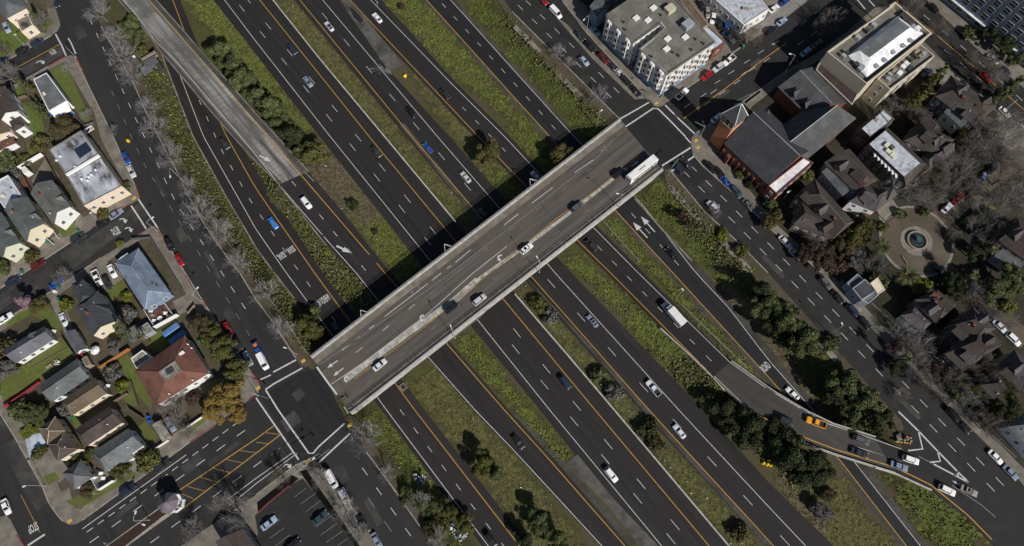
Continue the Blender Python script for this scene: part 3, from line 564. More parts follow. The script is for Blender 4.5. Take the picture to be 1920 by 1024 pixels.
# parapet continuations, median barrier, kerb walls along the ramps
def wallthing(name, label, cat, pts, th, h, m, s='g', h0=-.3, group=None):
    q = [(PG(*p) if s == 'g' else (Vector(P(p[0], p[1], s)) if not isinstance(s, str) else PS(p[0], p[1], s))) for p in pts]
    c = sum(q, Vector())/len(q); o = MB().wall(q, th, h0, h).obj(name, m, loc=c); return tag(o, label, cat, group)
wallthing('median_barrier', 'long pale concrete median barrier beside the main freeway lanes above the overpass', 'barrier', [(470,-50),(511,0),(600,112),(720,256),(855,418)], .4, .8, 'parapet', -DEP, -.1)
wallthing('median_barrier', 'long pale concrete median barrier beside the main freeway lanes below the overpass', 'barrier', [(965,552),(1060,662),(1150,768),(1365,1023),(1420,1090)], .4, .8, 'parapet', -DEP, -.1)
wallthing('retaining_kerb', 'pale concrete kerb wall left of the shaded ramp road', 'wall', [(290,80),(300,92),(362,255),(422,365),(482,467),(514,511),(552,560)], .45, .55, 'conc', -DEP, -.2)
wallthing('ramp_barrier', 'concrete barrier left of the ramp lane past the deck end', 'barrier', [(524,348),(560,394),(613,462)], .3, .8, 'conc', 'r2')
wallthing('ramp_barrier', 'short concrete barrier right of the ramp lane past the deck end', 'barrier', [(570,322),(588,340)], .3, .8, 'conc', 'r2')
wallthing('ramp_barrier', 'pale barrier on the left of the right ramp before its bridge', 'barrier', [(1237,616),(1290,664),(1335,708),(1358,734)], .35, .85, 'parapet', 'r5')
wallthing('ramp_barrier', 'barrier on the lower side of the right ramp where it meets the street', 'barrier', [(1640,877),(1680,889),(1745,919)], .35, .7, 'parapet', .0)
wallthing('kerb_wall', 'pale concrete edge between the two-lane arrows and the green bank', 'wall', [(1190,373),(1240,430),(1297,490)], .5, .35, 'conc', -DEP)
wallthing('guard_rail', 'thin steel guard rail on the grass strip between the two right ramps', 'guard rail', [(1130,415),(1165,455),(1200,493)], .12, .6, 'metal', 'g', .3)
wallthing('guard_rail', 'steel guard rail beside the ramp embankment below the box truck', 'guard rail', [(1277,572),(1340,633),(1400,690)], .12, .6, 'metal', 'g', .3)
wallthing('low_wall', 'long low concrete wall along the top of the left bank', 'wall', [(480,527),(527,587),(578,665)], .25, .5, 'conc', 'g')
wallthing('low_wall', 'low concrete wall along the left bank near the ramp bridge', 'wall', [(383,381),(412,431),(447,481)], .25, .4, 'conc', 'g')
# ------------------------------------------------------------------ vehicles (x forward)
def loft_body(st):
    "st: stations (x, half width, z bottom, z belt, z crown)"
    b = MB(); rings = []
    for x, hw, zb, zt, zc in st:
        h = [(hw*.9, zb), (hw, zb+.22), (hw, zt-.2), (hw*.93, zt-.03), (hw*.55, zc-.01), (0, zc)]
        rings.append([(x, y, z) for y, z in h]+[(x, -y, z) for y, z in h[-2::-1]])
    n = len(rings[0])
    for r in rings: b.V += r
    for k in range(len(rings)-1):
        for j in range(n): b.F.append((k*n+j, k*n+(j+1) % n, (k+1)*n+(j+1) % n, (k+1)*n+j)); b.I.append(0)
    b.F.append(tuple(range(n-1, -1, -1))); b.I.append(0); b.F.append(tuple((len(rings)-1)*n+j for j in range(n))); b.I.append(0)
    return b
def bevel_hull(V, F, w=.07, seg=2):
    bm = bmesh.new(); vs = [bm.verts.new(v) for v in V]
    for f in F: bm.faces.new([vs[k] for k in f])
    bmesh.ops.recalc_face_normals(bm, faces=bm.faces); bmesh.ops.bevel(bm, geom=bm.edges[:]+bm.verts[:], offset=w, segments=seg, affect='EDGES', profile=.6)
    bm.verts.index_update(); r = ([tuple(v.co) for v in bm.verts], [tuple(v.index for v in f.verts) for f in bm.faces]); bm.free(); return r
BOXF = [(3, 2, 1, 0), (4, 5, 6, 7), (0, 1, 5, 4), (1, 2, 6, 5), (2, 3, 7, 6), (3, 0, 4, 7)]
def glass(o, name, q, ins=.1, off=.014):
    q = [Vector(p) for p in q]; c = sum(q, Vector())/4; n = (q[1]-q[0]).cross(q[2]-q[0]).normalized()
    if n.dot(c-Vector((0, 0, .6))) < 0: n = -n
    V = [p.lerp(c, ins)+n*off for p in q]+[p.lerp(c, ins)-n*.03 for p in q]; b = MB(); b.add(V, [(0, 1, 2, 3), (7, 6, 5, 4), (0, 4, 5, 1), (1, 5, 6, 2), (2, 6, 7, 3), (3, 7, 4, 0)])
    bm = bmesh.new(); me = b.obj(name, 'glass', data_only=True); bm.from_mesh(me); bmesh.ops.recalc_face_normals(bm, faces=bm.faces); bm.to_mesh(me); bm.free(); link(name, me, o)
def wheels(o, xf, xr, hw, r=.33):
    me = None
    for x in (xf, xr):
        for s in (-1, 1):
            b = MB(); y = s*(hw-.12); b.tube((x, y-.11, r), (x, y+.11, r), r, n=14); wo = b.obj('wheel', 'tyre', o); MB().tube((x, y+s*.1, r), (x, y+s*.118, r), r*.6, n=10).obj('rim', 'rim', wo)
def lights(o, xf, xr, hw, zf, zr, w=.36):
    for s in (-1, 1):
        MB().box((xf, s*(hw-.28), zf), (.12, w, .14)).obj('headlight', 'lamp', o); MB().box((xr, s*(hw-.24), zr), (.1, w*.8, .16)).obj('tail_light', 'tail', o)
        MB().box((xf-1.55, s*(hw+.08), zf+.32), (.16, .2, .13)).obj('mirror', 'trim', o)
def make_car(kind):
    L, Wd, H, belt, hood, xw0, xw1, xr1, xr0, trunk = dict(
        sedan=(4.75, 1.82, 1.45, .93, .86, 1.05, .3, -1.05, -1.75, .95), suv=(4.75, 1.9, 1.72, 1.06, 1.0, 1.15, .55, -1.75, -2.2, 1.06),
        hatchback=(4.2, 1.76, 1.5, .95, .88, 1.05, .35, -1.25, -1.9, .98), van=(5.7, 2.0, 2.2, 1.15, 1.05, 1.95, 1.25, -2.62, -2.75, 1.15))[kind]
    o = bpy.data.objects.new(kind, None); COL.objects.link(o); h, q = Wd/2, L/2
    st = [(q, h*.66, .32, .62, .64), (q-.12, h*.84, .22, hood-.14, hood-.12), (q-.45, h*.95, .2, hood-.04, hood), (xw0+.2, h, .2, belt-.05, hood+.06), (0, h, .2, belt, belt+.02), (xr0+.3, h, .2, belt, belt+.02), (min(xr0, -q+.5), h*.97, .2, trunk, trunk+.02), (-q+.12, h*.88, .26, trunk-.04, trunk-.02), (-q, h*.72, .36, trunk-.25, trunk-.22)]
    bd = loft_body(st); wb, wr = h*.9, h*.72 if kind != 'van' else h*.86
    cab = [(xr0, -wb, belt-.06), (xw0, -wb*.93, belt-.06), (xw0, wb*.93, belt-.06), (xr0, wb, belt-.06), (xr1, -wr, H), (xw1, -wr, H), (xw1, wr, H), (xr1, wr, H)]
    V, F = bevel_hull(cab, BOXF); bd.add(V, F); bd.obj('body', 'paint', o, smooth=False)
    glass(o, 'windscreen', [cab[1], cab[2], cab[6], cab[5]], .09); 
    if kind != 'van': glass(o, 'rear_window', [cab[0], cab[3], cab[7], cab[4]], .12)
    for a in ((0, 1, 5, 4), (3, 2, 6, 7)):
        p = [Vector(cab[k]) for k in a]
        if kind == 'van': glass(o, 'side_window', [p[0].lerp(p[1], .72), p[1], p[2], p[3].lerp(p[2], .72)], .1)
        else:
            for u, v in ((.02, .5), (.52, .98)): glass(o, 'side_window', [p[0].lerp(p[1], u), p[0].lerp(p[1], v), p[3].lerp(p[2], v), p[3].lerp(p[2], u)], .08)
    wheels(o, q-.85, -q+.9, h); lights(o, q-.1, -q+.04, h, .66, trunk-.16 if kind != 'van' else 1.0); return o
def make_pickup():
    o = bpy.data.objects.new('pickup_truck', None); COL.objects.link(o); h = .97; q = 2.75
    st = [(q, h*.75, .4, .75, .78), (q-.12, h*.9, .3, 1.0, 1.04), (q-.5, h, .3, 1.06, 1.1), (1.2, h, .3, 1.08, 1.12), (-.6, h, .3, 1.08, 1.08), (-.78, h, .3, 1.05, 1.05)]
    bd = loft_body(st); cab = [(-.72, -.88, 1.0), (1.25, -.84, 1.0), (1.25, .84, 1.0), (-.72, .88, 1.0), (-.55, -.7, 1.82), (.55, -.7, 1.82), (.55, .7, 1.82), (-.55, .7, 1.82)]
    V, F = bevel_hull(cab, BOXF); bd.add(V, F); bd.obj('body', 'paint', o)
    b = MB(); b.box((-1.75, .9, .72), (1.96, .13, .8)); b.box((-1.75, -.9, .72), (1.96, .13, .8)); b.box((-2.7, 0, .72), (.1, 1.93, .8)); b.box((-1.72, 0, .5), (1.86, 1.67, .28), i=1); b.obj('cargo_bed', ['paint', 'trim'], o)
    glass(o, 'windscreen', [cab[1], cab[2], cab[6], cab[5]], .09); glass(o, 'rear_window', [cab[0], cab[3], cab[7], cab[4]], .12)
    for a in ((0, 1, 5, 4), (3, 2, 6, 7)): glass(o, 'side_window', [cab[k] for k in a], .12)
    wheels(o, 1.75, -1.65, h, .38); lights(o, q-.1, -2.74, h, .8, .85); return o
def make_box_truck():
    o = bpy.data.objects.new('box_truck', None); COL.objects.link(o); h = 1.1
    st = [(4.5, .8, .5, .95, 1.0), (4.35, .95, .4, 1.35, 1.4), (3.4, 1.05, .4, 1.5, 1.55), (2.2, 1.1, .4, 1.5, 1.5), (1.75, 1.1, .4, 1.45, 1.45)]; bd = loft_body(st)
    cab = [(1.75, -1.02, 1.4), (3.3, -.98, 1.4), (3.3, .98, 1.4), (1.75, 1.02, 1.4), (1.85, -.9, 2.5), (2.75, -.9, 2.5), (2.75, .9, 2.5), (1.85, .9, 2.5)]
    V, F = bevel_hull(cab, BOXF, .1); bd.add(V, F); bd.box((2.05, 0, 2.75), (.8, 1.7, .45)); bd.obj('cab', 'paint', o)
    b = MB(); V, F = bevel_hull([(x, y, z) for z in (1.05, 3.5) for x, y in ((-4.6, -1.25), (1.6, -1.25), (1.6, 1.25), (-4.6, 1.25))], BOXF, .05, 1); b.add(V, F)
    for k in range(13): b.box((-4.3+k*.46, 0, 3.503), (.05, 2.3, .012), i=1)
    b.box((-4.62, 0, 2.2), (.05, 2.3, 2.1), i=1); b.obj('cargo_box', ['plainwhite', 'metal'], o)
    MB().box((-1.6, 0, .8), (6., 1.0, .35)).obj('chassis', 'trim', o)
    glass(o, 'windscreen', [cab[1], cab[2], cab[6], cab[5]], .09)
    for a in ((0, 1, 5, 4), (3, 2, 6, 7)): glass(o, 'side_window', [cab[k] for k in a], .15)
    wheels(o, 3.5, -3.1, 1.15, .48); lights(o, 4.42, -4.6, 1.05, 1.0, 1.0); return o
def make_bus():
    o = bpy.data.objects.new('bus', None); COL.objects.link(o); b = MB(); V, F = bevel_hull([(x, y, z) for z in (.35, 3.15) for x, y in ((-6.1, -1.28), (6.1, -1.28), (6.1, 1.28), (-6.1, 1.28))], BOXF, .16, 3); b.add(V, F); b.obj('body', 'plainwhite', o)
    t = MB(); t.box((-4.2, 0, 3.19), (2.4, 1.5, .14)); t.obj('roof_unit', 'plainwhite', o); MB().box((-5.85, 0, 3.158), (.32, 2.1, .05)).obj('roof_grille', 'trim', o)
    glass(o, 'windscreen', [(6.1, -1.1, 1.1), (6.1, 1.1, 1.1), (6.1, 1.1, 2.8), (6.1, -1.1, 2.8)], .04); glass(o, 'rear_window', [(-6.1, -1.0, 1.7), (-6.1, 1.0, 1.7), (-6.1, 1.0, 2.7), (-6.1, -1.0, 2.7)], .04)
    for s in (-1, 1):
        for k in range(7): x = -4.9+k*1.5; glass(o, 'side_window', [(x, s*1.28, 1.4), (x+1.4, s*1.28, 1.4), (x+1.4, s*1.28, 2.6), (x, s*1.28, 2.6)], .05)
        MB().box((6.2, s*1.35, 2.3), (.3, .12, .5)).obj('mirror', 'trim', o)
    wheels(o, 3.6, -3.0, 1.3, .5); r = text('roof_number', '1654', None, None, 0, 2.6, .7, 'darkmetal', o, (-.2, 0, 3.162)); return o
def make_service_truck():
    o = make_pickup(); o.name = 'service_truck'; return o
PROTO = {}
def proto(k):
    if k not in PROTO: PROTO[k] = dict(pickup=make_pickup, box_truck=make_box_truck, bus=make_bus).get(k, lambda: make_car(k))(); return PROTO[k], True
    return PROTO[k], False
C_ = dict(white=(.82, .82, .82), silver=(.5, .51, .53), greyblue=(.2, .245, .32), lightblue=(.3, .38, .5), black=(.012, .012, .014), dark=(.03, .032, .036), navy=(.018, .028, .06), blue=(.02, .07, .3), bright=(.025, .2, .6), red=(.3, .012, .015), darkred=(.11, .012, .014), teal=(.03, .06, .065), grey=(.09, .093, .1), tan=(.3, .27, .24), orange=(.78, .34, .02), pale=(.62, .65, .7))
FD, BD, CD = FA, BA, CA
def ang(a, b, s='c'): A, B = PS(*a, s), PS(*b, s); return math.atan2(B.y-A.y, B.x-A.x)
BRA = ang((1322,398), (1655,752)); R5A = ang((1500,800), (1690,870)); AVA = ang((1700,18), (1820,120)); R6A = ang((1262,512), (1440,706), 'f'); UP = math.pi
NICE = dict(sedan='car', suv='sport utility car', hatchback='car', van='van', pickup='pickup truck', box_truck='lorry', bus='bus')
OBN = dict(sedan='sedan_car', suv='suv_car', hatchback='hatchback_car', van='van', pickup='pickup_truck', box_truck='box_truck', bus='bus')
def car(px, py, kind, colr, s, a, label, parked=False, roof=None):
    src, new = proto(kind); o = src if new else copy_thing(src)
    o.name = OBN[kind]; p = PS(px, py, s); up = dict(bus=1.6, box_truck=1.7, van=1.1).get(kind, .75); q = P(px, py, p.z+up); o.location = (q.x, q.y, p.z-(.012 if s == 'c' else .03))
    jit = random.uniform(-.02, .02); o.rotation_euler = (0, 0, a+jit); sc = random.uniform(.97, 1.04) if kind not in ('bus', 'box_truck') else 1; o.scale = (sc,)*3
    tag(o, label, NICE[kind], 'parked vehicles' if parked else 'vehicles on the roads')
    for ch in o.children: ch.color = (*C_[colr], 1)
    return o
CARS = [
 (548,92,'sedan','navy','f',FD,'dark blue car nearest the median barrier at the top of the main freeway'), (577,153,'sedan','greyblue','f',FD,'grey blue car in the middle main lane, behind it three dashes of the top edge'),
 (617,49,'sedan','pale','f',FD+UP,'pale silver car with dark glass roof beside the yellow line of the middle road, top'), (707,33,'sedan','white','f',FD+UP,'white car on the upper freeway road beside the short white sign post'),
 (772,211,'suv','black','f',FD+UP,'black suv on the middle road just below the pale spill on the asphalt'), (835,176,'suv','dark','f',FD+UP,'dark suv near the yellow line right of the yellow tarp on the median'),
 (706,284,'sedan','dark','f',FD,'dark car with pale bonnet hugging the yellow line left of the grassy median'), (802,277,'sedan','blue','f',FD+UP,'deep blue car on the middle road above the overpass shadow'),
 (873,332,'sedan','silver','f',FD+UP,'silver car on the middle road about to leave the overpass shadow'), (907,402,'sedan','dark','f',FD+UP,'dark car inside the overpass shadow close to the parapet'),
 (1005,331,'sedan','silver','f',FD+UP,'silver car in the shade beside the sign bracket of the overpass'), (421,269,'sedan','dark','f',FD,'dark car on the shaded ramp road next to the ramp bridge parapet'),
 (512,418,'sedan','bright','f',FD,'bright blue car on the left ramp road above the SIGNAL lettering'), (574,380,'suv','white','r2',FD,'white suv on the asphalt ramp lane just past the concrete deck'),
 (632,617,'sedan','teal','f',FD,'dark teal car in shadow where the left ramp road dives under the overpass'),
 (712,684,'sedan','pale','b',BD,'pale silver blue car on the overpass near its lower left end'), (846,577,'suv','black','b',BD,'black suv in the middle of the overpass beside the pale median strip'),
 (899,562,'suv','silver','b',BD,'silver suv on the overpass just ahead of the black suv'), (987,466,'suv','white','b',BD,'white suv with dark sunroof astride the yellow line of the overpass'),
 (1082,388,'suv','grey','b',BD,'dark grey suv on the overpass behind the bus'), (1160,325,'suv','black','b',BD,'black suv in the shadow of the white bus on the overpass'), (1203,318,'bus','white','b',BD,'long white city bus with a roof number at the upper end of the overpass'),
 (1109,460,'suv','dark','f',FD+UP,'dark suv leaving the underpass on the ramp right of the fenced grass strip'), (1259,475,'sedan','black','f',FD+UP,'black car on the dark connector following the two white arrows'),
 (1111,602,'sedan','greyblue','f',FD+UP,'grey blue car with sunroof on the lower middle road near the white line'), (1225,728,'pickup','pale','f',FD+UP,'silver pickup truck with dark bed on the lower middle road'),
 (1060,717,'suv','navy','f',FD,'dark blue suv beside the yellow line of the lower main freeway'), (1262,588,'box_truck','silver','r5',FD+UP,'white box lorry with silver cab climbing the right ramp'),
 (1274,809,'sedan','pale','f',FD+UP,'pale silver car near the yellow line below the silver pickup'), (1146,890,'suv','white','f',FD,'white suv in the left lane of the lower main freeway'),
 (972,829,'sedan','black','f',FD,'black car with bright bonnet on the single lane left of the concrete median patch'), (1486,738,'sedan','white','f',FD+UP+.05,'white car emerging beside the right ramp bridge parapet'), (920,1012,'suv','black','f',FD,'black suv at the bottom edge of the leftmost freeway road'),
 (1474,789,'suv','dark','r5',R5A,'dark suv in tree shade on the right ramp bridge'), (1530,792,'pickup','orange','c',R5A+UP,'orange yellow taxi pickup on the right ramp bridge'), (1615,825,'suv','grey','c',R5A,'dark grey suv in the upper ramp lane behind the white suv'),
 (1612,849,'sedan','dark','c',R5A,'dark car in the lower ramp lane beside the dark grey suv'), (1708,862,'suv','white','c',R5A+.03,'white suv at the end of the ramp below the second chevron'), (1686,874,'sedan','greyblue','c',R5A+.03,'grey blue car by the orange edge line at the end of the ramp'),
 (1776,919,'suv','white','c',R5A-.1,'white suv past the ramp, hugging the yellow edge line'), (1817,920,'sedan','tan','c',R5A-.1,'tan grey car with sunroof on the tip of the painted gore arrow'),
 (1867,857,'sedan','white','c',BRA,'white car parked at the kerb at the right edge, lower of the frontage road',1), (1895,886,'sedan','greyblue','c',BRA,'grey blue car parked last at the lower right kerb of the frontage road',1), (1807,799,'sedan','black','c',BRA,'black car parked in tree shade two places before the white parked car',1), (1788,778,'suv','black','c',BRA,'black suv parked in deep shade by the red brown tree',1),
 (1548,531,'suv','grey','c',BRA,'dark grey suv parked first above the flat grey roofed house',1), (1571,557,'sedan','black','c',BRA,'small black car parked beside the cream pavement patch',1), (1599,582,'suv','navy','c',BRA,'navy suv parked beside the pale concrete driveway',1), (1621,605,'suv','black','c',BRA,'black suv parked by the curving garden wall',1),
 (1472,453,'sedan','silver','c',BRA,'silver car parked under the olive tree by the brown roofed house',1), (1491,476,'sedan','silver','c',BRA,'silver car half hidden by the red brown tree, parked below another silver car',1), (1336,387,'suv','silver','c',BRA+UP,'silver suv driving up the right frontage road toward the overpass'),
 (1333,314,'suv','black','c',BRA,'black suv parked first along the church wall',1), (1348,323,'suv','black','c',BRA,'black suv parked second along the church wall',1), (1362,341,'sedan','blue','c',BRA,'blue car parked along the church wall',1), (1380,358,'suv','teal','c',BRA,'dark teal suv parked along the church wall behind the blue car',1), (1403,384,'sedan','grey','c',BRA,'grey car parked last by the far end of the church wall',1),
 (1271,316,'suv','navy','c',BRA+UP,'dark blue suv waiting at the signal by the green mast'), (1286,305,'sedan','dark','c',BRA+UP,'dark car waiting at the stop line nearest the church corner'),
 (1095,114,'hatchback','lightblue','c',BRA,'light blue hatchback driving on the upper right frontage road'), (1042,22,'van','white','c',BRA,'white van at the top kerb of the right frontage road',1), (1087,67,'sedan','dark','c',BRA,'dark car with pale nose parked below the driveway of the apartment house',1), (1106,87,'suv','black','c',BRA,'black suv parked beside the pole in front of the apartment house',1),
 (1131,109,'suv','darkred','c',BRA,'dark red suv parked along the apartment house',1), (1151,127,'sedan','dark','c',BRA,'dark car parked between the dark red suv and the silver car',1), (1162,138,'sedan','silver','c',BRA,'silver car parked tight in front of the apartment house',1), (1173,151,'suv','black','c',BRA,'black suv with red tail lamps parked near the apartment corner',1), (1192,171,'sedan','black','c',BRA,'black car parked last before the apartment corner',1), (1018,0,'sedan','red','c',BRA,'red car cut by the top edge near the white van',1), (1115,58,'sedan','lightblue','c',BRA,'light blue car in the shaded driveway left of the apartment house',1),
 (1279,176,'pickup','white','c',BD+.05,'white pickup truck turning out of the cross street below the apartment house'), (1325,142,'suv','red','c',BD+UP,'red suv parked at the kerb below the apartment house',1), (1347,126,'suv','silver','c',BD+UP,'silver suv parked between the red suv and the white pickup',1), (1367,113,'pickup','white','c',BD+UP,'white pickup truck parked next to the green bin corner',1),
 (1316,12,'suv','black','c',BRA-.25,'black suv in the narrow parking lot right of the apartment house',1), (1327,23,'sedan','tan','c',BRA-.6,'tan car in the narrow parking lot behind the apartment house',1), (1337,34,'sedan','white','c',BRA-.9,'white car in the narrow parking lot behind the apartment house',1), (1348,46,'suv','black','c',BRA-.3,'black suv between the white car and the blue car in the lot',1), (1362,53,'sedan','blue','c',BRA-.9,'blue car in the narrow parking lot behind the apartment house',1), (1367,70,'pickup','grey','c',BRA,'grey open truck at the mouth of the narrow parking lot',1),
 (1451,16,'sedan','white','c',BD,'white car parked on the lot right of the white roofed building',1), (1466,40,'sedan','lightblue','c',BD,'light blue car parked at the kerb of the upper cross street',1), (1445,57,'suv','black','c',BD,'black suv parked by the bare brown tree on the cross street',1), (1473,2,'sedan','blue','c',BD,'blue car cut by the top edge beside the white car',1),
 (1511,97,'sedan','lightblue','c',BD,'light blue car in building shade on the cross street',1), (1532,82,'sedan','grey','c',BD,'grey car in building shade in front of the bare trees',1), (1344,221,'sedan','pale','c',BD,'pale blue car in the church tower shadow',1),
 (1884,210,'sedan','white','c',AVA,'white car parked by the zebra crossing at the right edge',1), (1738,137,'suv','navy','c',AVA+1.5,'navy suv in the shade below the stone building',1), (1750,15,'suv','black','c',AVA,'black suv at the kerb of the right avenue near the top',1), (1848,144,'sedan','red','c',AVA,'red car half hidden by bare trees on the right avenue'), (1862,110,'sedan','silver','c',AVA,'silver car under bare branches by the upper kerb of the avenue',1), (1885,132,'sedan','navy','c',AVA,'dark blue car under the trees near the blue grey block',1),
 (1776,390,'sedan','pale','k',BD,'pale silver car parked just above the fountain circle',1), (1797,372,'sedan','red','k',BD,'red car parked under bare branches above the fountain circle',1), (1821,351,'sedan','dark','k',BD,'dark car parked between the red and the light blue one in the park lane',1), (1841,335,'pickup','lightblue','k',BD,'light blue pickup truck parked in the park lane',1), (1862,317,'sedan','dark','k',BD,'dark car parked furthest up the park lane',1), (1763,507,'sedan','navy','k',AVA,'navy car parked just below the fountain circle',1),
 (1875,612,'sedan','pale','k',AVA,'pale silver car parked beside the large hipped brown roof',1), (1900,636,'suv','white','k',AVA,'white suv parked last beside the large hipped brown roof',1), (1849,588,'sedan','dark','k',AVA,'dark car parked by the grey tree above the hipped roof',1),
 (69,79,'suv','navy','c',BD+.02,'dark blue suv parked ahead of another near the upper left stop line',1), (42,95,'suv','black','c',BD+.02,'black suv parked between two blue ones in the upper left street',1), (3,114,'sedan','navy','c',BD,'navy car cut by the left edge in the upper left street',1), (104,4,'sedan','navy','c',CD,'navy car at the top kerb of the left frontage road',1), (12,51,'sedan','lightblue','k',CD,'old pale blue car standing on the lawn beside the cream house',1),
 (236,296,'sedan','blue','c',CD,'blue car parked beside the stained white roof',1), (246,321,'sedan','silver','c',CD,'silver car parked behind the blue car',1), (217,401,'sedan','greyblue','c',BD,'grey blue car parked below the peach facade',1), (194,418,'suv','black','c',BD,'black suv parked below the peach facade',1), (146,447,'suv','dark','c',BD,'dark suv parked in front of the white fronted house',1), (71,496,'suv','darkred','c',BD,'dark red suv parked in front of the pale green house',1), (24,527,'sedan','navy','c',BD,'navy car parked lowest in the middle left street',1),
 (317,458,'suv','black','c',CD,'black suv parked at the corner above the blue roof',1), (336,487,'sedan','red','c',CD,'red car parked behind the black suv above the blue roof',1), (182,521,'pickup','white','k',CD,'white pickup truck in the driveway left of the blue roof',1), (210,508,'sedan','white','k',CD,'white car in the driveway tight against the blue roof',1), (201,530,'suv','dark','k',CD,'dark suv in the shaded driveway between the white ones',1), (105,531,'sedan','blue','c',BD,'blue car behind bare branches on the middle left street',1),
 (9,597,'sedan','white','c',BD,'white car cut by the left edge beside the pink blossom tree',1), (119,599,'sedan','pale','k',CD,'pale silver car in the driveway of the grey gabled garage',1), (427,617,'sedan','red','c',CD,'red car parked beside the olive street trees',1), (445,645,'suv','dark','c',CD,'dark suv parked between the red car and the blue silver car',1), (464,672,'sedan','greyblue','c',CD,'blue silver car parked nearest the lower left intersection',1),
 (492,677,'van','white','c',CD,'white van waiting at the lower left crosswalk'), (484,657,'pickup','blue','c',CD,'blue pickup truck with orange tools right behind the white van'),
 (239,919,'suv','navy','c',BD,'dark blue suv by the kerb below the white fenced patio',1), (304,873,'suv','dark','c',BD,'dark suv by the kerb above the gazebo',1), (11,950,'sedan','white','c',CD,'white car at the left edge near the STOP lettering'), (319,796,'sedan','greyblue','k',CD+.1,'grey blue car under the bare tree beside the canvas canopy',1),
 (621,898,'van','white','c',CD,'white van parked below the lower left intersection',1), (645,930,'suv','white','c',CD,'white suv parked behind the white van',1), (681,984,'sedan','dark','c',CD,'dark car parked under the bare branches at the bottom',1), (706,1014,'sedan','greyblue','c',CD,'grey blue car cut by the bottom edge of the left frontage road',1), (504,981,'sedan','lightblue','k',BD,'light blue car in the bottom parking lot',1), (600,971,'sedan','teal','k',BD,'dark teal car in the right row of the bottom parking lot',1), (548,1022,'sedan','black','k',BD,'black car cut by the bottom edge of the parking lot',1),
]
for c in CARS: car(*c)
for o in list(COL.objects):
    if o.type == 'EMPTY' and o.name.startswith('sedan_car') and 'sunroof' in o['label']: MB().box((-.35, 0, 1.455), (.75, .95, .02)).obj('sunroof', 'glass', o)
    if o.type == 'EMPTY' and o.name.startswith('suv_car') and 'sunroof' in o['label']: MB().box((-.5, 0, 1.725), (.9, 1.0, .02)).obj('sunroof', 'glass', o)
    if o.type == 'EMPTY' and 'glass roof' in o.get('label', ''): MB().box((-.4, 0, 1.456), (1.2, 1.1, .02)).obj('sunroof', 'glass', o)
    if o.type == 'EMPTY' and 'orange tools' in o.get('label', ''): MB().box((-1.7, 0, 1.0), (1.2, 1.1, .5)).obj('tool_box', 'orange', o)
# ------------------------------------------------------------------ houses
def inset(poly, d):
    c = sum(poly, Vector())/len(poly); n = len(poly); out = []
    for k in range(n):
        p, a, b = poly[k], poly[k-1], poly[(k+1) % n]; u = (p-a).normalized(); v = (b-p).normalized()
        area = sum(poly[i].x*poly[(i+1) % n].y-poly[(i+1) % n].x*poly[i].y for i in range(n)); s = 1 if area > 0 else -1
        n1 = Vector((-u.y, u.x, 0))*s; n2 = Vector((-v.y, v.x, 0))*s; m = (n1+n2); q = max(m.dot(n1), .4); out.append(p+m*(d/q))
    return out
def windows(root, o, poly, z0, z1, wall='white', step=2.6, hgt=1.35, wd=1.0, storeys=None, maxn=40, frame='plainwhite'):
    area = sum(poly[i].x*poly[(i+1) % len(poly)].y-poly[(i+1) % len(poly)].x*poly[i].y for i in range(len(poly))); s = 1 if area > 0 else -1; cnt = 0
    ns = storeys or max(1, int((z1-z0)/2.9))
    for k in range(len(poly)):
        a, b = poly[k], poly[(k+1) % len(poly)]; L = (b-a).length; d = (b-a).normalized(); n = Vector((d.y, -d.x, 0))*s; mid = (a+b)/2
        if L < 2.4 or n.dot(Vector((-mid.x, -mid.y, 0)).normalized()) < -.15: continue
        m = max(1, int((L-.6)/step))
        for f in range(ns):
            zc = z0+(f+.55)*(z1-z0)/ns
            for j in range(m):
                if cnt >= maxn: return
                c = a.lerp(b, (j+.5)/m)+n*.03; c.z = zc; rz = math.atan2(d.y, d.x)
                w = MB(); w.box(c-o, (wd+.24, .09, hgt+.24), rz); w.box(c+n*.05-o, (wd, .06, .07), rz); wo = w.obj('window', frame, root); MB().box(c+n*.03-o, (wd, .07, hgt), rz).obj('pane', 'wglass', wo); cnt += 1
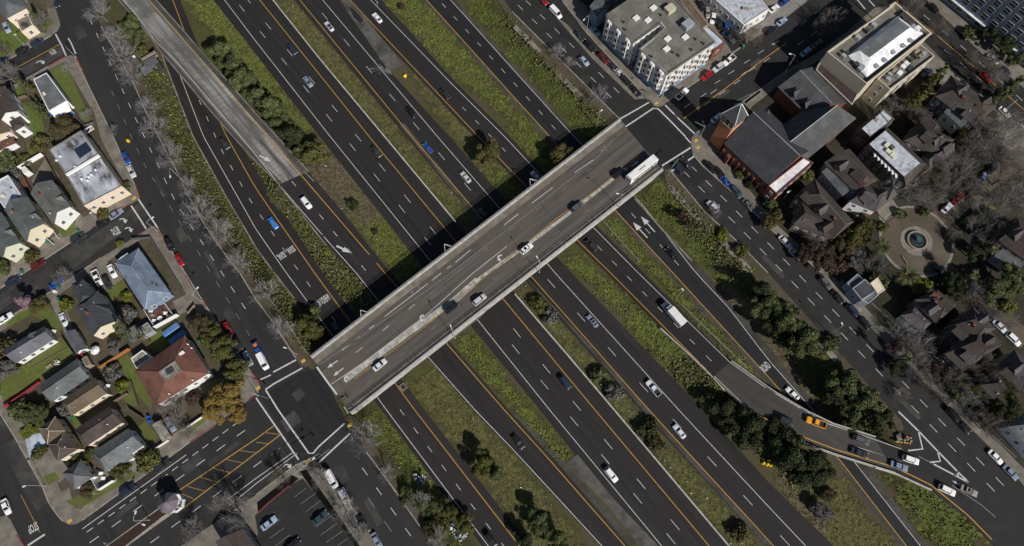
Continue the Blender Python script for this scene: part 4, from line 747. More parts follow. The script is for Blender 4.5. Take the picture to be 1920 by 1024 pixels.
def gable(root, o, c, he, hr, hb, hf, rm, wm, z0=.1, over=.35, win=True, chim=0, name='roof', cap=True, capm=None, wstep=2.6):
    "c: 4 eave corners px (back left, back right, front right, front left); ridge runs back to front"
    e = W(c, he); rb = (e[0]+e[1])/2; rf = (e[3]+e[2])/2; ax = rf-rb; rb2, rf2 = rb+ax*hb, rf-ax*hf; rb2.z = rf2.z = hr
    V = e+[rb2, rf2]; F = [(0, 4, 5, 3), (1, 2, 5, 4)]
    F += [(0, 1, 4)] if hb > 0 else []; F += [(2, 3, 5)] if hf > 0 else []
    bm = bmesh.new(); vs = [bm.verts.new(v-o) for v in V]
    for f in F: bm.faces.new([vs[i] for i in f])
    bm.normal_update()
    for f in bm.faces:
        if f.normal.z < 0: f.normal_flip()
    me = bpy.data.meshes.new(name); bm.to_mesh(me); bm.free(); me.materials.append(M[rm]); ro = link(name, me, root); md = ro.modifiers.new('thickness', 'SOLIDIFY'); md.thickness = .16; md.offset = -1
    iw = inset(e, over); ir = [(iw[0]+iw[1])/2 if hb == 0 else None, (iw[3]+iw[2])/2 if hf == 0 else None]
    b = MB(); fl = [p.copy() for p in iw]; zt = he-.12
    seq = [iw[0]]+([ir[0]] if hb == 0 else [])+[iw[1], iw[2]]+([ir[1]] if hf == 0 else [])+[iw[3]]
    gz = hr-(hr-he)*.12-.25; top = [Vector((p.x, p.y, gz if (p is ir[0] or p is ir[1]) else zt)) for p in seq]; n = len(seq)
    V = [Vector((p.x, p.y, z0)) for p in seq]+top; b.add([v-o for v in V], [(k, (k+1) % n, n+(k+1) % n, n+k) for k in range(n)])
    wme = b.obj('wall', wm, root)
    bm = bmesh.new(); bm.from_mesh(wme.data); bmesh.ops.recalc_face_normals(bm, faces=bm.faces); bm.to_mesh(wme.data); bm.free()
    if win: windows(root, o, iw, z0+.3, he-.3, step=wstep)
    if cap:
        q = MB(); up = Vector((0, 0, .05)); q.tube(rb2-o+up, rf2-o+up, .07, n=4)
        if hb > 0: q.tube(e[0]-o+up, rb2-o+up, .06, n=4); q.tube(e[1]-o+up, rb2-o+up, .06, n=4)
        if hf > 0: q.tube(e[2]-o+up, rf2-o+up, .06, n=4); q.tube(e[3]-o+up, rf2-o+up, .06, n=4)
        q.obj('ridge_cap', capm or rm, root)
    for k in range(chim):
        p = rb2.lerp(rf2, .3+.4*k)+(e[0]-rb)*.3; MB().box(Vector((p.x, p.y, (he+hr)/2+.6))-o, (.8, .8, 1.8), math.atan2(ax.y, ax.x)).obj('chimney', 'brick_wall', ro)
    return e, rb2, rf2, ro
def vents(root, o, e, he, hr, n, seed):
    r = random.Random(seed); c = sum(e, Vector())/4
    for k in range(n):
        p = c.lerp(e[r.randrange(4)], r.uniform(.3, .6)); z = he+(hr-he)*.55
        v = MB().tube(Vector((p.x, p.y, z-.9))-o, Vector((p.x, p.y, z+.45))-o, .14, n=6); v.obj('vent_pipe', r.choice(['darkmetal', 'plainwhite', 'metal']), root)
def house(name, label, parts, cat='house', **kw):
    c = parts[0]['c']; e = W(c, parts[0]['he']); o = sum(e, Vector())/len(e); o.z = 0; root = thing(name, label, cat, o)
    for k, p in enumerate(parts):
        e, a, b, ro = gable(root, o, p['c'], p['he'], p['hr'], p.get('hb', 0), p.get('hf', 0), p.get('r', 'greyroofR'), p.get('w', 'white_wall'), win=p.get('win', True), chim=p.get('ch', 0), capm=p.get('cap'), over=p.get('ov', .35))
        vents(ro, o, e, p['he'], p['hr'], p.get('v', 2), len(label)+k*7)
    return root, o
def flat(root, o, pts, h, rm, wm, par=.5, z0=.1, win=True, px=True, top=None, storeys=None, step=2.6, name='wall', rn='roof', maxn=60, pm=None, **kw):
    e = W(pts, h) if px else pts; area = sum(e[k].x*e[(k+1) % len(e)].y-e[(k+1) % len(e)].x*e[k].y for k in range(len(e)))
    if area < 0: e = e[::-1]
    iw = inset(e, .3); b = MB(); n = len(e)
    E, I = [v-o for v in e], [v-o for v in iw]; zr = h-par
    V = [(p.x, p.y, z0) for p in E]+[(p.x, p.y, h) for p in E]+[(p.x, p.y, h) for p in I]+[(p.x, p.y, zr) for p in I]
    F, G = [], []
    for k in range(n): j = (k+1) % n; F += [(k, j, n+j, n+k)]; G += [(n+k, n+j, 2*n+j, 2*n+k), (2*n+k, 2*n+j, 3*n+j, 3*n+k)]
    b.add(V, F); b.F += G; b.I += [1]*len(G); b.obj(name, [wm, pm or wm], root); MB().sheet([(p.x, p.y) for p in I], zr+.01).obj(rn, rm, root)
    if win: windows(root, o, e, z0+.3, h-.6, storeys=storeys, step=step, maxn=maxn, **kw)
    return e
def bx(root, o, nm, m, px, py, z, d, rz=BA, dz=0):
    p = P(px, py, z); return MB().box(Vector((p.x, p.y, z-d[2]/2+dz))-o, d, rz).obj(nm, m, root)
H = house
# --- left side
r, o = H('cream_house', 'cream stuccoed house with grey roof and walled porch at the upper left corner', [dict(c=[(-40,-12),(20,-48),(50,15),(12,35)], he=6, hr=8, hb=.25, hf=.25, r='slateR', w='cream_wall')])
flat(r, o, [(22,20),(46,13),(62,47),(40,60)], 4.2, 'creamfloor' if False else 'conc', 'cream_wall', 1.1, name='porch_wall', rn='porch_floor'); bx(r, o, 'porch_stair', 'darkmetal', 46, 46, 3.3, (1.6, 2.6, .2), BA+.5)
root = thing('flat_roofed_house', 'small house with low grey roof and white awning beside the long green lawn', 'house', (P(97, 178).x, P(97, 178).y, 0)); o = root.location.copy()
e = flat(root, o, [(62,149),(87,136),(126,189),(91,209)], 4.4, 'greyroofR', 'white_wall', .12); bx(root, o, 'skylight', 'peach_wall', 82, 175, 4.6, (1.2, .8, .35), CA)
aw = MB(); q = [P(93,207,4.2), P(126,189,4.2), P(134,208,3.0), P(103,221,3.0)]; aw.add([v-o for v in q], [(0, 1, 2, 3), (3, 2, 1, 0)]); aw.obj('awning', 'plainwhite', root)
for a in ((134,208), (103,221)): p = P(*a, 3.0); MB().tube(p-o, (p.x-o.x, p.y-o.y, .1), .08).obj('post', 'plainwhite', root)
for a in ((94,213), (132,210)): bx(root, o, 'porch_planter', 'bluebin', *a, .8, (.8, .6, .7))
H('tall_white_house', 'tall white house with brown gabled roof and hipped porch roof at the left edge', [dict(c=[(-32,186),(10,160),(33,208),(1,226)], he=7.2, hr=9., r='brownR', w='white_wall'), dict(c=[(17,229),(38,219),(46,236),(26,247)], he=5.2, hr=6.2, hb=.3, hf=.3, r='brownR', w='white_wall')])
H('peach_house', 'small peach house with red porch roof at the left edge', [dict(c=[(-40,225),(0,208),(20,246),(-20,268)], he=4.5, hr=6., r='tanR', w='peach_wall'), dict(c=[(-14,276),(24,258),(30,268),(-8,288)], he=3, hr=3.5, r='redbrownR', w='white_wall', win=False)])
root = thing('apartment_block', 'long two-part block with stained white flat roof, solar panels and a peach front', 'building', (P(160, 315).x, P(160, 315).y, 0)); o = root.location.copy()
flat(root, o, [(91,281),(152,244),(186,291),(124,328)], 6.6, 'stainedR', 'peach_wall', .35, pm='conc'); flat(root, o, [(124,328),(186,291),(228,349),(157,386)], 6.2, 'stainedR', 'peach_wall', .3, pm='conc')
a, b = P(124,328,6.9), P(186,291,6.9); MB().wall([a-o, b-o], .7, -.6, .25).obj('party_wall_cap', 'plainwhite', root)
for k in range(5):
    A, B, C, D = [Vector(v) for v in ((138,281,0), (161,266,0), (172,281,0), (149,297,0))]; q = [A.lerp(B, (k+.05)/5), A.lerp(B, (k+.95)/5), D.lerp(C, (k+.95)/5), D.lerp(C, (k+.05)/5)]
    MB().prism([v-o for v in W([(v.x, v.y) for v in q], 6.7)], 6.5, 6.62).obj('solar_panel', 'solar', root)
for px, py in ((165,331), (170,327), (163,338), (152,335), (178,318), (140,312), (105,300), (112,292)): bx(root, o, 'roof_vent', 'plainwhite', px, py, 6.9, (.7, .5, .5))
H('grey_gabled_house', 'grey green gabled house with white front gable and white steps, next to the stained roof', [dict(c=[(57,363),(98,337),(132,387),(101,422)], he=6, hr=8.6, r='sageR', w='white_wall', ch=1), dict(c=[(84,376),(92,392),(124,378),(117,364)], he=6.2, hr=7.6, hf=0, r='sageR', w='white_wall', win=False)])
H('yellow_cream_house', 'grey gabled house with cream yellow front, second in the row of three', [dict(c=[(8,394),(51,368),(83,419),(50,455)], he=6, hr=8.6, r='greenR', w='yellow_cream_wall', ch=1), dict(c=[(34,408),(44,424),(77,410),(68,396)], he=6.2, hr=7.6, r='greenR', w='yellow_cream_wall', win=False)])
H('pale_green_house', 'grey gabled house with pale green front at the left edge of the row', [dict(c=[(-38,427),(3,398),(38,455),(5,484)], he=6, hr=8.6, r='greenR', w='pale_green_wall'), dict(c=[(-12,436),(-2,452),(30,441),(22,426)], he=6.2, hr=7.6, r='greenR', w='pale_green_wall', win=False)])
root = thing('flat_roofed_annex', 'pale flat roofed block behind the row of gabled houses at the left edge', 'building', (P(12, 352).x, P(12, 352).y, 0)); o = root.location.copy()
flat(root, o, [(-22,347),(15,328),(43,371),(8,390)], 5.5, 'speckleR', 'white_wall', .25); bx(root, o, 'roof_hatch', 'cream_wall', 4, 366, 5.9, (1., 1., .5)); bx(root, o, 'roof_vent', 'darkmetal', 20, 352, 5.7, (.4, .4, .5))
H('blue_roofed_house', 'low house with pale blue hipped roof and a timber deck at its lower end', [dict(c=[(215,494),(260,465),(320,550),(272,581)], he=3.8, hr=6.3, hb=.3, hf=.18, r='blueR', w='blue_wall', cap='bluememR', v=3), dict(c=[(218,490),(239,474),(243,480),(223,496)], he=3.2, hr=3.5, r='bluememR', w='blue_wall', win=False, v=0)])
H('slate_roofed_house', 'rambling dark slate roofed house with copper chimney and cream rear wall', [dict(c=[(140,576),(184,545),(220,601),(173,632)], he=5.2, hr=7.4, hb=.2, hf=0, r='dkslateR', w='yellow_cream_wall', ch=1), dict(c=[(134,532),(156,523),(182,556),(150,572)], he=5.2, hr=6.8, hb=.3, hf=.2, r='dkslateR', w='grey_wall'), dict(c=[(168,560),(176,580),(212,590),(204,572)], he=5.4, hr=6.6, r='dkslateR', w='grey_wall', win=False)])
H('blue_grey_cottage', 'low cottage with purple grey roof and white walls among lawns', [dict(c=[(30,682),(7,655),(84,611),(101,637)], he=3.2, hr=5.0, r='purpleR', w='white_wall', v=3), dict(c=[(48,634),(70,620),(76,632),(54,646)], he=3.4, hr=4.4, r='purpleR', w='greyblue_wall', win=False)])
H('gabled_garage', 'small grey gabled garage with white gable end behind a driveway', [dict(c=[(121,628),(141,617),(163,653),(143,665)], he=2.8, hr=4.0, r='purpleR', w='white_wall', v=0)], 'garage')
H('grey_green_house', 'long low house with patched grey green roof beside the red fence', [dict(c=[(97,755),(75,721),(145,672),(167,707)], he=3.4, hr=5.2, r='greenR', w='white_wall', v=3)])
H('tan_roofed_house', 'house with mottled tan brown roof and cream wall in the lower left block', [dict(c=[(133,781),(115,752),(179,708),(200,738)], he=4.4, hr=5.8, hb=.12, hf=.0, r='tanR', w='yellow_cream_wall', v=1)])
H('two_tone_house', 'small hipped house half tan half brown beside the white paved yard', [dict(c=[(72,804),(104,781),(122,808),(89,833)], he=4.4, hr=6.0, hb=.45, hf=.4, r='tanR', w='yellow_cream_wall', cap='cream_wall'), dict(c=[(89,833),(122,808),(147,842),(108,866)], he=4.3, hr=5.9, hb=.4, hf=.4, r='brownR', w='yellow_cream_wall', cap='tan_wall')])
H('dark_brown_roofed_house', 'house with plain dark brown roof and peach wall', [dict(c=[(161,838),(139,806),(205,762),(229,793)], he=4.6, hr=6.1, hb=.12, hf=.0, r='brownR', w='peach_wall', v=3)])
H('grey_roofed_house', 'house with grey hipped roof and bright white front facing the arterial road', [dict(c=[(199,886),(173,848),(241,803),(269,836)], he=4.2, hr=5.9, hb=.12, hf=0, r='greyroofR', w='white_wall', v=2), dict(c=[(222,876),(216,868),(246,848),(252,858)], he=3.0, hr=3.5, r='greyroofR', w='white_wall', win=False, v=0)])
H('hipped_garage', 'small grey pyramid roofed garage on the lower left corner lot', [dict(c=[(117,887),(152,861),(176,894),(139,919)], he=3.2, hr=5.2, hb=.47, hf=.47, r='slateR', w='white_wall', v=0)], 'garage')
root = thing('red_roofed_house', 'large house with red brown hipped roof and a white flat deck in its middle', 'house', (P(325, 690).x, P(325, 690).y, 0)); o = root.location.copy()
e = W([(252,695),(347,629),(392,700),(292,762)], 5.6); t = W([(297,697),(328,676),(341,695),(310,715)], 8.4); b = MB(); b.add([v-o for v in e+t], [(0, 1, 5, 4), (1, 2, 6, 5), (2, 3, 7, 6), (3, 0, 4, 7), (7, 6, 5, 4)])
bm = bmesh.new(); me = b.obj('roof', 'redbrownR', data_only=True); bm.from_mesh(me); bm.normal_update()
for f in bm.faces:
    if f.normal.z < 0: f.normal_flip()
bm.to_mesh(me); bm.free(); link('roof', me, root); flat(root, o, [tuple(q) for q in [(297,697),(328,676),(341,695),(310,715)]], 8.6, 'dirtyflatR', 'conc', .12, z0=8.3, win=False, name='roof_deck_wall', rn='roof_deck'); bx(root, o, 'skylight', 'wglass', 318, 695, 8.8, (2.2, 1.6, .3), BA-.05)
iw = inset(e, .5); MB().prism([(v-o) for v in iw], .1, 5.5).obj('wall', 'white_wall', root); windows(root, o, iw, .4, 5.2)
q = MB()
for k in range(4): q.tube(e[k]-o, t[k]-o, .1, n=4)
q.obj('ridge_cap', 'redbrownR', root); bx(root, o, 'dormer_vent', 'plainwhite', 340, 662, 7.6, (1.5, .8, .6), BA+.1)
for a in ((351,645), (358,652), (316,738), (362,727), (360,712)): bx(root, o, 'vent_pipe', 'plainwhite', *a, 7, (.3, .3, .8))
def box_building(name, label, pts, h, rm, wm, cat='shed', win=False, par=.12):
    c = P(sum(p[0] for p in pts)/len(pts), sum(p[1] for p in pts)/len(pts), 0); r = thing(name, label, cat, c); flat(r, c, pts, h, rm, wm, par, win=win); return r, c
box_building('flat_shed', 'weathered flat roofed outbuilding at the corner of the red brown roof', [(245,672),(267,656),(284,671),(255,690)], 3, 'dirtyflatR', 'white_wall')
box_building('flat_shed', 'small flat roofed shed beside the orange fence and banana plant', [(258,616),(276,604),(288,620),(268,632)], 2.6, 'dirtyflatR', 'grey_wall')
box_building('flat_shed', 'dark flat shed between the cream rear wall and the small pale shed', [(235,620),(254,608),(262,628),(243,640)], 2.4, 'feltR', 'dark_wall')
box_building('white_hut', 'white boxy hut at the corner of the bare concrete yard', [(39,316),(46,311),(54,320),(44,326)], 2.6, 'membraneR', 'white_wall')
box_building('flat_shed', 'small olive shed beside the red fenced yard', [(153,673),(162,667),(171,683),(160,688)], 2.4, 'feltR', 'tan_wall')
r, o = H('canvas_canopy', 'pale canvas carport on a lawn beside the arterial road', [dict(c=[(285,797),(301,788),(321,818),(305,829)], he=2.4, hr=3.0, r='dirtyflatR', w='tan_wall', win=False, v=0)], 'canopy')
H('brown_roofed_building', 'brown roofed building cut by the bottom edge beside the parking lot', [dict(c=[(403,1015),(455,992),(492,1042),(435,1070)], he=4.5, hr=6.4, r='brownR', w='grey_wall', v=1)])
# gazebo shelter on the median of the arterial
gc = P(318, 944, 0); gc = P(326, 953, 0); g = thing('gazebo', 'purple grey octagonal roofed shelter with white frame at the end of the brown median', 'gazebo', gc)
ap = P(308, 943, 6.8)-gc; ring = []
for k in range(8): a = BA+R(22.5+45*k); ring.append(Vector((ap.x+2.9*math.cos(a), ap.y+2.9*math.sin(a), 4.6)))
b = MB(); b.add(ring+[ap], [(k, (k+1) % 8, 8) for k in range(8)]); ro = b.obj('roof', 'gazeboR', g); md = ro.modifiers.new('thickness', 'SOLIDIFY'); md.thickness = .15; md.offset = -1
b = MB()
for k in range(8): v = ring[k]; i = Vector((ap.x+(v.x-ap.x)*.9, ap.y+(v.y-ap.y)*.9, 0)); b.tube((i.x, i.y, .1), (i.x, i.y, 4.6), .13, n=6)
b.obj('frame', 'plainwhite', g); b = MB().prism([Vector((ap.x+(v.x-ap.x)*.95, ap.y+(v.y-ap.y)*.95, 0)) for v in ring], .05, .35); b.obj('base', 'plainwhite', g)
for k in (0, 5, 6, 7): a, c = ring[k], ring[(k+1) % 8]; q = [Vector((ap.x+(v.x-ap.x)*.9, ap.y+(v.y-ap.y)*.9, 0)) for v in (a, c)]; MB().wall(q, .12, .4, 1.5).obj('rail_panel', 'plainwhite', g); MB().wall(q, .14, 3.9, 4.5).obj('fascia', 'plainwhite', g)
# --- right side: apartment house
root = thing('apartment_house', 'large white bay windowed apartment house with grey flat roof and light well', 'building', (P(1240, 80).x, P(1240, 80).y, 0)); o = root.location.copy(); HA = 12.6
APX = [(1137,29),(1197,-12),(1262,-8),(1340,79),(1251,139),(1200,92),(1247,53),(1239,43),(1188,80)]
e = flat(root, o, APX, HA, 'feltR', 'white_wall', .25, storeys=4, step=2.3, maxn=90)
def bays(a, b, n, w=2.2, d=.9):
    A, B = P(*a, HA), P(*b, HA); t = (B-A).normalized(); nn = Vector((t.y, -t.x, 0))
    if nn.dot(-A) < 0: nn = -nn
    for k in range(n):
        c = A.lerp(B, (k+.5)/n); m = MB(); q = [c-t*w*.5, c-t*w*.28+nn*d, c+t*w*.28+nn*d, c+t*w*.5]; m.prism([v-o for v in q], 2.9, HA-.3, 0); m.obj('bay', 'white_wall', root); 
        for f in range(3):
            z = 4.4+f*3.0
            for u, ro_, of in ((0, 0, d), (-.39, 1.05, d*.5), (.39, -1.05, d*.5)):
                rz = math.atan2(t.y, t.x)+(ro_ if (t.x*nn.y-t.y*nn.x) < 0 else -ro_)*-1; p = c+t*w*u+nn*(of+.02); p.z = z; wo = MB().box(p-o, (1.0 if u == 0 else .6, .1, 1.8), rz).obj('window', 'plainwhite', root); MB().box(p-o, (.8 if u == 0 else .42, .15, 1.55), rz).obj('pane', 'wglass', wo)
            m2 = MB(); m2.prism([v-o for v in (c-t*w*.54, c-t*w*.3+nn*(d+.12), c+t*w*.3+nn*(d+.12), c+t*w*.54)], z+1.15, z+1.35); m2.obj('bay_cornice', 'cream_wall', root)
    m = MB(); q = [A.lerp(B, .02)+nn*.03, B-(B-A)*.02+nn*.03]; q = [Vector((v.x, v.y, 0))-Vector((o.x, o.y, 0)) for v in q]; m.wall(q, .16, .1, 2.8); m.obj('shopfront', 'blue_wall', root)
bays((1251,139), (1340,79), 6); bays((1137,29), (1188,80), 3); bays((1200,92), (1251,139), 3)
MB().wall([v-o for v in W(APX, HA)]+[P(*APX[0], HA)-o], .7, -.18, .08).obj('cornice', 'feltR', root)
for a in ((1225,14), (1193,33), (1215,37), (1252,72), (1285,69), (1250,91)): bx(root, o, 'skylight', 'plainwhite', *a, HA+.3, (2.2, 1.6, .6), BA)
bx(root, o, 'stair_house', 'grey_wall', 1290, 43, HA+1.8, (3.6, 2.6, 2.0)); bx(root, o, 'stair_house', 'stone_wall', 1257, 14, HA+1.5, (2.6, 3.2, 1.8), BA+1.5)
for a in ((1172,54), (1273,103), (1262,97), (1222,105), (1305,72), (1240,27), (1320,80), (1297,92), (1170,40)): bx(root, o, 'roof_vent', 'darkmetal', *a, HA+.5, (.6, .6, .8))
root = thing('annex_building', 'low brick annex with pale blue roof joined to the apartment house', 'building', (P(1340, 62).x, P(1340, 62).y, 0)); o = root.location.copy()
flat(root, o, [(1315,53),(1325,47),(1360,79),(1338,95)], 6, 'bluememR', 'brick_wall', .25); 
root = thing('terrace_building', 'tan flat roofed wing behind the apartment house by the narrow lot', 'building', (P(1290, 20).x, P(1290, 20).y, 0)); o = root.location.copy()
flat(root, o, [(1266,-12),(1280,-16),(1328,46),(1314,54)], 7.5, 'tanR', 'tan_wall', .3)
root = thing('white_roofed_shop', 'flat building with pale grey roof and white front at the top edge', 'building', (P(1385, 8).x, P(1385, 8).y, 0)); o = root.location.copy()
flat(root, o, [(1318,-22),(1395,47),(1442,17),(1395,-40)], 5.5, 'speckleR', 'white_wall', .3); bx(root, o, 'roof_hatch', 'tan_wall', 1399, 15, 5.9, (2.4, 1.0, .5), BA-.9)
r, o = H('blue_stair_house', 'blue grey wooden house with outside stairs in the shade left of the apartment house', [dict(c=[(1105,12),(1128,-6),(1142,14),(1120,32)], he=7, hr=8.5, r='slateR', w='blue_wall')])
H('dark_roofed_house', 'dark roofed house cut by the top edge left of the apartment house', [dict(c=[(1110,-40),(1160,-62),(1185,-30),(1135,-2)], he=8, hr=10, r='dkbrownR', w='dark_wall')])
# --- church
root = thing('brick_church', 'brick church with dark slate roofs, square corner tower and pale roofed vestry', 'church', (P(1430, 270).x, P(1430, 270).y, 0)); o = root.location.copy()
def slope_roof(wa, wb, ra, rb, he, hr, rm, wm, nm='roof'):
    A, B = P(*wa, he), P(*wb, he); C, D = P(*ra, hr), P(*rb, hr); E, F = 2*C-A, 2*D-B; E.z = F.z = he
    b = MB(); b.add([v-o for v in (A, B, D, C, E, F)], [(0, 1, 2, 3), (3, 2, 5, 4)]); me = b.obj(nm, rm, data_only=True); bm = bmesh.new(); bm.from_mesh(me); bm.normal_update()
    for f in bm.faces:
        if f.normal.z < 0: f.normal_flip()
    bm.to_mesh(me); bm.free(); ro = link(nm, me, root); md = ro.modifiers.new('thickness', 'SOLIDIFY'); md.thickness = .2; md.offset = -1
    i = inset([A, B, F, E], .4); q = [i[0], i[1], (i[1]+i[2])/2, i[2], i[3], (i[3]+i[0])/2]; n = 6; top = [Vector((v.x, v.y, hr-.5 if k in (2, 5) else he-.2)) for k, v in enumerate(q)]; m = MB(); m.add([Vector((v.x, v.y, .1))-o for v in q]+[v-o for v in top], [(k, (k+1) % n, n+(k+1) % n, n+k) for k in range(n)])
    wo = m.obj('wall', wm, root); bm = bmesh.new(); bm.from_mesh(wo.data); bmesh.ops.recalc_face_normals(bm, faces=bm.faces); bm.to_mesh(wo.data); bm.free()
    MB().tube(C-o+Vector((0, 0, .06)), D-o+Vector((0, 0, .06)), .14, n=4).obj('ridge_cap', 'metal', root); return [A, B, F, E]
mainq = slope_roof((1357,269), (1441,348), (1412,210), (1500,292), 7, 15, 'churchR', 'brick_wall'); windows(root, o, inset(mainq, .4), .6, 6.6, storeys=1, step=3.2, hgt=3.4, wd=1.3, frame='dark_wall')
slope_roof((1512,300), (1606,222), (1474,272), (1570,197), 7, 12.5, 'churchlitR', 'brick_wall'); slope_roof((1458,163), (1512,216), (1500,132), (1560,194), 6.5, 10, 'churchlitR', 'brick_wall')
for a in ((1494,172), (1515,192)):
    p = P(*a, 8.6); d = MB(); t = Vector((math.cos(CA), math.sin(CA), 0)); n = Vector((t.y, -t.x, 0)); n = n if n.dot(-p) > 0 else -n; f = p+n*1.7; bk = p-n*1.7
    d.add([v-o for v in (f+t*1.5-Vector((0, 0, 1)), f-t*1.5-Vector((0, 0, 1)), f+Vector((0, 0, 1.0)), bk+Vector((0, 0, 1.0)))], [(0, 2, 3), (1, 3, 2), (0, 1, 2), (2, 1, 0)]); d.obj('dormer', 'churchlitR', root)
tw = W([(1353,213),(1378,236),(1403,217),(1378,196)], 17); ctr = sum(tw, Vector())/4; apx = P(1388, 196, 23)
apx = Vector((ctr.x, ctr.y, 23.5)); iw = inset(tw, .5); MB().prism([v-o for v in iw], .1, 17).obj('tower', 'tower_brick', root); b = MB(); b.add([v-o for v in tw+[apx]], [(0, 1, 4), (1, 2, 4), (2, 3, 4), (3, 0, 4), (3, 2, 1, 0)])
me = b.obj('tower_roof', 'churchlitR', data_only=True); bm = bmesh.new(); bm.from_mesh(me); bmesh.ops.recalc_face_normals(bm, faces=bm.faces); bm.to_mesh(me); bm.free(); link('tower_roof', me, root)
q = MB()
for v in tw: q.tube(v-o, apx-o, .12, n=4)
q.obj('tower_hip', 'plainwhite', root); MB().tube(apx-o, apx-o+Vector((0, 0, 1.2)), .25, .05).obj('finial', 'bronze', root)
for k in range(4):
    a, c = iw[k], iw[(k+1) % 4]; d = (c-a).normalized(); n = Vector((d.y, -d.x, 0)); n = n if n.dot((a+c)/2-ctr) > 0 else -n
    for j in range(3): p = a.lerp(c, (j+.5)/3)+n*.06; p.z = 15.1; MB().box(p-o, (1.0, .16, 2.4), math.atan2(d.y, d.x)).obj('belfry_opening', 'wglass', root)
    m = MB()
    for z in (13.5, 16.7): m.wall([Vector((v.x, v.y, z))-o for v in (a+n*.08, c+n*.08)], .3, -.2, .2)
    for j in (0, 1, 2, 3): p = a.lerp(c, j/3)+n*.08; p.z = 15.1; m.box(p-o, (.22, .24, 3.2), math.atan2(d.y, d.x))
    m.obj('belfry_frame', 'stone_wall', root)
flat(root, o, [(1440,348),(1508,294),(1526,305),(1458,365)], 7.5, 'membraneR', 'brick_wall', .5, name='vestry_wall', rn='vestry_roof'); bx(root, o, 'buttress', 'brick_wall', 1368, 292, 4.5, (1.2, 1.6, 4.5), CA)
for f in np.linspace(.06, .97, 9): A, B = P(1357,269,7), P(1441,348,7); p = A.lerp(B, f); n = Vector((-(B-A).y, (B-A).x, 0)).normalized(); n = n if n.dot(-p) > 0 else -n; p = p-n*.1; MB().box(Vector((p.x, p.y, 2.4))-o, (.6, 1.0, 4.6), CA).obj('buttress', 'brick_wall', root)
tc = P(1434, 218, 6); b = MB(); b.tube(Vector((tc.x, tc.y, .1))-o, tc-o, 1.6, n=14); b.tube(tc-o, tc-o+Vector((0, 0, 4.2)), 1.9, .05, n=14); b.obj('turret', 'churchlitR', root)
# --- stone building with the white hipped roof
root = thing('stone_building', 'cream stone building with parapet, white hipped roof and rooftop machines', 'building', (P(1640, 100).x, P(1640, 100).y, 0)); o = root.location.copy(); HB = 14
flat(root, o, [(1551,97),(1679,5),(1746,62),(1625,157)], HB, 'feltR', 'stone_wall', 1.6, win=False); e = W([(1560,101),(1676,17),(1732,65),(1627,147)], HB-1.5)
rr = W([(1612,96),(1690,38)], HB+1.6); rr = W([(1618,99),(1690,42)], HB+1.4); ee = W([(1590,104),(1683,30),(1733,64),(1625,146)], HB-1.3); rr = W([(1612,95),(1688,38),(1706,52),(1630,108)], HB+.9); MB().prism([v-o for v in rr], HB+.86, HB+1.02).obj('ridge_monitor', 'greyroofR', root); b = MB(); b.add([v-o for v in ee+rr], [(0, 4, 5, 1), (1, 5, 6, 2), (2, 6, 7, 3), (3, 7, 4, 0), (4, 7, 6, 5)]); me = b.obj('hipped_roof', 'membraneR', data_only=True); bm = bmesh.new(); bm.from_mesh(me); bm.normal_update()
for f in bm.faces:
    if f.normal.z < 0: f.normal_flip()
bm.to_mesh(me); bm.free(); link('hipped_roof', me, root)
for a in ((1583,103), (1589,97), (1607,119), (1615,127), (1622,121), (1692,26), (1700,34), (1707,40), (1714,48), (1722,52), (1695,18), (1627,55), (1610,68), (1640,45)): bx(root, o, 'air_conditioner', random.choice(['plainwhite', 'metal', 'grey_wall', 'darkmetal', 'darkmetal']), *a, HB-.2, (random.uniform(1.2, 2.1), random.uniform(1, 1.7), 1.2), BA)
for a in ((1644,123), (1659,112), (1694,85), (1708,75), (1675,97)): bx(root, o, 'skylight', 'grey_wall', *a, HB-.1, (1.4, 1.4, .3), BA-.1)
flat(root, o, [(1645,147),(1725,82),(1753,105),(1669,168)], 11.5, 'feltR', 'stone_wall', .8, storeys=3, step=2.8, name='rear_wing_wall', rn='rear_wing_roof')
for a in ((1670,138), (1678,132), (1695,124), (1701,118), (1710,110), (1718,104), (1727,104), (1688,136), (1720,96), (1667,147), (1733,100), (1706,126)): bx(root, o, 'air_conditioner', random.choice(['plainwhite', 'metal', 'darkmetal', 'grey_wall', 'darkmetal', 'tan_wall']), *a, 11.9, (random.uniform(1.1, 2.2), random.uniform(.9, 1.7), 1.2), BA)
MB().wall([v-o for v in W([(1551,97),(1679,5),(1746,62),(1625,157),(1551,97)], HB-2.6)], .8, -.3, .1).obj('cornice', 'stone_wall', root)
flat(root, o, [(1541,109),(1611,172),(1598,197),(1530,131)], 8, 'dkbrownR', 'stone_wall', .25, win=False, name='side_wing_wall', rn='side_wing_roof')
# --- blue grey modern block top right
root = thing('modern_apartment_block', 'tall blue grey modern block with rows of white windows at the upper right corner', 'building', (P(1900, 40).x, P(1900, 40).y, 0)); o = root.location.copy()
base = [P(1752,-10), P(1852,72), P(1985,178), P(2110,90), P(1870,-140)]; flat(root, o, [Vector((p.x, p.y, 21)) for p in base], 21, 'feltR', 'greyblue_wall', .6, px=False, storeys=6, step=3.4, maxn=96, hgt=2.1, wd=2.3)
MB().wall([Vector((p.x, p.y, 3.2))-o for p in (base[0], base[1], base[2])], 1.6, -.15, .1).obj('canopy', 'membraneR', root)
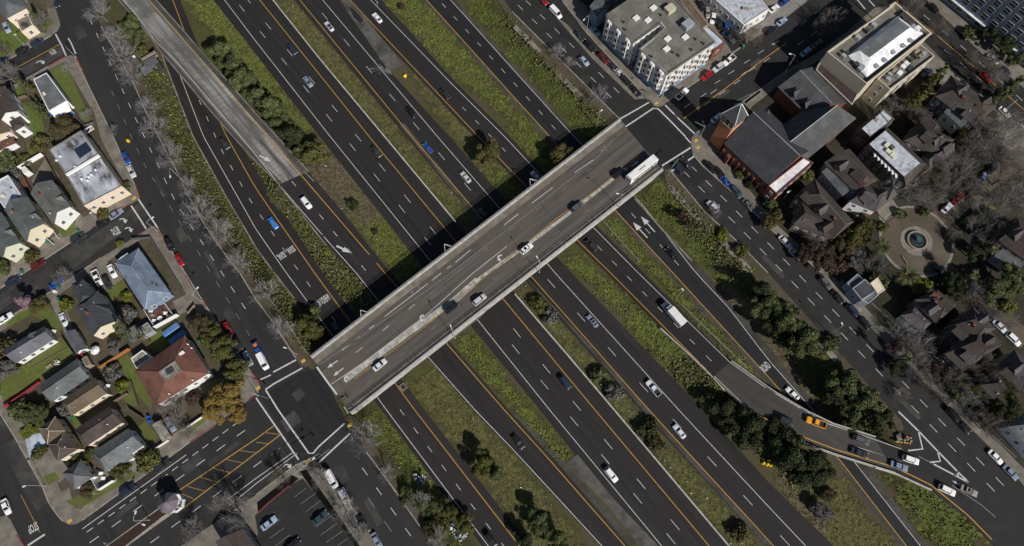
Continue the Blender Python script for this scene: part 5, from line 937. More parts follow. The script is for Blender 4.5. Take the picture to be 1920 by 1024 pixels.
# --- houses round the fountain
root = thing('mansard_house', 'large house with two speckled white flat roofs framed by brown mansard slopes', 'house', (P(1665, 275).x, P(1665, 275).y, 0)); o = root.location.copy()
def mansard(top, out, ht, hb, nm):
    t = W(top, ht); q = W(out, hb); b = MB(); n = len(t); b.add([v-o for v in q+t], [(k, (k+1) % n, n+(k+1) % n, n+k) for k in range(n)]); me = b.obj('mansard', 'umberR', data_only=True); bm = bmesh.new(); bm.from_mesh(me); bmesh.ops.recalc_face_normals(bm, faces=bm.faces); bm.to_mesh(me); bm.free(); link('mansard', me, root)
    MB().sheet([(v-o) for v in t], ht+.01).obj('roof', 'speckleR', root); i = inset(q, .4); MB().prism([v-o for v in i], .1, hb-.05).obj('wall', 'brown_wall', root); windows(root, o, i, .4, hb-.3)
mansard([(1630,270),(1660,245),(1725,306),(1695,331)], [(1618,277),(1661,236),(1738,308),(1699,350)], 9.5, 6.5, 'a'); mansard([(1616,241),(1650,213),(1664,230),(1631,255)], [(1602,245),(1650,205),(1672,232),(1627,268)], 9, 6, 'b')
flat(root, o, [(1648,213),(1657,204),(1678,223),(1667,231)], 8, 'speckleR', 'brown_wall', .3, name='rear_wall', rn='rear_roof')
for k in range(7): bx(root, o, 'dormer_window', 'plainwhite', 1641+k*6.6, 289+k*6.6, 8.0, (.7, 1.6, .4), CA+.9)
for a in ((1665,272), (1672,276), (1668,282), (1676,290)): bx(root, o, 'roof_unit', random.choice(['pale_green_wall', 'dark_wall', 'tan_wall']), *a, 10.3, (2.0, 1.6, .9))
bx(root, o, 'roof_hatch', 'tan_wall', 1644, 224, 9.4, (1.2, 1., .5))
H('cross_gabled_house', 'brown cross gabled house between the speckled roofs and the bare trees', [dict(c=[(1694,264),(1722,226),(1790,262),(1757,297)], he=6.5, hr=9.8, hb=.3, hf=.3, r='umberR', w='brown_wall', ch=1), dict(c=[(1722,232),(1738,212),(1760,236),(1744,254)], he=6.5, hr=8.6, hb=0, hf=.2, r='umberR', w='brown_wall'), dict(c=[(1743,318),(1728,292),(1774,262),(1790,287)], he=6, hr=8.2, hb=0, hf=0, r='plumR', w='yellow_cream_wall')])
H('victorian_house', 'brown roofed Victorian house with dormers and pale verandah below the avenue', [dict(c=[(1754,181),(1783,141),(1870,200),(1826,236)], he=7, hr=10, hb=.25, hf=.2, r='umberR', w='dark_wall', ch=1), dict(c=[(1784,205),(1806,176),(1836,196),(1816,222)], he=7, hr=9, hb=.0, hf=.1, r='umberR', w='dark_wall'), dict(c=[(1770,210),(1792,186),(1820,222),(1802,240)], he=5.5, hr=7.2, hb=0, hf=0, r='slateR', w='pale_green_wall')])
H('dark_gabled_house', 'plain house with large dark brown roof in front of the church vestry', [dict(c=[(1490,367),(1528,335),(1601,416),(1562,448)], he=6, hr=9.2, hb=.28, hf=.05, r='umberR', w='brown_wall', ch=2, cap='tan_wall'), dict(c=[(1488,420),(1502,376),(1540,400),(1560,448)], he=5.8, hr=7.6, hb=.2, hf=.2, r='umberR', w='brown_wall')])
H('rambling_house', 'rambling Victorian house with turret, rust red porch roofs and dark gables', [dict(c=[(1545,305),(1593,279),(1646,338),(1606,362)], he=7, hr=10, hb=0, hf=.2, r='umberR', w='greyblue_wall'), dict(c=[(1592,378),(1616,344),(1682,366),(1640,398)], he=6.5, hr=9.2, hb=.2, hf=.3, r='plumR', w='white_wall'), dict(c=[(1592,324),(1601,319),(1626,345),(1616,351)], he=8.6, hr=9.2, r='rustR', w='white_wall', v=0), dict(c=[(1617,400),(1642,376),(1650,384),(1626,408)], he=3.4, hr=4.2, r='rustR', w='white_wall', v=0), dict(c=[(1540,322),(1562,308),(1596,356),(1580,368)], he=5.2, hr=6.4, r='slateR', w='greyblue_wall')])
H('turret_house', 'small octagonal looking turret block at the pale bare tree', [dict(c=[(1650,352),(1670,342),(1682,364),(1664,376)], he=8, hr=10.5, hb=.48, hf=.48, r='plumR', w='white_wall', v=0)], 'house')
root = thing('flat_grey_house', 'low house of stepped grey flat roofs with a cream patch beside the big palm', 'house', (P(1622, 545).x, P(1622, 545).y, 0)); o = root.location.copy()
flat(root, o, [(1588,531),(1608,513),(1619,524),(1598,541)], 4.5, 'slateR', 'grey_wall', .2); flat(root, o, [(1598,541),(1622,523),(1644,545),(1616,563)], 5.5, 'dkslateR', 'grey_wall', .2); flat(root, o, [(1616,563),(1640,545),(1648,553),(1628,570)], 4.8, 'greyroofR', 'grey_wall', .2); flat(root, o, [(1632,531),(1646,520),(1660,544),(1647,552)], 5.9, 'cream_wall', 'cream_wall', .15, win=False)
H('bay_house', 'brown roofed house with grey porch roofs below the big palm', [dict(c=[(1714,562),(1757,543),(1794,571),(1755,607)], he=6, hr=8.6, hb=.3, hf=.3, r='umberR', w='brown_wall', ch=1), dict(c=[(1737,560),(1752,545),(1768,556),(1756,572)], he=7, hr=8.4, r='redbrownR', w='brown_wall'), dict(c=[(1688,592),(1712,574),(1750,602),(1728,624)], he=4, hr=5, hb=.2, hf=.2, r='plumR', w='grey_wall')])
H('large_hipped_house', 'very large house with two dark brown hipped roofs and brick framed chimney', [dict(c=[(1786,610),(1824,574),(1868,616),(1818,648)], he=7, hr=10.2, hb=.3, hf=.3, r='umberR', w='brown_wall', ch=1), dict(c=[(1771,664),(1840,606),(1883,643),(1806,697)], he=6.6, hr=10, hb=.28, hf=.25, r='umberR', w='brown_wall')])
H('plum_roofed_house', 'dark plum roofed house with white edged roof deck at the right edge', [dict(c=[(1872,683),(1902,656),(1952,692),(1915,738)], he=7, hr=9.8, hb=.3, hf=.3, r='plumR', w='yellow_wall', ch=0)])
H('yellow_walled_house', 'yellow walled house with brown roof at the lower right', [dict(c=[(1838,722),(1872,705),(1889,727),(1864,750)], he=6.5, hr=8.8, hb=.3, hf=.2, r='umberR', w='yellow_wall')])
H('gabled_manor', 'dark gabled manor house at the right edge above the palms', [dict(c=[(1866,448),(1908,402),(1970,440),(1925,490)], he=7, hr=10, hb=.2, hf=.2, r='dkbrownR', w='brown_wall'), dict(c=[(1864,480),(1880,462),(1920,490),(1905,510)], he=4.5, hr=6, r='slateR', w='grey_wall')])
H('grey_roofed_villa', 'grey roofed villa with white railings cut by the right edge near the bottom', [dict(c=[(1890,800),(1925,770),(1985,830),(1945,860)], he=6, hr=8, hb=.2, hf=.2, r='greyroofR', w='white_wall')])
# small dormer gables on the big dark roofs by the fountain
for lab_, spots in (('large_hipped_house', ((1838,600,9.2),(1800,622,9.),(1850,640,8.8),(1815,668,8.8))), ('dark_gabled_house', ((1540,392,8.4),(1516,372,8.2),(1548,425,7.8))), ('cross_gabled_house', ((1755,262,8.8),(1738,258,9.),(1772,276,8.2),(1758,298,7.8))), ('victorian_house', ((1800,170,9.3),(1835,205,8.8),(1846,190,8.8),(1815,215,8.5))), ('rambling_house', ((1578,310,9.),(1610,330,9.2),(1650,366,8.4),(1625,372,8.4))), ('bay_house', ((1745,580,7.8),(1772,570,7.8))), ('plum_roofed_house', ((1905,690,9.2),(1890,700,8.8))), ('gabled_manor', ((1905,440,9.2),(1888,450,8.8)))):
    rt = bpy.data.objects[lab_]; oo = rt.location
    for k, (x, y, z) in enumerate(spots):
        p = P(x, y, z); a = BA if k % 2 else CA; t = Vector((math.cos(a), math.sin(a), 0)); n = Vector((t.y, -t.x, 0)); n = n if n.dot(-p) > 0 else -n; f, bk = p+n*1.6, p-n*2.2; hgt_ = Vector((0, 0, 1.1)); dn_ = Vector((0, 0, 1.5))
        b = MB(); b.add([v-oo for v in (f+t*1.5-dn_*.3, f-t*1.5-dn_*.3, f+hgt_, bk+hgt_, bk+t*1.5-dn_*.3, bk-t*1.5-dn_*.3)], [(0, 4, 3, 2), (1, 2, 3, 5)]); ro = b.obj('dormer_roof', 'umberR' if k % 3 else 'plumR', rt); md = ro.modifiers.new('thickness', 'SOLIDIFY'); md.thickness = .12; md.offset = 0
        b = MB(); i = n*.35; b.add([v-oo-i for v in (f+t*1.25-dn_, f-t*1.25-dn_, f-t*1.25-dn_*.35, f+hgt_*.8, f+t*1.25-dn_*.35)], [(0, 1, 2, 3, 4)]); wl = b.obj('dormer', 'cream_wall' if k % 2 else 'tan_wall', rt); MB().box(f-oo-i*.8-Vector((0, 0, .4)), (1.0, .08, .9), a).obj('window', 'wglass', wl)
# fountain and circular plaza
fp = P(1718, 452, .15); pz = MB(); circ = lambda rx, ry, n=48: [(fp.x+rx*math.cos(2*math.pi*k/n), fp.y+ry*math.sin(2*math.pi*k/n)) for k in range(n)]
struct(MB().prism(circ(11.6, 12.2), .1, .175).obj('round_plaza_border', 'stonegrey')); struct(MB().prism(circ(10.8, 11.4), .1, .19).obj('round_plaza', 'paving'))
f = thing('fountain', 'round stone fountain with dark water in the middle of the circular plaza', 'fountain', fp)
def ringm(r0, r1, z0, z1, n=40):
    b = MB(); V = []
    for r_, z in ((r0, z0), (r1, z0), (r1, z1), (r0, z1)): V += [(r_*math.cos(2*math.pi*k/n), r_*math.sin(2*math.pi*k/n), z) for k in range(n)]
    F = [(i*n+k, i*n+(k+1) % n, ((i+1) % 4)*n+(k+1) % n, ((i+1) % 4)*n+k) for i in range(4) for k in range(n)]; b.add(V, [g[::-1] for g in F]); return b
ringm(3.2, 5.0, 0, .12).obj('apron', 'conc', f); ringm(2.75, 3.15, 0, .8).obj('basin', 'tan_wall', f); MB().prism([(2.75*math.cos(k/20*math.pi), 2.75*math.sin(k/20*math.pi)) for k in range(40)], .05, .45).obj('water', 'water', f); ringm(1.55, 1.68, .4, .6).obj('spray_ring', 'bronze', f)
b = MB(); b.tube((0, 0, .3), (0, 0, 1.6), .35, .2, 10); b.tube((0, 0, 1.6), (0, 0, 1.8), .9, .8, 12); b.obj('centrepiece', 'bronze', f)
pk = MB()
for a in ([(1742,430),(1772,404),(1800,380),(1880,318),(1925,285)], [(1752,480),(1775,512),(1850,575),(1925,640)]): q = resample(W(a), 20); pk.ribbon(lift(offs(q, 3.2), .146), lift(offs(q, -3.2), .146))
struct(pk.obj('park_lane', 'paving'))
for k, a in enumerate(([(1770,400),(1800,378),(1830,352)], [(1690,480),(1700,497)], [(1800,418),(1860,372)])): wallthing('garden_wall', ['low kerb wall along the lane above the fountain', 'low wall at the palm side of the plaza', 'low wall along the lower side of the park lane'][k], 'wall', a, .25, .5, 'stonegrey', .13)
# ------------------------------------------------------------------ lawns, drives, yards on the blocks
def sheets(name, m, polys, z):
    b = MB()
    for k, a in enumerate(polys): b.sheet(W(a), z+k*.0006)
    return struct(b.obj(name, m))
sheets('yard_soil', 'dryground', [[(-60,80),(30,60),(88,62),(92,40),(80,-60),(-60,-60)], [(-60,222),(40,162),(95,130),(118,118),(125,125),(178,214),(190,262),(232,340),(236,362),(170,400),(60,470),(-60,540)], [(-60,655),(30,606),(112,552),(190,498),(270,446),(286,448),(330,520),(370,585),(452,696),(456,716),(398,772),(280,840),(152,955),(128,950),(60,800),(30,760),(-60,700)],
    ], .132)
sheets('park_ground', 'parkground', [[(1410,200),(1480,145),(1560,100),(1640,40),(1760,160),(1880,270),(1990,400),(1990,1000),(1920,880),(1750,705),(1590,545),(1460,425),(1400,350),(1350,290)]], .132)
sheets('lawn', 'lawn', [[(-60,90),(0,62),(20,40),(40,62),(78,58),(60,74),(0,112),(-40,132)], [(80,62),(86,56),(100,44),(98,34),(88,36)], [(94,133),(118,118),(125,122),(146,170),(170,225),(162,232),(150,215),(128,185)], [(40,195),(62,192),(82,232),(84,256),(60,256)], [(22,170),(38,163),(50,178),(36,190)], [(50,270),(75,262),(90,278),(55,292)], [(102,424),(132,410),(146,432),(120,446)], [(58,572),(95,578),(120,612),(105,625),(80,600),(60,590),(12,616),(14,604)], [(100,640),(120,630),(140,660),(120,680),(60,725),(8,752),(0,735),(30,690),(60,680)], [(0,690),(50,690),(52,720),(5,752)], [(218,678),(240,664),(262,700),(288,750),(282,768),(258,740)], [(228,738),(250,728),(260,760),(240,765)], [(130,775),(146,768),(168,838),(158,842)], [(124,940),(165,920),(215,905),(250,885),(258,890),(200,925),(148,955)],
    [(262,800),(272,788),(298,820),(282,838)], [(345,808),(385,780),(392,785),(352,815)], [(200,545),(232,522),(240,540),(206,568)], [(80,895),(104,885),(112,898),(92,910)], [(1800,418),(1850,378),(1880,400),(1830,430)], [(1695,480),(1706,500),(1695,515),(1684,500)], [(1870,560),(1900,590),(1890,600),(1860,575)], [(286,630),(330,598),(345,615),(300,660),(275,650)]], .136)
sheets('driveway', 'walk', [[(90,555),(104,545),(125,580),(140,625),(125,632),(105,590)], [(170,505),(200,490),(235,520),(205,545),(185,540)], [(325,565),(350,552),(368,575),(330,595)], [(62,842),(100,830),(140,880),(112,905),(82,895)], [(110,925),(130,915),(142,960),(125,975),(108,950)], [(60,340),(86,295),(112,332),(75,362)], [(128,395),(142,388),(172,430),(160,438)], [(1640,380),(1672,372),(1690,398),(1650,415)], [(175,895),(198,880),(214,905),(186,925)], [(1577,520),(1600,556),(1618,590),(1610,592),(1572,548)]], .1365)
sheets('timber_deck', 'redbrownR', [[(275,583),(311,568),(329,594),(295,614)], [(33,345),(52,330),(62,350),(45,362)]], .141)
sheets('white_paved_yard', 'bluememR', [[(46,818),(76,812),(87,832),(56,858)]], .142)
sheets('pale_paving', 'stonegrey', [[(1594,562),(1600,560),(1618,584),(1612,586)], [(1705,390),(1718,391),(1721,401),(1706,400)], [(1776,450),(1786,452),(1787,468),(1778,467)], [(1650,440),(1656,437),(1660,446),(1654,448)], [(1668,486),(1678,480),(1690,498),(1680,502)], [(1760,505),(1776,482),(1778,492),(1768,508)], [(1450,20),(1500,-12),(1510,4),(1440,58),(1425,48)]], .145)
sheets('verge_grass', 'ground', [[(562,884),(574,880),(690,1045),(672,1045)], [(482,942),(548,890),(560,898),(484,960)]], .1375)
pkl = MB().sheet(W([(478,966),(502,942),(540,912),(568,897),(650,1000),(690,1060),(470,1060),(484,1000)]), .139); struct(pkl.obj('parking_lot', 'street'))
MK['white'] = MB(); MK['worn'] = MB()
for a, b in (((552,932),(574,915)), ((562,946),(592,925)), ((573,960),(601,939)), ((592,988),(622,966)), ((602,1003),(632,981)), ((612,1017),(642,996)), ((632,1024),(652,1010)), ((496,995),(525,974)), ((505,1010),(534,989)), ((516,1024),(544,1003)), ((488,980),(515,960))): line('worn', [a, b], 'k', .12)
struct(MK['worn'].obj('parking_bay_lines', 'worn'))
lot = MB().sheet(W([(1050,-40),(1085,2),(1098,10),(1122,55),(1137,75),(1136,32),(1100,-60)]), .139); lot.sheet(W([(1300,-30),(1312,-36),(1395,60),(1400,82),(1372,98),(1330,30)]), .1396); struct(lot.obj('parking_lot', 'street'))
tmed = MB().prism(W([(200,1023),(300,951),(325,924),(334,927),(341,936),(343,945),(338,951),(325,962),(240,1023),(190,1060),(150,1060)]), -.1, .16); struct(tmed.obj('planted_median', 'kerb'))
struct(MB().sheet(W([(203,1023),(301,953),(322,955),(236,1023),(190,1056),(158,1056)]), .165).obj('median_mulch', 'mulch'))
struct(MB().sheet(W([(1040,30),(1062,45),(1090,75),(1210,185),(1190,187),(1110,110)]), .1375).obj('sidewalk', 'walk'))
# ------------------------------------------------------------------ vegetation makers
def quads(name, C, N, Sz, m, parent=None, asp=1.0, up=None):
    n = len(C); N = N/np.linalg.norm(N, axis=1, keepdims=True); r = rng.normal(size=(n, 3)); U = np.cross(N, r); U /= np.linalg.norm(U, axis=1, keepdims=True); V = np.cross(N, U)
    U = U*(Sz*.5)[:, None]; V = V*(Sz*.5*asp)[:, None]; bend = N*(Sz*.18)[:, None]
    vs = np.stack([C-U-bend, C-V*.9, C+U-bend, C+V*.9], 1).reshape(-1, 3)
    me = bpy.data.meshes.new(name); me.vertices.add(4*n); me.vertices.foreach_set('co', vs.ravel().astype(np.float32)); me.loops.add(4*n); me.loops.foreach_set('vertex_index', np.arange(4*n, dtype=np.int32))
    me.polygons.add(n); me.polygons.foreach_set('loop_start', np.arange(0, 4*n, 4, dtype=np.int32)); me.polygons.foreach_set('loop_total', np.full(n, 4, dtype=np.int32)); me.update(); me.validate()
    me.materials.append(M[m]); return link(name, me, parent)
def crown_pts(lobes, per, seed):
    r = np.random.default_rng(seed); C = []; N = []
    for x, y, z, rad in lobes:
        k = int(per*rad*rad); d = r.normal(size=(k, 3)); d[:, 2] = np.abs(d[:, 2])*1.1-.35; d /= np.linalg.norm(d, axis=1, keepdims=True)
        q = rad*(1.08-.5*r.random(k)**1.8)+np.maximum(0, r.normal(0, .12, k))*rad; C.append(np.array([x, y, z])+d*q[:, None]*np.array([1, 1, .85])); N.append(d+r.normal(size=(k, 3))*.45)
    return np.concatenate(C), np.concatenate(N)
def trunkmesh(h, r0, limbs, seed, m='trunk'):
    r = random.Random(seed); b = MB(); b.tube((0, 0, -.4), (r.uniform(-.15, .15), r.uniform(-.15, .15), h), r0, r0*.6, 8)
    for x, y, z, rad in limbs: b.tube((0, 0, h*.75), (x*.85, y*.85, z), r0*.42, r0*.12, 5)
    return b
TREEP = {}
def leafy(kind, m):
    key = (kind, m)
    if key in TREEP: return copy_thing(TREEP[key])
    r = random.Random({'broad': 3, 'oval': 5, 'bush': 8, 'pine': 11, 'column': 13, 'wide': 17}[kind]); o = bpy.data.objects.new('tree', None); COL.objects.link(o); L = []
    if kind == 'broad':      # 10 m wide
        for k in range(26): a, d = r.uniform(0, 6.28), r.random()**.6*3.9; L.append((math.cos(a)*d, math.sin(a)*d*r.uniform(.8, 1.1), 6.6-d*d*.13+r.uniform(-1.2, 1.1), r.uniform(.6, 1.45)))
        tm = trunkmesh(4.2, .32, L[::4], 1); sz, per = .4, 260
    elif kind == 'wide':
        for k in range(34): a, d = r.uniform(0, 6.28), r.random()**.55*4.3; L.append((math.cos(a)*d*1.05, math.sin(a)*d*.9, 5.2-d*d*.09+r.uniform(-.9, .9), r.uniform(.7, 1.3)))
        tm = trunkmesh(3.4, .3, L[::4], 2); sz, per = .34, 280
    elif kind == 'oval':
        for k in range(22): a, d, z = r.uniform(0, 6.28), r.random()**.6*2.4, r.uniform(2.2, 8.2); s = math.sin((z-1.4)/7.6*math.pi)**.7; L.append((math.cos(a)*d*s, math.sin(a)*d*s, z, r.uniform(.8, 1.25)))
        tm = trunkmesh(4.5, .26, L[::4], 3); sz, per = .36, 260
    elif kind == 'pine':
        for k in range(30): z = 1.8+k*.34; d = (1-(z-1.5)/12)*2.9*r.uniform(.4, 1); a = r.uniform(0, 6.28); L.append((math.cos(a)*d, math.sin(a)*d, z, r.uniform(.6, 1.0)*(1.25-z/16)))
        tm = trunkmesh(9.5, .28, L[::5], 4); sz, per = .42, 170
    elif kind == 'column':
        for k in range(20): z = .8+k*.42; L.append((r.uniform(-.45, .45), r.uniform(-.45, .45), z, r.uniform(.6, .9)*(1.15-z/13)))
        tm = trunkmesh(5, .16, L[::6], 5); sz, per = .4, 170
    else:
        for k in range(11): a, d = r.uniform(0, 6.28), r.random()**.6*1.2; L.append((math.cos(a)*d, math.sin(a)*d, .9+r.uniform(-.3, .45)-d*.15, r.uniform(.5, .85)))
        tm = trunkmesh(.7, .09, L[::3], 6); sz, per = .34, 210
    C, N = crown_pts(L, per, len(L)); tm.obj('trunk', 'trunk', o); quads('crown', C, N, sz*rng.uniform(.65, 1.3, len(C)), m, o); TREEP[key] = o; return o
def bare(kind):
    if kind in TREEP: return copy_thing(TREEP[kind])
    mt, seed, sp = {'pale': ('twig', 1, 1.), 'pale2': ('twig', 2, .85), 'pale3': ('twig', 5, 1.15), 'brown': ('twigbrown', 3, 1.), 'mid': ('twigmid', 4, 1.1), 'mid2': ('twigmid', 7, .9)}[kind]; dn = (1, 2, 2) if mt == 'twig' else (2, 2, 3)
    r = random.Random(seed); o = bpy.data.objects.new('tree', None); COL.objects.link(o); tr, cr = MB(), MB()
    tr.tube((0, 0, -.3), (0, 0, 2.2), .2, .15, 8)
    def grow(p, d, L, rad, lev):
        n = 2 if lev < 3 else 1; q = p
        for s in range(n):
            d = (d+Vector((r.gauss(0, .14), r.gauss(0, .14), .06))).normalized(); e = q+d*L/n; (tr if lev == 0 else cr).tube(q, e, rad*(1-.3*s), rad*(.7-.25*s), 5 if lev == 0 else 3, cap=False); q = e
            if lev < 3:
                for k in range(r.choice(dn) if lev else 3):
                    a = Vector((r.gauss(0, 1), r.gauss(0, 1), r.gauss(.15, .55))).normalized(); f = (d*.85+a*.75).normalized(); grow(q, f, L*r.uniform(.55, .85), rad*.58, lev+1)
        if lev < 3: grow(q, d, L*.65, rad*.6, lev+1)
    for k in range(6):
        a = 6.283*k/6+r.uniform(-.4, .4); grow(Vector((0, 0, r.uniform(1.4, 2.3))), Vector((math.cos(a)*.85*sp, math.sin(a)*.85*sp, .7)).normalized(), 2.3*sp, .075, 0)
    cr.V = [(p[0], p[1], p[2]) for p in cr.V]; tr.obj('trunk', 'bark' if mt != 'twigbrown' else 'trunk', o); cr.obj('crown', mt, o); TREEP[kind] = o; return o
def palm(kind):
    if ('palm', kind) in TREEP: return copy_thing(TREEP[('palm', kind)])
    o = bpy.data.objects.new('palm', None); COL.objects.link(o); r = random.Random(21 if kind == 'date' else 22); h, Lf, n = (7.5, 4.0, 70) if kind == 'date' else (8.5, 1.7, 34)
    b = MB()
    for k in range(10): b.tube((0, 0, h*k/10-.3*(k == 0)), (0, 0, h*(k+1)/10), .36 if kind == 'date' else .2, .33 if kind == 'date' else .18, 10)
    b.obj('trunk', 'trunk', o); c = MB()
    for k in range(n):
        a = r.uniform(0, 6.283); el = r.uniform(-.35, 1.2); p = Vector((0, 0, h)); d = Vector((math.cos(a)*math.cos(el), math.sin(a)*math.cos(el), math.sin(el))); sd_ = Vector((-math.sin(a), math.cos(a), 0)); prev = p
        seg = 7; L = Lf*r.uniform(.8, 1.08)
        for s in range(seg):
            d = (d+Vector((0, 0, -.12 if kind == 'date' else -.2))).normalized(); e = prev+d*L/seg; c.tube(prev, e, .03, .02, 3, cap=False); w_ = (.75 if kind == 'date' else .38)*math.sin((s+.8)/(seg+.6)*math.pi)
            for q in (.0, .5):
                g = prev.lerp(e, q)
                for sg in (-1, 1): t = g+sd_*sg*w_+d*.32-Vector((0, 0, .12)); c.add([g-d*.05, t, g+d*.14], [(0, 1, 2)])
            prev = e
    c.obj('crown', 'palm', o)
    if kind == 'date':
        f = MB()
        for k in range(9): a = r.uniform(0, 6.28); f.tube((.2*math.cos(a), .2*math.sin(a), h+.1), (.9*math.cos(a), .9*math.sin(a), h+.5), .16, .1, 5)
        f.obj('fruit_cluster', 'orange', o)
    TREEP[('palm', kind)] = o; return o
def plant(o, px, py, lv, hc, sc, label, nm, cat, group=None, sz=1.0):
    if lv == 'c': q = P(px, py, hc*sc*sz+.12); z = .12
    elif lv == 'f': q = P(px, py, -DEP+hc*sc*sz); z = -DEP
    else: q = PG(px, py, hc*sc*sz); z = q.z
    if lv == 'g': z = zg(q.x, q.y)
    o.name = nm; o.location = (q.x, q.y, z); o.rotation_euler = (0, 0, random.uniform(0, 6.28)); e1 = random.uniform(.86, 1.14); o.scale = (sc*e1, sc/e1, sc*sz*random.uniform(.92, 1.08)); return tag(o, label, cat, group)
WORD = ['topmost', 'second', 'third', 'fourth', 'fifth', 'sixth', 'seventh', 'eighth', 'ninth', 'tenth', 'eleventh', 'twelfth']
for k, (x, y, s) in enumerate([(186,22,1.05), (212,66,1.0), (230,102,.9), (246,142,.95), (277,196,.9), (290,238,.85), (319,290,1.1), (352,352,.9), (372,398,1.05), (412,440,1.0), (446,492,1.0), (497,548,.75)]):
    plant(bare(('pale', 'pale2', 'pale3')[k % 3]), x, y, 'g', 4.2, s*1.2, f'bare pale grey tree on the left frontage road verge, {WORD[k]} from the top', 'bare_tree', 'tree', 'bare trees along the left verge')
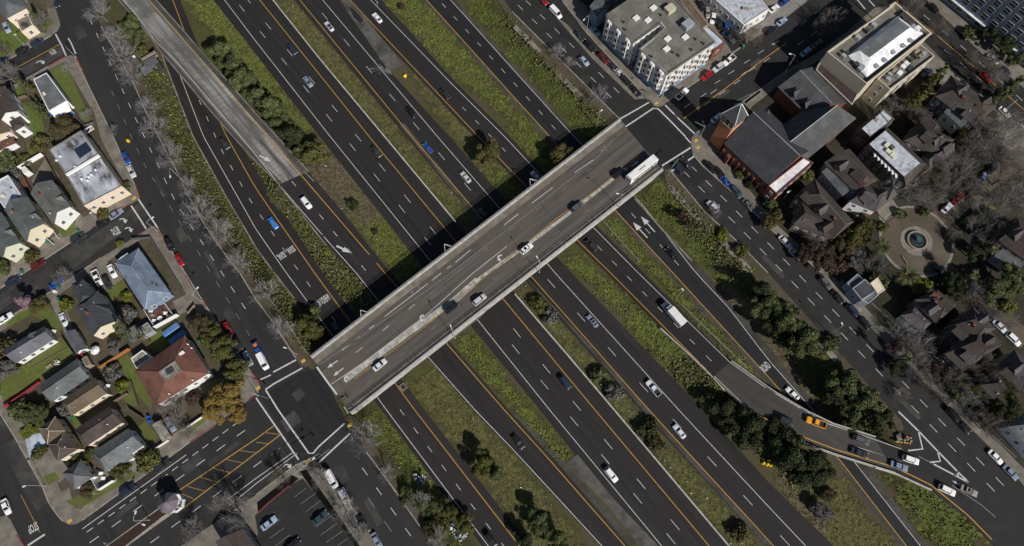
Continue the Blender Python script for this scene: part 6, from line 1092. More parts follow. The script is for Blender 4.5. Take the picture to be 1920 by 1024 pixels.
for x, y, k, lv, s, lab in [(528,620,'pale','g',1.0,'bare pale tree beside the evergreen shrub at the lower left overpass corner'), (687,822,'pale3','g',1.1,'bare pale tree right of the bridge end at the lower left intersection'), (725,890,'pale2','g',.75,'small bare tree on the lower left verge below the intersection'), (783,945,'pale','g',.85,'bare tree on the lower left bank above the rubbish pile'), (820,1012,'pale2','g',.9,'bare tree at the bottom edge left of the rubbish pile'),
    (1046,96,'pale2','g',.85,'bare pale tree on the right verge opposite the parked red car'), (1068,118,'pale','g',.55,'thin bare tree leaning over the right verge kerb'), (1122,180,'pale3','g',.8,'bare pale tree nearest the upper right end of the overpass'), (1340,400,'mid','g',.5,'thin bare sapling at the kerb by the silver suv'),
    (1408,68,'brown','c',1.15,'bare brown tree at the mouth of the narrow parking lot'), (1560,36,'brown','c',1.25,'bare brown tree left of the stone building, upper one'), (1540,52,'brown','c',.9,'bare brown tree left of the stone building, lower one'), (1488,138,'brown','c',.7,'small bare tree in shade between the church and the cross street'), (1712,14,'brown','c',1.1,'bare brown tree behind the stone building at the top edge'), (1762,56,'brown','c',1.0,'bare brown tree at the right corner of the stone building'),
    (1846,118,'brown','c',1.35,'wide bare brown tree over the avenue near the modern block'), (1880,152,'mid','c',1.1,'bare grey tree below the wide brown one on the avenue'), (1678,200,'mid2','c',1.0,'round bare grey tree below the stone building'), (1745,240,'mid','c',.7,'bare dark tree between two brown roofed houses'), (1695,352,'pale3','c',1.35,'large pale bare tree below the speckled white roof'), (1752,340,'brown','c',1.4,'bare brown tree between the pale tree and the park lane'), (1790,318,'mid','c',1.3,'bare grey tree at the cross gabled house'),
    (1840,268,'mid2','c',1.5,'spreading bare grey tree at the lower corner of the Victorian house'), (1890,255,'mid','c',1.4,'bare tree at the zebra crossing on the right edge'), (1885,330,'brown','c',1.5,'bare tree over the upper park lane'), (1850,395,'mid','c',1.2,'bare grey tree above the gabled manor'), (1900,368,'mid2','c',1.6,'broad bare tree at the right edge above the manor'), (1790,440,'mid2','c',.7,'small bare tree right of the plaza'),
    (1502,392,'pale2','c',1.0,'pale bare tree spreading over the dark gabled roof'), (1690,618,'pale2','c',1.0,'pale bare tree at the grey porch roof'), (1728,646,'pale3','c',1.0,'pale bare tree left of the large hipped house'), (1846,695,'brown','c',1.35,'bare brown tree spreading over the large hipped roof'), (1835,552,'mid2','c',1.35,'grey bare tree above the large hipped roof'), (1720,690,'mid','c',1.0,'dim bare tree over the kerb of the right frontage road'),
    (1790,716,'brown','c',1.0,'dark bare tree beside the white garden wall'), (1690,742,'mid','g',.55,'small bare tree on the right verge near the lower trees'), (1855,800,'brown','c',1.0,'bare tree between the frontage road and the white railings'),
    (324,778,'mid','c',1.0,'bare grey tree beside the canvas carport'), (352,810,'mid2','c',.7,'small bare tree over the pavement of the arterial road'), (437,962,'mid','c',1.35,'large bare tree at the bottom left of the parking lot'), (360,996,'mid2','c',1.0,'bare tree at the bottom edge left of the brown roof'), (600,900,'mid2','c',.85,'bare tree over the pavement beside the white van'), (645,960,'mid','c',.9,'bare tree between the parking lot and the frontage road'), (670,1000,'mid2','c',.8,'bare tree at the bottom beside the dark parked car'),
    (525,895,'brown','c',.8,'thin bare tree on the strip above the parking lot'), (330,738,'brown','c',.9,'bare brown tree at the lower edge of the red brown roof'), (118,520,'mid','c',.7,'bare tree at the corner above the dark slate roof'), (160,214,'pale2','c',.55,'whitish bare bush at the lower end of the long lawn'), (122,130,'pale','c',.45,'thin bare tree at the top of the long lawn'), (3,92,'brown','c',.7,'bare brown tree at the left edge near the navy car'), (12,140,'mid','c',1.0,'dim bare tree in shade at the left edge'), (208,245,'mid2','c',.6,'bare tree at the kerb below the fallen sign'), (95,8,'brown','c',.6,'dark bare tree at the top beside the kerb'), (72,36,'mid2','c',.9,'bare greyish green tree right of the cream house'),
    (1815,300,'brown','c',1.3,'bare brown tree between the cross gabled house and the lane'), (1865,290,'mid','c',1.4,'bare grey tree high over the upper park lane'), (1825,345,'mid2','c',1.1,'bare tree leaning over the dark car in the lane'), (1910,300,'mid','c',1.3,'bare tree at the right edge above the park lane'), (1850,240,'brown','c',1.3,'bare brown tree below the Victorian house verandah'), (1900,225,'mid2','c',1.1,'bare tree just below the zebra crossing'), (1880,420,'brown','c',1.3,'bare brown tree against the manor roof'), (1835,430,'mid','c',1.1,'bare tree on the dark lawn right of the plaza'), (1740,372,'mid','c',1.1,'bare grey tree above the plaza rim'), (1785,350,'brown','c',1.2,'bare brown tree over the red parked car'), (1860,580,'mid2','c',1.0,'bare grey tree between the hipped roof and the leafy trees'), (1885,600,'mid','c',.8,'bare tree over the parked pale silver car'), (1775,640,'mid2','c',.9,'bare tree between the bay house and the large hipped house'), (1705,650,'brown','c',.9,'bare brown tree below the grey porch roof'), (1745,725,'brown','c',.9,'bare brown tree at the kerb in deep shade'), (1815,760,'mid','c',1.0,'bare tree over the front wall of the right pavement'), (1880,720,'brown','c',.7,'bare tree at the yellow walled house'), (1535,440,'mid','c',1.0,'bare grey tree over the lower corner of the dark gabled roof'), (1575,420,'mid2','c',.7,'small bare tree at the right of the dark gabled roof'), (1650,215,'brown','c',.8,'small bare tree behind the speckled roofs'), (1720,215,'brown','c',.9,'bare brown tree behind the cross gabled house'), (1640,500,'mid','c',.9,'bare tree above the cream patch')]:
    plant(bare(k), x, y, lv, 4.2, s, lab, 'bare_tree', 'tree', 'bare trees')
TR_ = [(243,48,'broad','green','g',1.0,'big dark green tree left of the ramp bridge at the top'), (262,66,'broad','green','g',.7,'smaller dark green tree just below the big one left of the ramp bridge'), (264,96,'bush','olivegreen','g',1.6,'yellow green bush above the rubbish camp'),
 (412,98,'oval','green','f',1.3,'topmost dark tree in the row right of the ramp bridge'), (440,126,'oval','green','f',1.4,'second dark tree in the row right of the ramp bridge'), (459,148,'oval','green','f',1.4,'third dark tree in the row right of the ramp bridge'), (470,172,'broad','green','f',.95,'bushy dark tree in the middle of the row right of the ramp bridge'), (487,186,'oval','green','f',1.3,'dark tree with pale tip in the row right of the ramp bridge'), (508,204,'oval','green','f',1.45,'dark tree at a bend of the row right of the ramp bridge'), (524,232,'broad','green','f',1.0,'rounded tree in the lower row right of the ramp bridge'), (545,258,'oval','darkgreen','f',1.4,'dark tree next to the last of the row right of the ramp bridge'), (584,290,'broad','olivegreen','g',1.2,'large yellow green tree ending the row right of the ramp bridge'), (560,285,'oval','green','g',.8,'narrow green tree tucked against the last large tree of the row'),
 (573,612,'wide','olivegreen','g',.95,'big yellow green shrub tree at the lower left overpass corner'), (588,588,'bush','green','g',1.8,'green shrub above the big yellow green one by the overpass'), (918,284,'broad','olive','f',1.05,'round olive tree close to the overpass shadow'), (1051,290,'broad','olive','f',1.0,'round olive tree touching the white overpass parapet'),
 (1440,568,'broad','green','g',1.05,'dark evergreen at the upper end of the right bank row'), (1475,596,'broad','green','g',1.1,'dark evergreen in the upper group of the right bank'), (1512,632,'broad','green','g',1.15,'dark evergreen with pale edge at the end of the upper group on the right bank'), (1460,612,'broad','darkgreen','g',1.0,'deep green tree on the freeway side of the upper right bank group'), (1425,545,'oval','darkgreen','g',1.0,'narrow dark tree leading the upper right bank group'), (1490,640,'wide','darkgreen','g',.9,'low dark tree below the upper right bank group'),
 (1585,718,'broad','green','g',1.05,'dark evergreen first of the lower group on the right bank'), (1622,750,'broad','green','g',1.1,'dark evergreen in the middle of the lower group on the right bank'), (1648,786,'broad','darkgreen','g',1.0,'dark evergreen by the head of the ramp gore'), (1600,782,'broad','green','g',.95,'dark evergreen beside the upper parapet of the right ramp'), (1568,745,'oval','darkgreen','g',1.0,'narrow dark tree on the freeway side of the lower right bank group'),
 (1362,770,'broad','darkgreen','g',1.0,'dark tree at the start of the right ramp bridge'), (1408,800,'broad','darkgreen','f',1.25,'dark tree left of the right ramp bridge, upper of the clump'), (1450,806,'broad','darkgreen','f',1.05,'dark tree beside the right ramp bridge near the dark suv'), (1480,850,'broad','darkgreen','f',1.35,'large dark tree shading the right ramp bridge'), (1524,870,'broad','darkgreen','f',1.3,'large dark tree next to the parapet below the yellow pickup'), (1505,892,'broad','darkgreen','f',.95,'dark tree at the lower edge of the clump by the right ramp bridge'),
 (905,868,'broad','olivegreen','f',.85,'olive green tree alone between the two lower left roads'), (930,890,'oval','green','f',.7,'small dark tree touching the lone olive green one'), (1010,975,'broad','green','f',.8,'dark tree at the bottom between the two lower left roads'), (1045,1012,'broad','green','f',.8,'dark tree at the bottom edge beside the single lane'), (985,1015,'oval','darkgreen','f',.8,'narrow dark tree at the bottom edge of the same strip'), (1214,806,'bush','darkgreen','f',2.0,'dark bush in the grassy median below the silver pickup'), (1122,703,'bush','green','f',1.6,'dark bush in the grassy median left of the silver pickup'), (1012,572,'bush','olivegreen','f',1.9,'bush in the median just below the overpass'), (1030,592,'bush','greyleaf','f',1.7,'pale grey bush in the median below the overpass'), (1150,735,'bush','greyleaf','f',1.7,'pale grey bush in the median opposite the silver pickup'), (1232,830,'bush','brownleaf','f',1.6,'brownish bush in the median beyond the dark bush'), (1385,1000,'bush','brownleaf','f',1.6,'dull bush in the median near the bottom edge'), (1545,960,'wide','greyleaf','f',.65,'dull grey scrub below the dark clump by the ramp'), (1555,925,'wide','brownleaf','f',.5,'brown scrub below the dark clump by the ramp'),
 (660,384,'bush','darkgreen','f',1.3,'small dark bush alone on the bare soil bank'), (702,435,'bush','redleaf','f',.7,'small reddish bush alone on the green bank'), (753,12,'bush','redleaf','f',.9,'small reddish bush on the lush strip at the top'), (1280,404,'bush','redleaf','g',1.3,'rusty bush on the bank below the upper right overpass end'), (1292,420,'bush','redleaf','g',1.1,'second rusty bush lower on the same bank'), (1262,395,'bush','darkgreen','g',1.1,'dark bush beside the rusty ones on the bank'), (1150,260,'bush','olivegreen','g',1.0,'small shrub at the upper right bridge corner'), (612,470,'bush','lime','g',.8,'lime shrub on the strip right of the SIGNAL lettering'),
 (800,948,'wide','green','g',.8,'dark shrub tree on the lower left bank above the rubbish pile'), (835,975,'wide','olivegreen','g',.75,'olive shrub tree beside the rubbish pile'), (870,985,'wide','olivegreen','g',.7,'olive shrub tree right of the rubbish pile'), (815,990,'wide','olive','g',.7,'olive shrub left of the rubbish pile'), (760,930,'bush','green','g',1.5,'dark shrub on the lower left bank'),
 (375,606,'wide','brownleaf','c',.75,'brownish olive street tree topmost of the row beside the red brown roof'), (398,628,'wide','olivegreen','c',.8,'yellow green street tree second of the row beside the red brown roof'), (418,655,'wide','olivegreen','c',.9,'yellow green street tree in the middle of the row beside the red brown roof'), (442,690,'wide','olivegreen','c',.85,'yellow green street tree nearest the intersection in that row'), (405,640,'wide','green','c',.6,'darker small tree inside the row beside the red brown roof'), (425,738,'wide','gold','c',1.0,'golden leaved tree at the lower right corner of the red brown roof'), (402,765,'wide','gold','c',.95,'golden leaved tree over the pavement of the arterial road'), (440,770,'wide','gold','c',.7,'small golden tree at the kerb of the arterial road'), (362,748,'bush','redleaf','c',1.4,'reddish shrub under the golden trees'),
 (118,236,'wide','brownleaf','c',.95,'brown green round tree below the white awning'), (45,160,'pine','olivegreen','c',.7,'olive conifer left of the flat grey roof'), (76,205,'pine','green','c',.7,'dark slender conifer beside the white awning'), (66,208,'column','olivegreen','c',.9,'yellow green column shrub beside the slender conifer'), (64,30,'column','green','c',1.1,'dull green tree right of the cream porch'), (44,566,'oval','pink','c',.72,'pink blossoming tree by the middle left street'), (72,570,'wide','olive','c',.6,'olive shrub tree next to the pink blossom'), (60,776,'wide','green','c',.75,'dark green round tree above the yellow hedge'), (34,770,'bush','green','c',2.0,'dark green shrub left of the round tree above the hedge'), (213,648,'wide','greyleaf','c',.5,'silver grey shrub behind the cream rear wall'), (235,590,'bush','greyleaf','c',2.0,'silver grey shrub beside the blue roof'), (212,697,'bush','greyleaf','c',1.7,'grey round bush at the end of the orange fence'), (118,770,'bush','greyleaf','c',1.4,'grey bush above the two tone roof'), (225,885,'wide','olivegreen','c',.6,'yellow green bushy tree in front of the white fronted grey roof'), (276,864,'bush','olivegreen','c',2.2,'yellow green shrub at the kerb by the dark suv'), (162,920,'wide','brownleaf','c',.5,'dull brown round tree at the corner lot'), (229,725,'bush','lime','c',1.3,'lime shrub behind the tan roofed house'), (237,556,'bush','lime','c',1.2,'lime shrub in the yard left of the blue roof'), (124,570,'bush','lime','c',1.4,'lime shrub along the driveway'), (7,650,'bush','brownleaf','c',2.4,'brown bush at the left edge by the purple grey roof'), (10,690,'wide','greyleaf','c',.75,'grey green scrubby tree at the left edge lawn'), (190,402,'bush','olive','c',1.3,'yellow olive shrub below the peach facade'), (233,350,'bush','olivegreen','c',1.2,'shrub at the corner of the peach facade'), (75,270,'bush','olive','c',2.0,'olive shrub above the concrete yard'), (20,325,'bush','greyleaf','c',1.5,'grey shrub above the pale annex'), (8,300,'bush','green','c',2.2,'green shrub at the left edge above the annex'), (45,300,'bush','olivegreen','c',1.5,'olive green shrub in the cluttered garden'), (60,480,'bush','olive','c',1.5,'shrub in front of the cream yellow house'), (3,500,'bush','green','c',1.5,'green shrub at the left edge below the row of three'), (225,455,'bush','lime','c',.8,'small lime tree in the shaded street'), (140,866,'bush','green','c',1.3,'green shrub above the small hipped garage'), (68,850,'bush','olivegreen','c',1.1,'round shrub at the white paved yard'), (82,842,'bush','olivegreen','c',.8,'small round shrub at the white paved yard'), (168,850,'bush','green','c',1.0,'shrub between the dark brown roof and the grey roof'),
 (1738,165,'pine','olive','c',1.2,'olive brown conifer right of the stone building'), (1715,190,'pine','olive','c',1.1,'olive brown conifer below the stone building'), (1760,140,'pine','olivegreen','c',.9,'conifer at the upper corner of the Victorian house'), (1888,168,'pine','green','c',1.2,'dark conifer leaning toward the zebra crossing'), (1862,185,'pine','darkgreen','c',.9,'dark conifer at the right end of the Victorian house'), (1885,80,'broad','darkgreen','c',.8,'dark tree below the modern block'), (1860,60,'broad','darkgreen','c',.7,'dark tree at the base of the modern block'), (1907,110,'broad','green','c',.7,'green tree at the right edge under the modern block'), (1822,60,'bush','green','c',1.8,'green shrub at the kerb below the modern block'),
 (1490,335,'wide','green','c',.5,'green shrub behind the church vestry'), (1512,325,'bush','olivegreen','c',1.8,'yellow green shrub at the vestry corner'), (1552,330,'bush','green','c',2.0,'pale green shrub between the two dark roofs'), (1452,410,'wide','olive','c',.75,'olive tree at the kerb left of the dark gabled roof'), (1445,385,'wide','green','c',.5,'dark shrub tree below the church wall'), (1625,425,'wide','olive','c',.8,'olive tree left of the plaza, upper one'), (1605,445,'wide','olive','c',.95,'olive tree left of the plaza, larger one'), (1580,460,'wide','brownleaf','c',.8,'brownish tree left of the plaza'), (1520,468,'wide','redleaf','c',.85,'dull red tree beside the parked silver cars'), (1545,485,'wide','redleaf','c',.9,'dull red tree further down the kerb'), (1607,478,'wide','greyleaf','c',.7,'silver grey tree below the olive trees'), (1570,500,'bush','redleaf','c',2.0,'dull red shrub under the red trees'), (1650,525,'bush','green','c',1.8,'green creeper bush on the cream patch'), (1728,532,'bush','lime','c',1.9,'lime shrub beside the big palm with orange fruit'), (1690,400,'bush','green','c',1.2,'shrub at the upper plaza rim'), (1735,398,'bush','green','c',1.1,'shrub at the plaza rim near the pale car'), (1655,425,'bush','olivegreen','c',1.1,'shrub at the left plaza rim'), (1782,440,'bush','green','c',1.2,'shrub at the right plaza rim'),
 (1870,545,'broad','green','c',1.15,'large leafy green tree below the gabled manor'), (1900,520,'broad','green','c',1.0,'leafy green tree at the right edge below the manor'), (1800,545,'broad','darkgreen','c',.7,'dark tree at the upper tip of the large hipped roof'), (1765,700,'wide','redleaf','c',.75,'dark red tree at the kerb of the right frontage road'), (1800,735,'bush','green','c',2.2,'dark green shrub by the white garden wall'), (1680,650,'wide','redleaf','c',.5,'dark red shrub at the kerb near the garden wall'), (1890,575,'bush','lime','c',1.6,'bright green hedge patch above the parked white suv'), (1895,765,'broad','darkgreen','c',.9,'dark tree at the right edge below the yellow walls'), (1850,780,'wide','redleaf','c',.7,'dull red tree left of the white railings'), (1740,300,'bush','lime','c',1.2,'lime shrub at the lower edge of the cross gabled house'), (1770,290,'bush','olivegreen','c',1.4,'yellow green shrub at the corner of the cross gabled house'), (1810,255,'wide','olive','c',.7,'olive tree below the verandah'), (1480,590,'bush','olivegreen','g',1.0,'pale shrub at the verge by the upper right bank group'), (1560,640,'bush','green','g',1.6,'green shrub on the right verge by the lamp'), (1390,470,'bush','olivegreen','g',1.5,'yellow green shrub on the right verge'), (1355,440,'bush','lime','g',1.3,'lime shrub on the right verge'),
 (1815,330,'broad','darkgreen','c',.7,'dark green tree among the bare trees of the park lane'), (1855,255,'broad','darkgreen','c',.65,'dark green tree below the verandah among bare trees'), (1830,470,'broad','darkgreen','c',.8,'dark tree on the shaded lawn right of the plaza'), (1790,530,'wide','darkgreen','c',.8,'dark spreading tree below the plaza beside the park lane'), (1680,690,'wide','darkgreen','c',.6,'dark tree at the kerb of the right frontage road beyond the garden wall'), (1770,660,'wide','darkgreen','c',.6,'dark tree squeezed between the bay house and the large hipped house'),
 (1375,300,'bush','green','c',1.1,'green shrub first along the church wall'), (1390,325,'bush','green','c',1.2,'green shrub second along the church wall'), (1410,345,'bush','darkgreen','c',1.2,'dark shrub along the church wall')]
HC = dict(broad=6., wide=4.6, oval=5.6, pine=6.5, column=5., bush=1.)
for x, y, k, m, lv, s, lab in TR_: plant(leafy(k, m), x, y, lv, HC[k], s, lab, 'conifer' if k == 'pine' else ('shrub' if k == 'bush' else 'leafy_tree'), 'shrub' if k == 'bush' else 'tree')
for x, y, k, s, lab in [(1656,462,'date',.85,'big feathery palm left of the fountain plaza'), (1700,516,'date',.95,'big palm with orange fruit below the fountain plaza'), (1865,468,'fan',1.0,'fan palm in front of the gabled manor'), (1827,515,'fan',1.05,'fan palm by the lane below the plaza'), (1684,402,'fan',.8,'small palm at the upper left plaza rim'), (221,612,'fan',1.1,'fan palm behind the cream rear wall'), (232,628,'fan',.8,'second smaller palm behind the cream rear wall'), (263,632,'fan',.75,'banana like palm beside the small pale shed'), (1700,672,'fan',1.1,'dim palm over the kerb of the right frontage road')]:
    plant(palm(k), x, y, 'c', 7.6 if k == 'date' else 8.4, s, lab, 'palm_tree', 'palm tree')
hd = MB()
for k, (a, b) in enumerate((((44,816),(62,800)), ((48,822),(74,806)))):
    pass
for k, (a, lab) in enumerate(((((43,813),(61,799)), 'clipped yellow green hedge, thinner upper one of the pair'), (((49,820),(72,804)), 'clipped yellow green hedge beside the white paved yard'))):
    A, B = P(*a[0]), P(*a[1]); n = 500; t = rng.random(n); w_ = .55+.3*k; C = np.array(A)[None]*(1-t)[:, None]+np.array(B)[None]*t[:, None]; C[:, :2] += rng.uniform(-w_, w_, (n, 2)); C[:, 2] = rng.uniform(.5, 1.2, n); o = quads('hedge', C-np.array(A)[None], rng.normal(size=(n, 3))*.4+np.array([0, 0, 1]), rng.uniform(.25, .5, n), 'lime'); o.location = A; tag(o, lab, 'hedge')
# ------------------------------------------------------------------ ground cover on banks and medians
def inpoly(x, y, poly):
    r = np.zeros(x.shape, bool); n = len(poly)
    for k in range(n):
        x0, y0, x1, y1 = poly[k].x, poly[k].y, poly[(k+1) % n].x, poly[(k+1) % n].y
        c = ((y0 > y) != (y1 > y)) & (x < (x1-x0)*(y-y0)/(y1-y0+1e-12)+x0); r ^= c
    return r
def cover(name, label, polys, m, dens, s0, s1, up=1.2, lift_=.1, hmax=.35, clump=0):
    CC = []
    for a in polys:
        q = [PG(*p) for p in a]; x0, x1 = min(p.x for p in q), max(p.x for p in q); y0, y1 = min(p.y for p in q), max(p.y for p in q); n = int((x1-x0)*(y1-y0)*dens)
        x, y = rng.uniform(x0, x1, n), rng.uniform(y0, y1, n); jx, jy = 1.1*np.sin(x*.8+y*1.3)+rng.normal(0, .45, n), 1.1*np.sin(y*.9-x*1.1)+rng.normal(0, .45, n); k = inpoly(x+jx, y+jy, q)
        if clump: w1 = np.sin(x*.9+1.3*np.sin(y*.5))+np.sin(y*1.1+x*.37)+np.sin(x*2.3-y*1.7)*.7; k &= (w1+rng.normal(0, .8, n)) > -clump
        x, y = x[k], y[k]; CC.append(np.stack([x, y, Zg(x, y)+lift_+rng.random(len(x))**2*hmax], 1))
    C = np.concatenate(CC)
    for k_, (L_, Q_) in EDGE.items():
        C = C[~inpoly(C[:, 0], C[:, 1], list(L_)+list(Q_)[::-1])]
    o = quads(name, C, rng.normal(size=C.shape)*.55+np.array([.1, -.1, up]), rng.uniform(s0, s1, len(C)), m); return tag(o, label, 'ground cover', kind='stuff')
LUSH = [[(722,0),(735,-8),(798,0),(945,180),(1000,238),(982,250),(930,205),(860,150),(800,90)], [(868,5),(905,-12),(960,50),(1005,105),(1140,225),(1150,246),(1108,258),(1088,250),(975,128)], [(845,180),(880,220),(1000,245),(1020,262),(1100,360),(1065,390),(1000,300),(940,240)], [(900,310),(945,320),(985,370),(1000,395),(968,400),(935,360)],
        [(1060,490),(1085,472),(1135,520),(1300,660),(1370,745),(1340,760),(1280,720),(1220,655),(1140,570),(1100,530)], [(1130,425),(1155,405),(1245,510),(1350,625),(1440,722),(1430,722),(1380,680),(1300,600),(1215,505)], [(1190,370),(1245,330),(1262,360),(1320,420),(1370,470),(1400,520),(1420,560),(1395,560),(1340,520),(1300,480),(1245,425)],
        [(690,430),(720,410),(780,480),(785,500),(760,530),(720,500)], [(855,640),(890,620),(960,720),(1075,858),(1050,868),(985,795),(900,700)], [(670,790),(700,770),(722,775),(800,880),(880,1000),(850,1030),(800,960),(750,880),(700,830)], [(340,-5),(420,0),(455,60),(540,180),(590,250),(560,250),(500,180),(440,110),(395,60)], [(1800,935),(1860,1010),(1850,1020),(1760,950),(1690,890),(1700,885)], [(1640,880),(1690,895),(1760,935),(1840,1015),(1800,1040),(1745,1030),(1700,960)]]
OLIVE = [[(515,0),(555,0),(760,258),(890,410),(860,420),(725,260),(600,110)], [(760,130),(790,140),(880,235),(940,310),(905,330),(842,245),(800,190)], [(970,545),(990,535),(1200,770),(1430,1030),(1380,1040),(1270,905),(1150,765),(1060,660)], [(745,720),(830,690),(890,770),(960,855),(1080,1000),(1110,1040),(990,1030),(900,900),(805,770)], [(640,350),(690,330),(780,450),(820,500),(760,520),(700,470),(650,400)], [(1470,900),(1530,900),(1580,890),(1620,960),(1690,1030),(1580,1040),(1470,930)], [(1440,905),(1480,920),(1570,1030),(1540,1030)]]
DRY = [[(560,310),(610,240),(660,300),(720,380),(700,420),(640,400)], [(1310,470),(1400,560),(1480,660),(1560,790),(1500,740),(1440,660),(1370,570)], [(1450,880),(1510,920),(1560,990),(1530,1000),(1460,920)]]
IVY = [[(300,222),(362,245),(422,363),(482,466),(514,512),(552,562),(615,645),(580,665),(527,590),(470,515),(412,434),(358,330)], [(262,108),(296,98),(362,250),(318,252),(282,180)], [(500,300),(515,340),(560,400),(620,480),(690,560),(660,600),(640,560),(590,490),(545,420),(500,350),(470,300)], [(585,470),(625,460),(700,560),(690,590),(650,600)], [(1200,650),(1260,690),(1300,672),(1372,748),(1340,765),(1280,724)], [(1395,520),(1440,560),(1530,650),(1600,720),(1670,800),(1620,815),(1560,780),(1500,700),(1420,590)], [(1260,350),(1320,408),(1400,505),(1440,560),(1400,570),(1330,480),(1290,430)], [(1300,670),(1370,750),(1460,860),(1560,900),(1500,920),(1400,830),(1310,730)], [(1210,190),(1212,188),(1214,192)], [(940,20),(965,50),(1050,140),(1140,225),(1110,220),(1040,150),(960,60)]]
# the ground itself takes the colour of what grows on it (albedo per region, softened by the shader's own noise)
GN = len(GROUND.data.vertices); gxy = np.empty(GN*3, np.float32); GROUND.data.vertices.foreach_get('co', gxy); gxy = gxy.reshape(-1, 3); cov = np.zeros((GN, 4), np.float32)
for polys, c_ in ((OLIVE, (.088, .084, .03)), (DRY, (.1, .08, .05)), (LUSH, (.092, .108, .024)), (IVY, (.07, .072, .028))):
    for a in polys:
        m_ = inpoly(gxy[:, 0]+1.1*np.sin(gxy[:, 0]*.8+gxy[:, 1]*1.3), gxy[:, 1]+1.1*np.sin(gxy[:, 1]*.9-gxy[:, 0]*1.1), [PG(*p) for p in a]); cov[m_] = (*c_, 1)
at = GROUND.data.attributes.new('cover', 'FLOAT_COLOR', 'POINT'); at.data.foreach_set('color', cov.ravel())
gm = M['ground'].node_tree; bs = gm.nodes['Principled BSDF']; old = bs.inputs['Base Color'].links[0].from_socket; an = gm.nodes.new('ShaderNodeAttribute'); an.attribute_name = 'cover'
nz = gm.nodes.new('ShaderNodeTexNoise'); nz.inputs['Scale'].default_value = 1.1; nz.inputs['Detail'].default_value = 6; ps = gm.nodes.new('ShaderNodeNewGeometry'); gm.links.new(ps.outputs['Position'], nz.inputs['Vector'])
mr = gm.nodes.new('ShaderNodeMapRange'); mr.inputs[1].default_value = .3; mr.inputs[2].default_value = .7; mr.inputs[3].default_value = .4; mr.inputs[4].default_value = 1.55; gm.links.new(nz.outputs[0], mr.inputs[0])
hs = gm.nodes.new('ShaderNodeHueSaturation'); gm.links.new(mr.outputs[0], hs.inputs['Value']); gm.links.new(an.outputs['Color'], hs.inputs['Color']); mx = gm.nodes.new('ShaderNodeMix'); mx.data_type = 'RGBA'
gm.links.new(an.outputs['Alpha'], mx.inputs[0]); gm.links.new(old, mx.inputs[6]); gm.links.new(hs.outputs[0], mx.inputs[7]); gm.links.new(mx.outputs[2], bs.inputs['Base Color'])
cover('lush_grass', 'bright green tall grass on the banks and strips between the roads', LUSH, 'grasslush', 4.5, .28, .6, .75, .05, .3, 1.7)
cover('bare_patches', 'brownish dry patches inside the green strips', LUSH, 'grassdry', 3.2, .22, .5, 1.3, .08, .3, -1.5)
cover('dark_weeds', 'darker weeds and ivy mixed into the green strips', LUSH, 'ivy', 1.3, .35, .75, .7, .08, .5, -.6)
cover('bank_scrub', 'brighter scrub on the left bank and between the ramp roads', IVY[:4], 'grasslush', 2.0, .4, .8, .7, .2, 1.0, -.2)
cover('olive_grass', 'olive brown rough grass on the freeway medians', OLIVE, 'grassolive', 3.4, .22, .5, 1.1, .04, .16, 1.6)
cover('dry_grass', 'dry brownish grass and weeds on bare banks', DRY, 'grassdry', 3., .22, .5, 1.2, .04, .16, .8)
cover('ivy_cover', 'dense ivy and low scrub covering the outer banks', IVY, 'ivy', 5., .4, .8, .7, .15, 1.1, 2.4)
cover('weed_patches', 'yellowish weeds scattered over the banks', OLIVE+DRY+IVY[:2], 'grasslush', .6, .25, .5, 1., .06, .2, -.3)
cover('litter', 'scraps of pale litter scattered over the banks', LUSH[6:9]+IVY[:2]+OLIVE[:4]+DRY[:1], 'litter', .02, .2, .55, 2.5, .5, .2)
# ------------------------------------------------------------------ lamps, signals, signs
def pole(base, z0, h, r0=.1, m='metal'):
    b = MB(); b.tube(base, base+Vector((0, 0, h)), r0, r0*.6, 8); b.tube(base, base+Vector((0, 0, .35)), r0*2, r0*1.9, 8); return b
def lamp(px, py, s, h, heads, label, nm='street_lamp', cat='street lamp', m='metal'):
    "heads: list of photo positions of the lamp heads"
    base = PG(px, py) if s == 'g' else P(px, py, {'c': .12, 'b': .75, 'f': -DEP}[s]); o = thing(nm, label, cat, base); pole(Vector((0, 0, 0)), 0, h, m=m).obj('pole', m, o)
    for hx, hy in heads:
        q = P(hx, hy, base.z+h+.5)-base; d = Vector((q.x, q.y, 0)); a = MB(); mid = Vector((d.x*.5, d.y*.5, h+.55)); a.tube((0, 0, h-.1), mid, .06, .05, 6); a.tube(mid, (d.x, d.y, h+.5), .05, .04, 6); ao = a.obj('arm', m, o)
        MB().box((d.x, d.y, h+.45), (.85, .36, .16), math.atan2(d.y, d.x)).obj('lamp_head', 'plainwhite', ao)
    return o
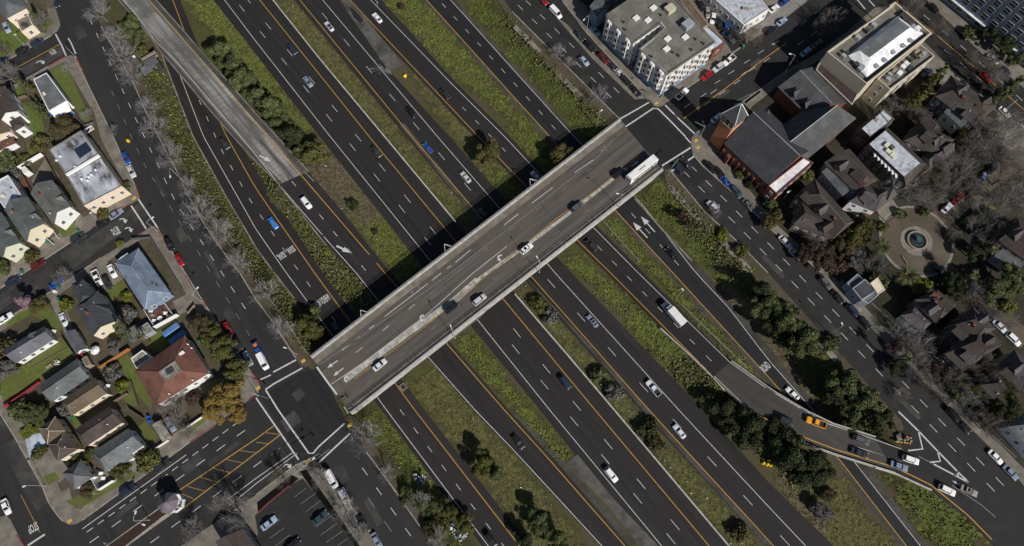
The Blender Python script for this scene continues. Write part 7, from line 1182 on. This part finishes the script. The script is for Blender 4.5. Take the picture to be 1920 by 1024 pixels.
for a in [(44,82,'c',4.6,[(28,65)],'short lamp post at the fence of the upper left street'), (185,412,'c',4.8,[(170,399)],'lamp post in front of the peach facade'), (340,336,'g',8,[(319,331)],'street lamp on the left verge opposite the stained roof'), (295,433,'c',7,[(286,408)],'street lamp at the corner above the blue roof'), (378,565,'c',6.5,[(370,540)],'street lamp at the red kerb beside the timber deck'), (556,664,'g',7.5,[(534,652)],'street lamp at the lower left overpass corner'),
          (85,911,'c',7,[(45,912)],'street lamp on the corner lot at lower left'), (280,975,'c',8.5,[(254,961),(269,984)],'double armed lamp on the brown planted median'), (853,634,'b',9,[(845,611)],'lamp on the lower overpass parapet, left of the two middle roads'), (1011,511,'b',9,[(1007,482)],'lamp on the lower overpass parapet, middle one'), (1160,388,'b',9,[(1158,363)],'lamp on the lower overpass parapet, nearest the bus'), (1118,240,'g',10,[(1128,207)],'lamp on the grass bank near the upper overpass end'), (1266,562,'f',10,[(1280,543)],'lamp on the narrow grass strip above the box lorry'), (1554,626,'g',9,[(1579,607)],'street lamp on the right verge by the large evergreens'), (1473,133,'c',8.5,[(1482,101)],'street lamp in front of the stone building side wing'), (1100,57,'c',8,[(1095,37)],'street lamp on the pavement beside the shaded driveway'),
          (1240,184,'c',8,[(1233,160)],'lamp on the apartment house corner'), (1470,372,'c',6,[(1478,360)],'lamp at the vestry corner near the church wall'), (565,893,'c',8,[(588,860)],'lamp on the corner above the parking lot')]: lamp(*a)
def signal(px, py, arms, label, m='metal', hh=6):
    base = P(px, py, .12); o = thing('traffic_signal', label, 'traffic signal', base); pole(Vector((0, 0, 0)), 0, hh, m=m).obj('pole', m, o)
    for hx, hy in arms:
        q = P(hx, hy, base.z+hh)-base; d = Vector((q.x, q.y, hh)); ao = MB().tube((0, 0, hh-.2), d, .08, .05, 6).obj('mast_arm', m, o); k = MB(); k.box((d.x, d.y, hh-.4), (.35, .35, 1.0), BA); k.obj('signal_head', 'trim', ao); MB().box((d.x*.55, d.y*.55, hh-.1), (.9, .06, .45), math.atan2(d.y, d.x)).obj('street_sign', 'greenbin', ao)
signal(143, 108, [(122,86)], 'signal mast at the upper left corner reaching over the crosswalk'); signal(1313, 255, [(1303,228), (1317,226)], 'twin armed signal at the church corner'); signal(1253, 328, [(1274,296)], 'green painted signal mast at the upper overpass corner', 'greenmetal'); signal(1226, 197, [(1240,178)], 'signal at the apartment house corner'); signal(650, 775, [(660,762)], 'small signal at the lower overpass corner', 'darkmetal', 4); signal(484, 742, [(505,748)], 'signal at the corner by the golden trees'); signal(572, 873, [(600,850)], 'signal at the corner above the white van')
for px, py, lab in ((840,466,'white triangular sign bracket on the upper parapet above the middle of the overpass'), (1000,343,'white triangular sign bracket on the upper parapet near the olive tree'), (683,590,'white triangular sign bracket on the upper parapet near the left ramp road')):
    p = P(px, py, .6); o = thing('sign_bracket', lab, 'sign bracket', p); b = MB(); d, n = dvec, nvec
    for s in (-1, 1): b.tube(d*s*1.2-Vector((0, 0, .6)), n*1.8+Vector((0, 0, .2)), .07, n=5); b.tube(d*s*1.2+Vector((0, 0, .5)), n*1.8+Vector((0, 0, .2)), .07, n=5); b.tube(d*s*1.2-Vector((0, 0, .6)), d*s*1.2+Vector((0, 0, .6)), .06, n=5)
    b.obj('truss', 'plainwhite', o)
def post(px, py, s, h, label, nm='sign_post', m='metal', plate='plainwhite', sz=(.6, .05, .75)):
    base = PG(px, py) if s == 'g' else P(px, py, -DEP if s == 'f' else .12); o = thing(nm, label, 'sign', base); MB().tube((0, 0, 0), (0, 0, h), .05, n=6).obj('post', m, o); MB().box((0, 0, h-.3), sz, FA).obj('sign_plate', plate, o)
post(708, 11, 'f', 2.6, 'short white sign post beside the upper freeway road', sz=(1.6, .08, .6)); post(1135, 550, 'f', 2.4, 'small white sign on the grass left of the right ramp', sz=(.9, .06, .9)); post(1345, 390, 'g', 2.2, 'small white box sign on the right verge'); post(185, 925, 'c', 2.4, 'small sign on the corner lot lawn'); post(204, 1008+10, 'c', 2.2, 'small sign on the brown median'); post(1580, 670, 'g', 1.2, 'small orange marker on the right verge', plate='orange')
# ------------------------------------------------------------------ fences and yard things
for pts, h, m, lab in [([(190,691),(246,655)],1.8,'orange_wood','bright orange timber fence behind the grey green house'), ([(271,638),(295,622)],1.8,'orange_wood','bright orange timber fence beside the small pale shed'), ([(10,764),(45,741),(78,717)],1.4,'red_paint','red painted fence along the lower left lawn'), ([(145,672),(163,660)],1.6,'red_paint','short red fence beside the gabled garage'), ([(345,807),(390,776)],1.2,'white_wall','white wall beside the golden trees'), ([(281,850),(318,826)],1.2,'white_wall','white wall below the canvas carport'), ([(176,895),(189,919),(217,901)],1.8,'white_wall','white fence around the small patio at lower left'), ([(293,616),(337,592)],2.2,'white_wall','tall white fence below the timber deck'), ([(273,582),(294,615)],1.5,'white_wall','white railing on the left of the timber deck'), ([(312,570),(331,597)],1.5,'white_wall','white railing on the right of the timber deck'), ([(215,755),(242,738)],1.5,'fence_wood','brown fence at the end of the tan roofed house'), ([(248,715),(262,760)],1.5,'fence_wood','brown fence beside the narrow lawn'), ([(242,765),(272,785)],1.5,'fence_wood','dark brown fence above the canvas carport'), ([(25,158),(35,188),(52,182)],1.5,'fence_wood','brown fence left of the flat grey roof'), ([(128,195),(160,238),(178,232)],1.3,'dark_wall','dark fence at the lower end of the long lawn'), ([(39,318),(83,292)],2.0,'white_wall','white wall at the back of the bare concrete yard'), ([(44,325),(64,362)],1.8,'fence_wood','brown fence left of the bare concrete yard'), ([(88,296),(140,388)],1.8,'fence_wood','long fence left of the stained roof block'), ([(275,590),(255,560),(235,525)],1.6,'fence_wood','long fence left of the blue roof'), ([(250,450),(285,447),(345,545)],1.4,'dark_wall','dark fence right of the blue roof'), ([(355,590),(368,574)],1.6,'tan_wall','pale fence across the end of the concrete drive'), ([(118,630),(160,690)],1.5,'fence_wood','fence right of the gabled garage'), ([(60,690),(150,640)],.3,'fence_wood','low garden edging in front of the cottage'), ([(82,402),(112,448)],1.1,'white_wall','white fence between the white and cream gabled houses'), ([(80,440),(103,459)],1.2,'white_wall','white steps wall beside the cream yellow front'),
    ([(1660,605),(1695,643),(1722,674)],1.2,'stonegrey','pale garden wall running down to the right frontage road'), ([(1632,570),(1672,605)],1.0,'stonegrey','pale path wall from the flat grey house'), ([(1790,690),(1822,725),(1850,757)],1.4,'white_wall','white garden wall below the large hipped house'), ([(1815,735),(1848,768)],1.2,'white_wall','inner white railing beside the garden wall'), ([(1860,766),(1895,802),(1920,830)],1.6,'white_wall','white railing in front of the grey villa'), ([(1805,765),(1845,806),(1902,858)],.9,'stonegrey','pale front wall along the right frontage road pavement'), ([(1405,378),(1440,400)],.8,'stonegrey','low wall at the end of the church'), ([(1400,195),(1428,174)],.9,'stonegrey','low wall of the church forecourt'), ([(1475,100),(1500,122)],.7,'dark_wall','dark low wall beside the stone building')]:
    k = 'panel'; wallthing('fence' if 'wall' not in lab.split()[-1] and m not in ('stonegrey',) else 'garden_wall', lab, 'fence' if m not in ('stonegrey',) else 'wall', pts, .14, h, m if m in M else 'stonegrey', .13, -.1)
def small(nm, label, cat, px, py, z, mk_): p = P(px, py, z); o = thing(nm, label, cat, p); mk_(o); return o
def bin_(m): return lambda o: (MB().prism([(-.3, -.35), (.3, -.35), (.34, .35), (-.34, .35)], 0, 1.0).obj('bin_body', m, o), MB().box((0, 0, 1.04), (.72, .8, .08)).obj('lid', m, o))
for px, py, m, lab in [(149,435,'greenbin','green wheelie bin at the white front steps'), (91,454,'greenbin','green wheelie bin at the white steps wall'), (43,511,'greenbin','green wheelie bin at the kerb by the navy car'), (113,540,'greenbin','green wheelie bin at the corner of the dark slate house'), (112,562,'greenbin','green wheelie bin along the driveway'), (105,548,'plainwhite','white bin beside the green one at the driveway'), (280,783,'bluebin','bright blue covered bin beside the canvas carport'), (282,791,'bluebin','smaller blue bin beside the canvas carport'), (1393,90,'greenbin','green bin at the corner of the brick annex'), (134,784,'greenbin','green bin between the tan and brown roofs'), (242,266,'yellowcloth','yellow object at the kerb by the stained roof block'), (165,867,'yellowcloth','yellow ball by the small hipped garage'), (376,642,'greenbin','green bin in shade right of the red brown roof')]: small('wheelie_bin' if m not in ('yellowcloth',) else 'yellow_bucket', lab, 'bin' if m != 'yellowcloth' else 'bucket', px, py, .14, bin_(m))
for px, py, lab in ((324,620,'long rounded object under a blue cover, upper of two'), (336,634,'long rounded object under a blue cover, partly behind the red brown roof')):
    def f(o): V, F = bevel_hull([(x, y, z) for z in (0, 1.5) for x, y in ((-2.7, -1), (2.7, -1), (2.7, 1), (-2.7, 1))], BOXF, .45, 3); MB().add(V, F).obj('cover', 'tarpblue', o); o.rotation_euler = (0, 0, BA)
    small('covered_boat', lab, 'covered boat', px, py, .14, f)
def table(o): MB().prism([(.8*math.cos(k/8*math.pi), .8*math.sin(k/8*math.pi)) for k in range(16)], .7, .76).obj('tabletop', 'plainwhite', o); MB().tube((0, 0, 0), (0, 0, .7), .06).obj('leg', 'darkmetal', o)
def seat(m): return lambda o: (MB().box((0, 0, .42), (.9, .9, .12)).obj('seat', m, o), MB().box((-.4, 0, .75), (.1, .9, .6)).obj('backrest', m, o), MB().box((0, 0, .18), (.8, .8, .34)).obj('base', 'trim', o))
small('garden_table', 'round white table on the timber deck', 'table', 302, 598, .15, table)
for px, py, m, lab in ((312,588,'plainwhite','white seat on the right of the timber deck'), (318,594,'plainwhite','white seat nearest the tall fence on the deck'), (288,592,'tan_wall','tan seat on the left of the timber deck'), (291,602,'plainwhite','pale seat low on the left of the timber deck'), (285,584,'plainwhite','white bench seat at the top of the deck'), (303,578,'darkmetal','dark round seat at the top of the deck')): small('garden_chair', lab, 'chair', px, py, .15, seat(m))
for px, py, m, lab in ((192,888,'plainwhite','white seat on the fenced patio'), (196,897,'plainwhite','second white seat further down the fenced patio'), (186,884,'darkmetal','dark round seat on the fenced patio'), (205,724,'plainwhite','white seat in the cluttered yard behind the tan roof'), (104,622,'plainwhite','white garden seat on the lawn by the pale car')): small('garden_chair', lab, 'chair', px, py, .15, seat(m))
small('garden_bench', 'wooden box bench on the lawn beside the cottage', 'bench', 93, 687, .14, lambda o: (MB().box((0, 0, .45), (1.9, .8, .12), BA).obj('seat', 'tan_wall', o), MB().box((0, 0, .2), (1.7, .6, .38), BA).obj('base', 'fence_wood', o)))
small('climbing_frame', 'pale pile of garden furniture on the lawn beside the bench', 'garden furniture', 109, 680, .14, lambda o: [MB().box((random.uniform(-.8, .8), random.uniform(-.8, .8), random.uniform(.2, .8)), (.8, .12, .7), random.uniform(0, 3)).obj('frame', 'plainwhite', o) for _ in range(7)])
small('garden_umbrella', 'white garden umbrella by the silver grey shrub', 'parasol', 178, 657, 1.8, lambda o: (MB().add([(1.4*math.cos(k*math.pi/4), 1.4*math.sin(k*math.pi/4), 0) for k in range(8)]+[(0, 0, .7)], [(k, (k+1) % 8, 8) for k in range(8)]).obj('canopy', 'plainwhite', o), MB().tube((0, 0, -1.7), (0, 0, .6), .04).obj('pole', 'darkmetal', o)))
small('tool_trailer', 'small white flatbed loaded with tools at the end of the stained roof block', 'trailer', 168, 245, .14, lambda o: (MB().box((0, 0, .6), (3.2, 1.9, .2), BA).obj('bed', 'plainwhite', o), [MB().box((random.uniform(-1.2, 1.2), random.uniform(-.7, .7), .9), (.6, .5, .4), random.uniform(0, 3)).obj('load', random.choice(['trim', 'tan_wall', 'darkmetal']), o) for _ in range(6)], [MB().tube((x, y-.08, .3), (x, y+.08, .3), .3, n=10).obj('wheel', 'tyre', o) for x in (-.9, .9) for y in (-.8, .8)]))
# camp of pallets and tarps under the bare trees at the top left; rubbish pile at the bottom
small('rubbish_camp', 'makeshift camp of pallets and grey tarpaulins left of the ramp bridge', 'makeshift camp', 286, 124, -1.2, lambda o: [MB().box((x, y, z), d, BA-.05).obj(n_, m_, o) for n_, m_, x, y, z, d in (('pallet', 'stonegrey', -1.5, 3.6, .9, (5.5, .9, .5)), ('pallet', 'tan_wall', -.5, 2.2, .9, (5.5, .7, .4)), ('hut', 'dark_wall', .2, .4, .9, (4.6, 2.4, 1.6)), ('tarpaulin', 'greyroofR', -1.2, -2.2, 1.2, (3.4, 3.6, .25)), ('tarpaulin', 'slateR', -5.2, .5, 1.1, (2.2, 4.2, .3)), ('hut', 'darkmetal', 3.2, -1., .7, (1.6, 4., 1.2)), ('crate', 'plainwhite', -6.4, 3., 1.0, (.9, .9, .8)), ('crate', 'red_paint', 2.7, 4.6, .8, (.7, .6, .5)))])
def pile(n, rad, mats):
    def f(o):
        for k in range(n): a, d = random.uniform(0, 6.28), random.random()**.6*rad; MB().box((math.cos(a)*d, math.sin(a)*d, .25+max(0, 1.0-d*.35)*random.random()), (random.uniform(.3, .9), random.uniform(.2, .7), random.uniform(.15, .5)), random.uniform(0, 3)).obj('scrap', random.choice(mats), o)
    return f
q = PG(855, 1000, .5); small('rubbish_pile', 'large pile of pale rubbish on the lower left bank', 'rubbish', 855, 1000, q.z+.1, pile(60, 3.2, ['litter', 'plainwhite', 'litter', 'tarpblue', 'grey_wall', 'darkmetal']))
q = PG(785, 900, .5); small('rubbish_pile', 'smaller heap of white rubbish higher on the lower left bank', 'rubbish', 785, 903, q.z+.1, pile(26, 2.2, ['litter', 'plainwhite', 'tarpblue']))
q = PG(1690, 825, .3); small('rubble_heap', 'heap of sandbags and rocks with an orange barrel at the ramp gore', 'rubble', 1692, 822, .05, lambda o: ([MB().tube((x, y, .0), (x+.5, y+.2, .25), .45, .4, 7).obj('rock', random.choice(['stonegrey', 'patch', 'conc']), o) for x, y in [(random.uniform(-2.2, 2.2), random.uniform(-1.3, 1.5)) for _ in range(16)]], [MB().box((x, -1.2+x*-.12, .15), (.5, .35, .3), .4).obj('sandbag', 'ybump', o) for x in (-2., -1.2, -.5, .3, 1., 1.8)], MB().tube((1., .3, 0), (1., .3, 1.0), .35, .3, 10).obj('barrel', 'orange', o)))
small('yellow_tarp', 'yellow tarp lump on the median below the concrete patch', 'tarp', 759, 143, -DEP+.15, lambda o: MB().tube((0, 0, 0), (.5, .2, .7), .75, .3, 8).obj('sheet', 'yellowcloth', o))
small('yellow_tarp', 'yellow bags on the bank near the bottom right clump of dark trees', 'tarp', 1438, 871, -DEP+.15, lambda o: [MB().tube((x, y, 0), (x+.2, y, .7), .55, .3, 7).obj('bag', 'yellowcloth', o) for x, y in ((0, 0), (-1.1, .4), (.6, 1.1), (1., -.2))])
small('storm_drain', 'concrete drain frame on the grass beside the lower left freeway road', 'drain', 756, 726, -DEP+.06, lambda o: ([MB().box(c, d, FA).obj('frame', 'conc', o) for c, d in (((0, 0, .1), (2.2, 1.9, .15)),)], MB().box((0, 0, .12), (1.3, 1.1, .16), FA).obj('grate', 'trim', o)))
p = P(1098, 147, .03); o = MB().wall([P(*a, .03) for a in ((1098,141),(1107,147),(1100,155),(1091,149),(1098,141))], .6, 0, .006).obj('street_patch', 'oldstreet'); struct(o)
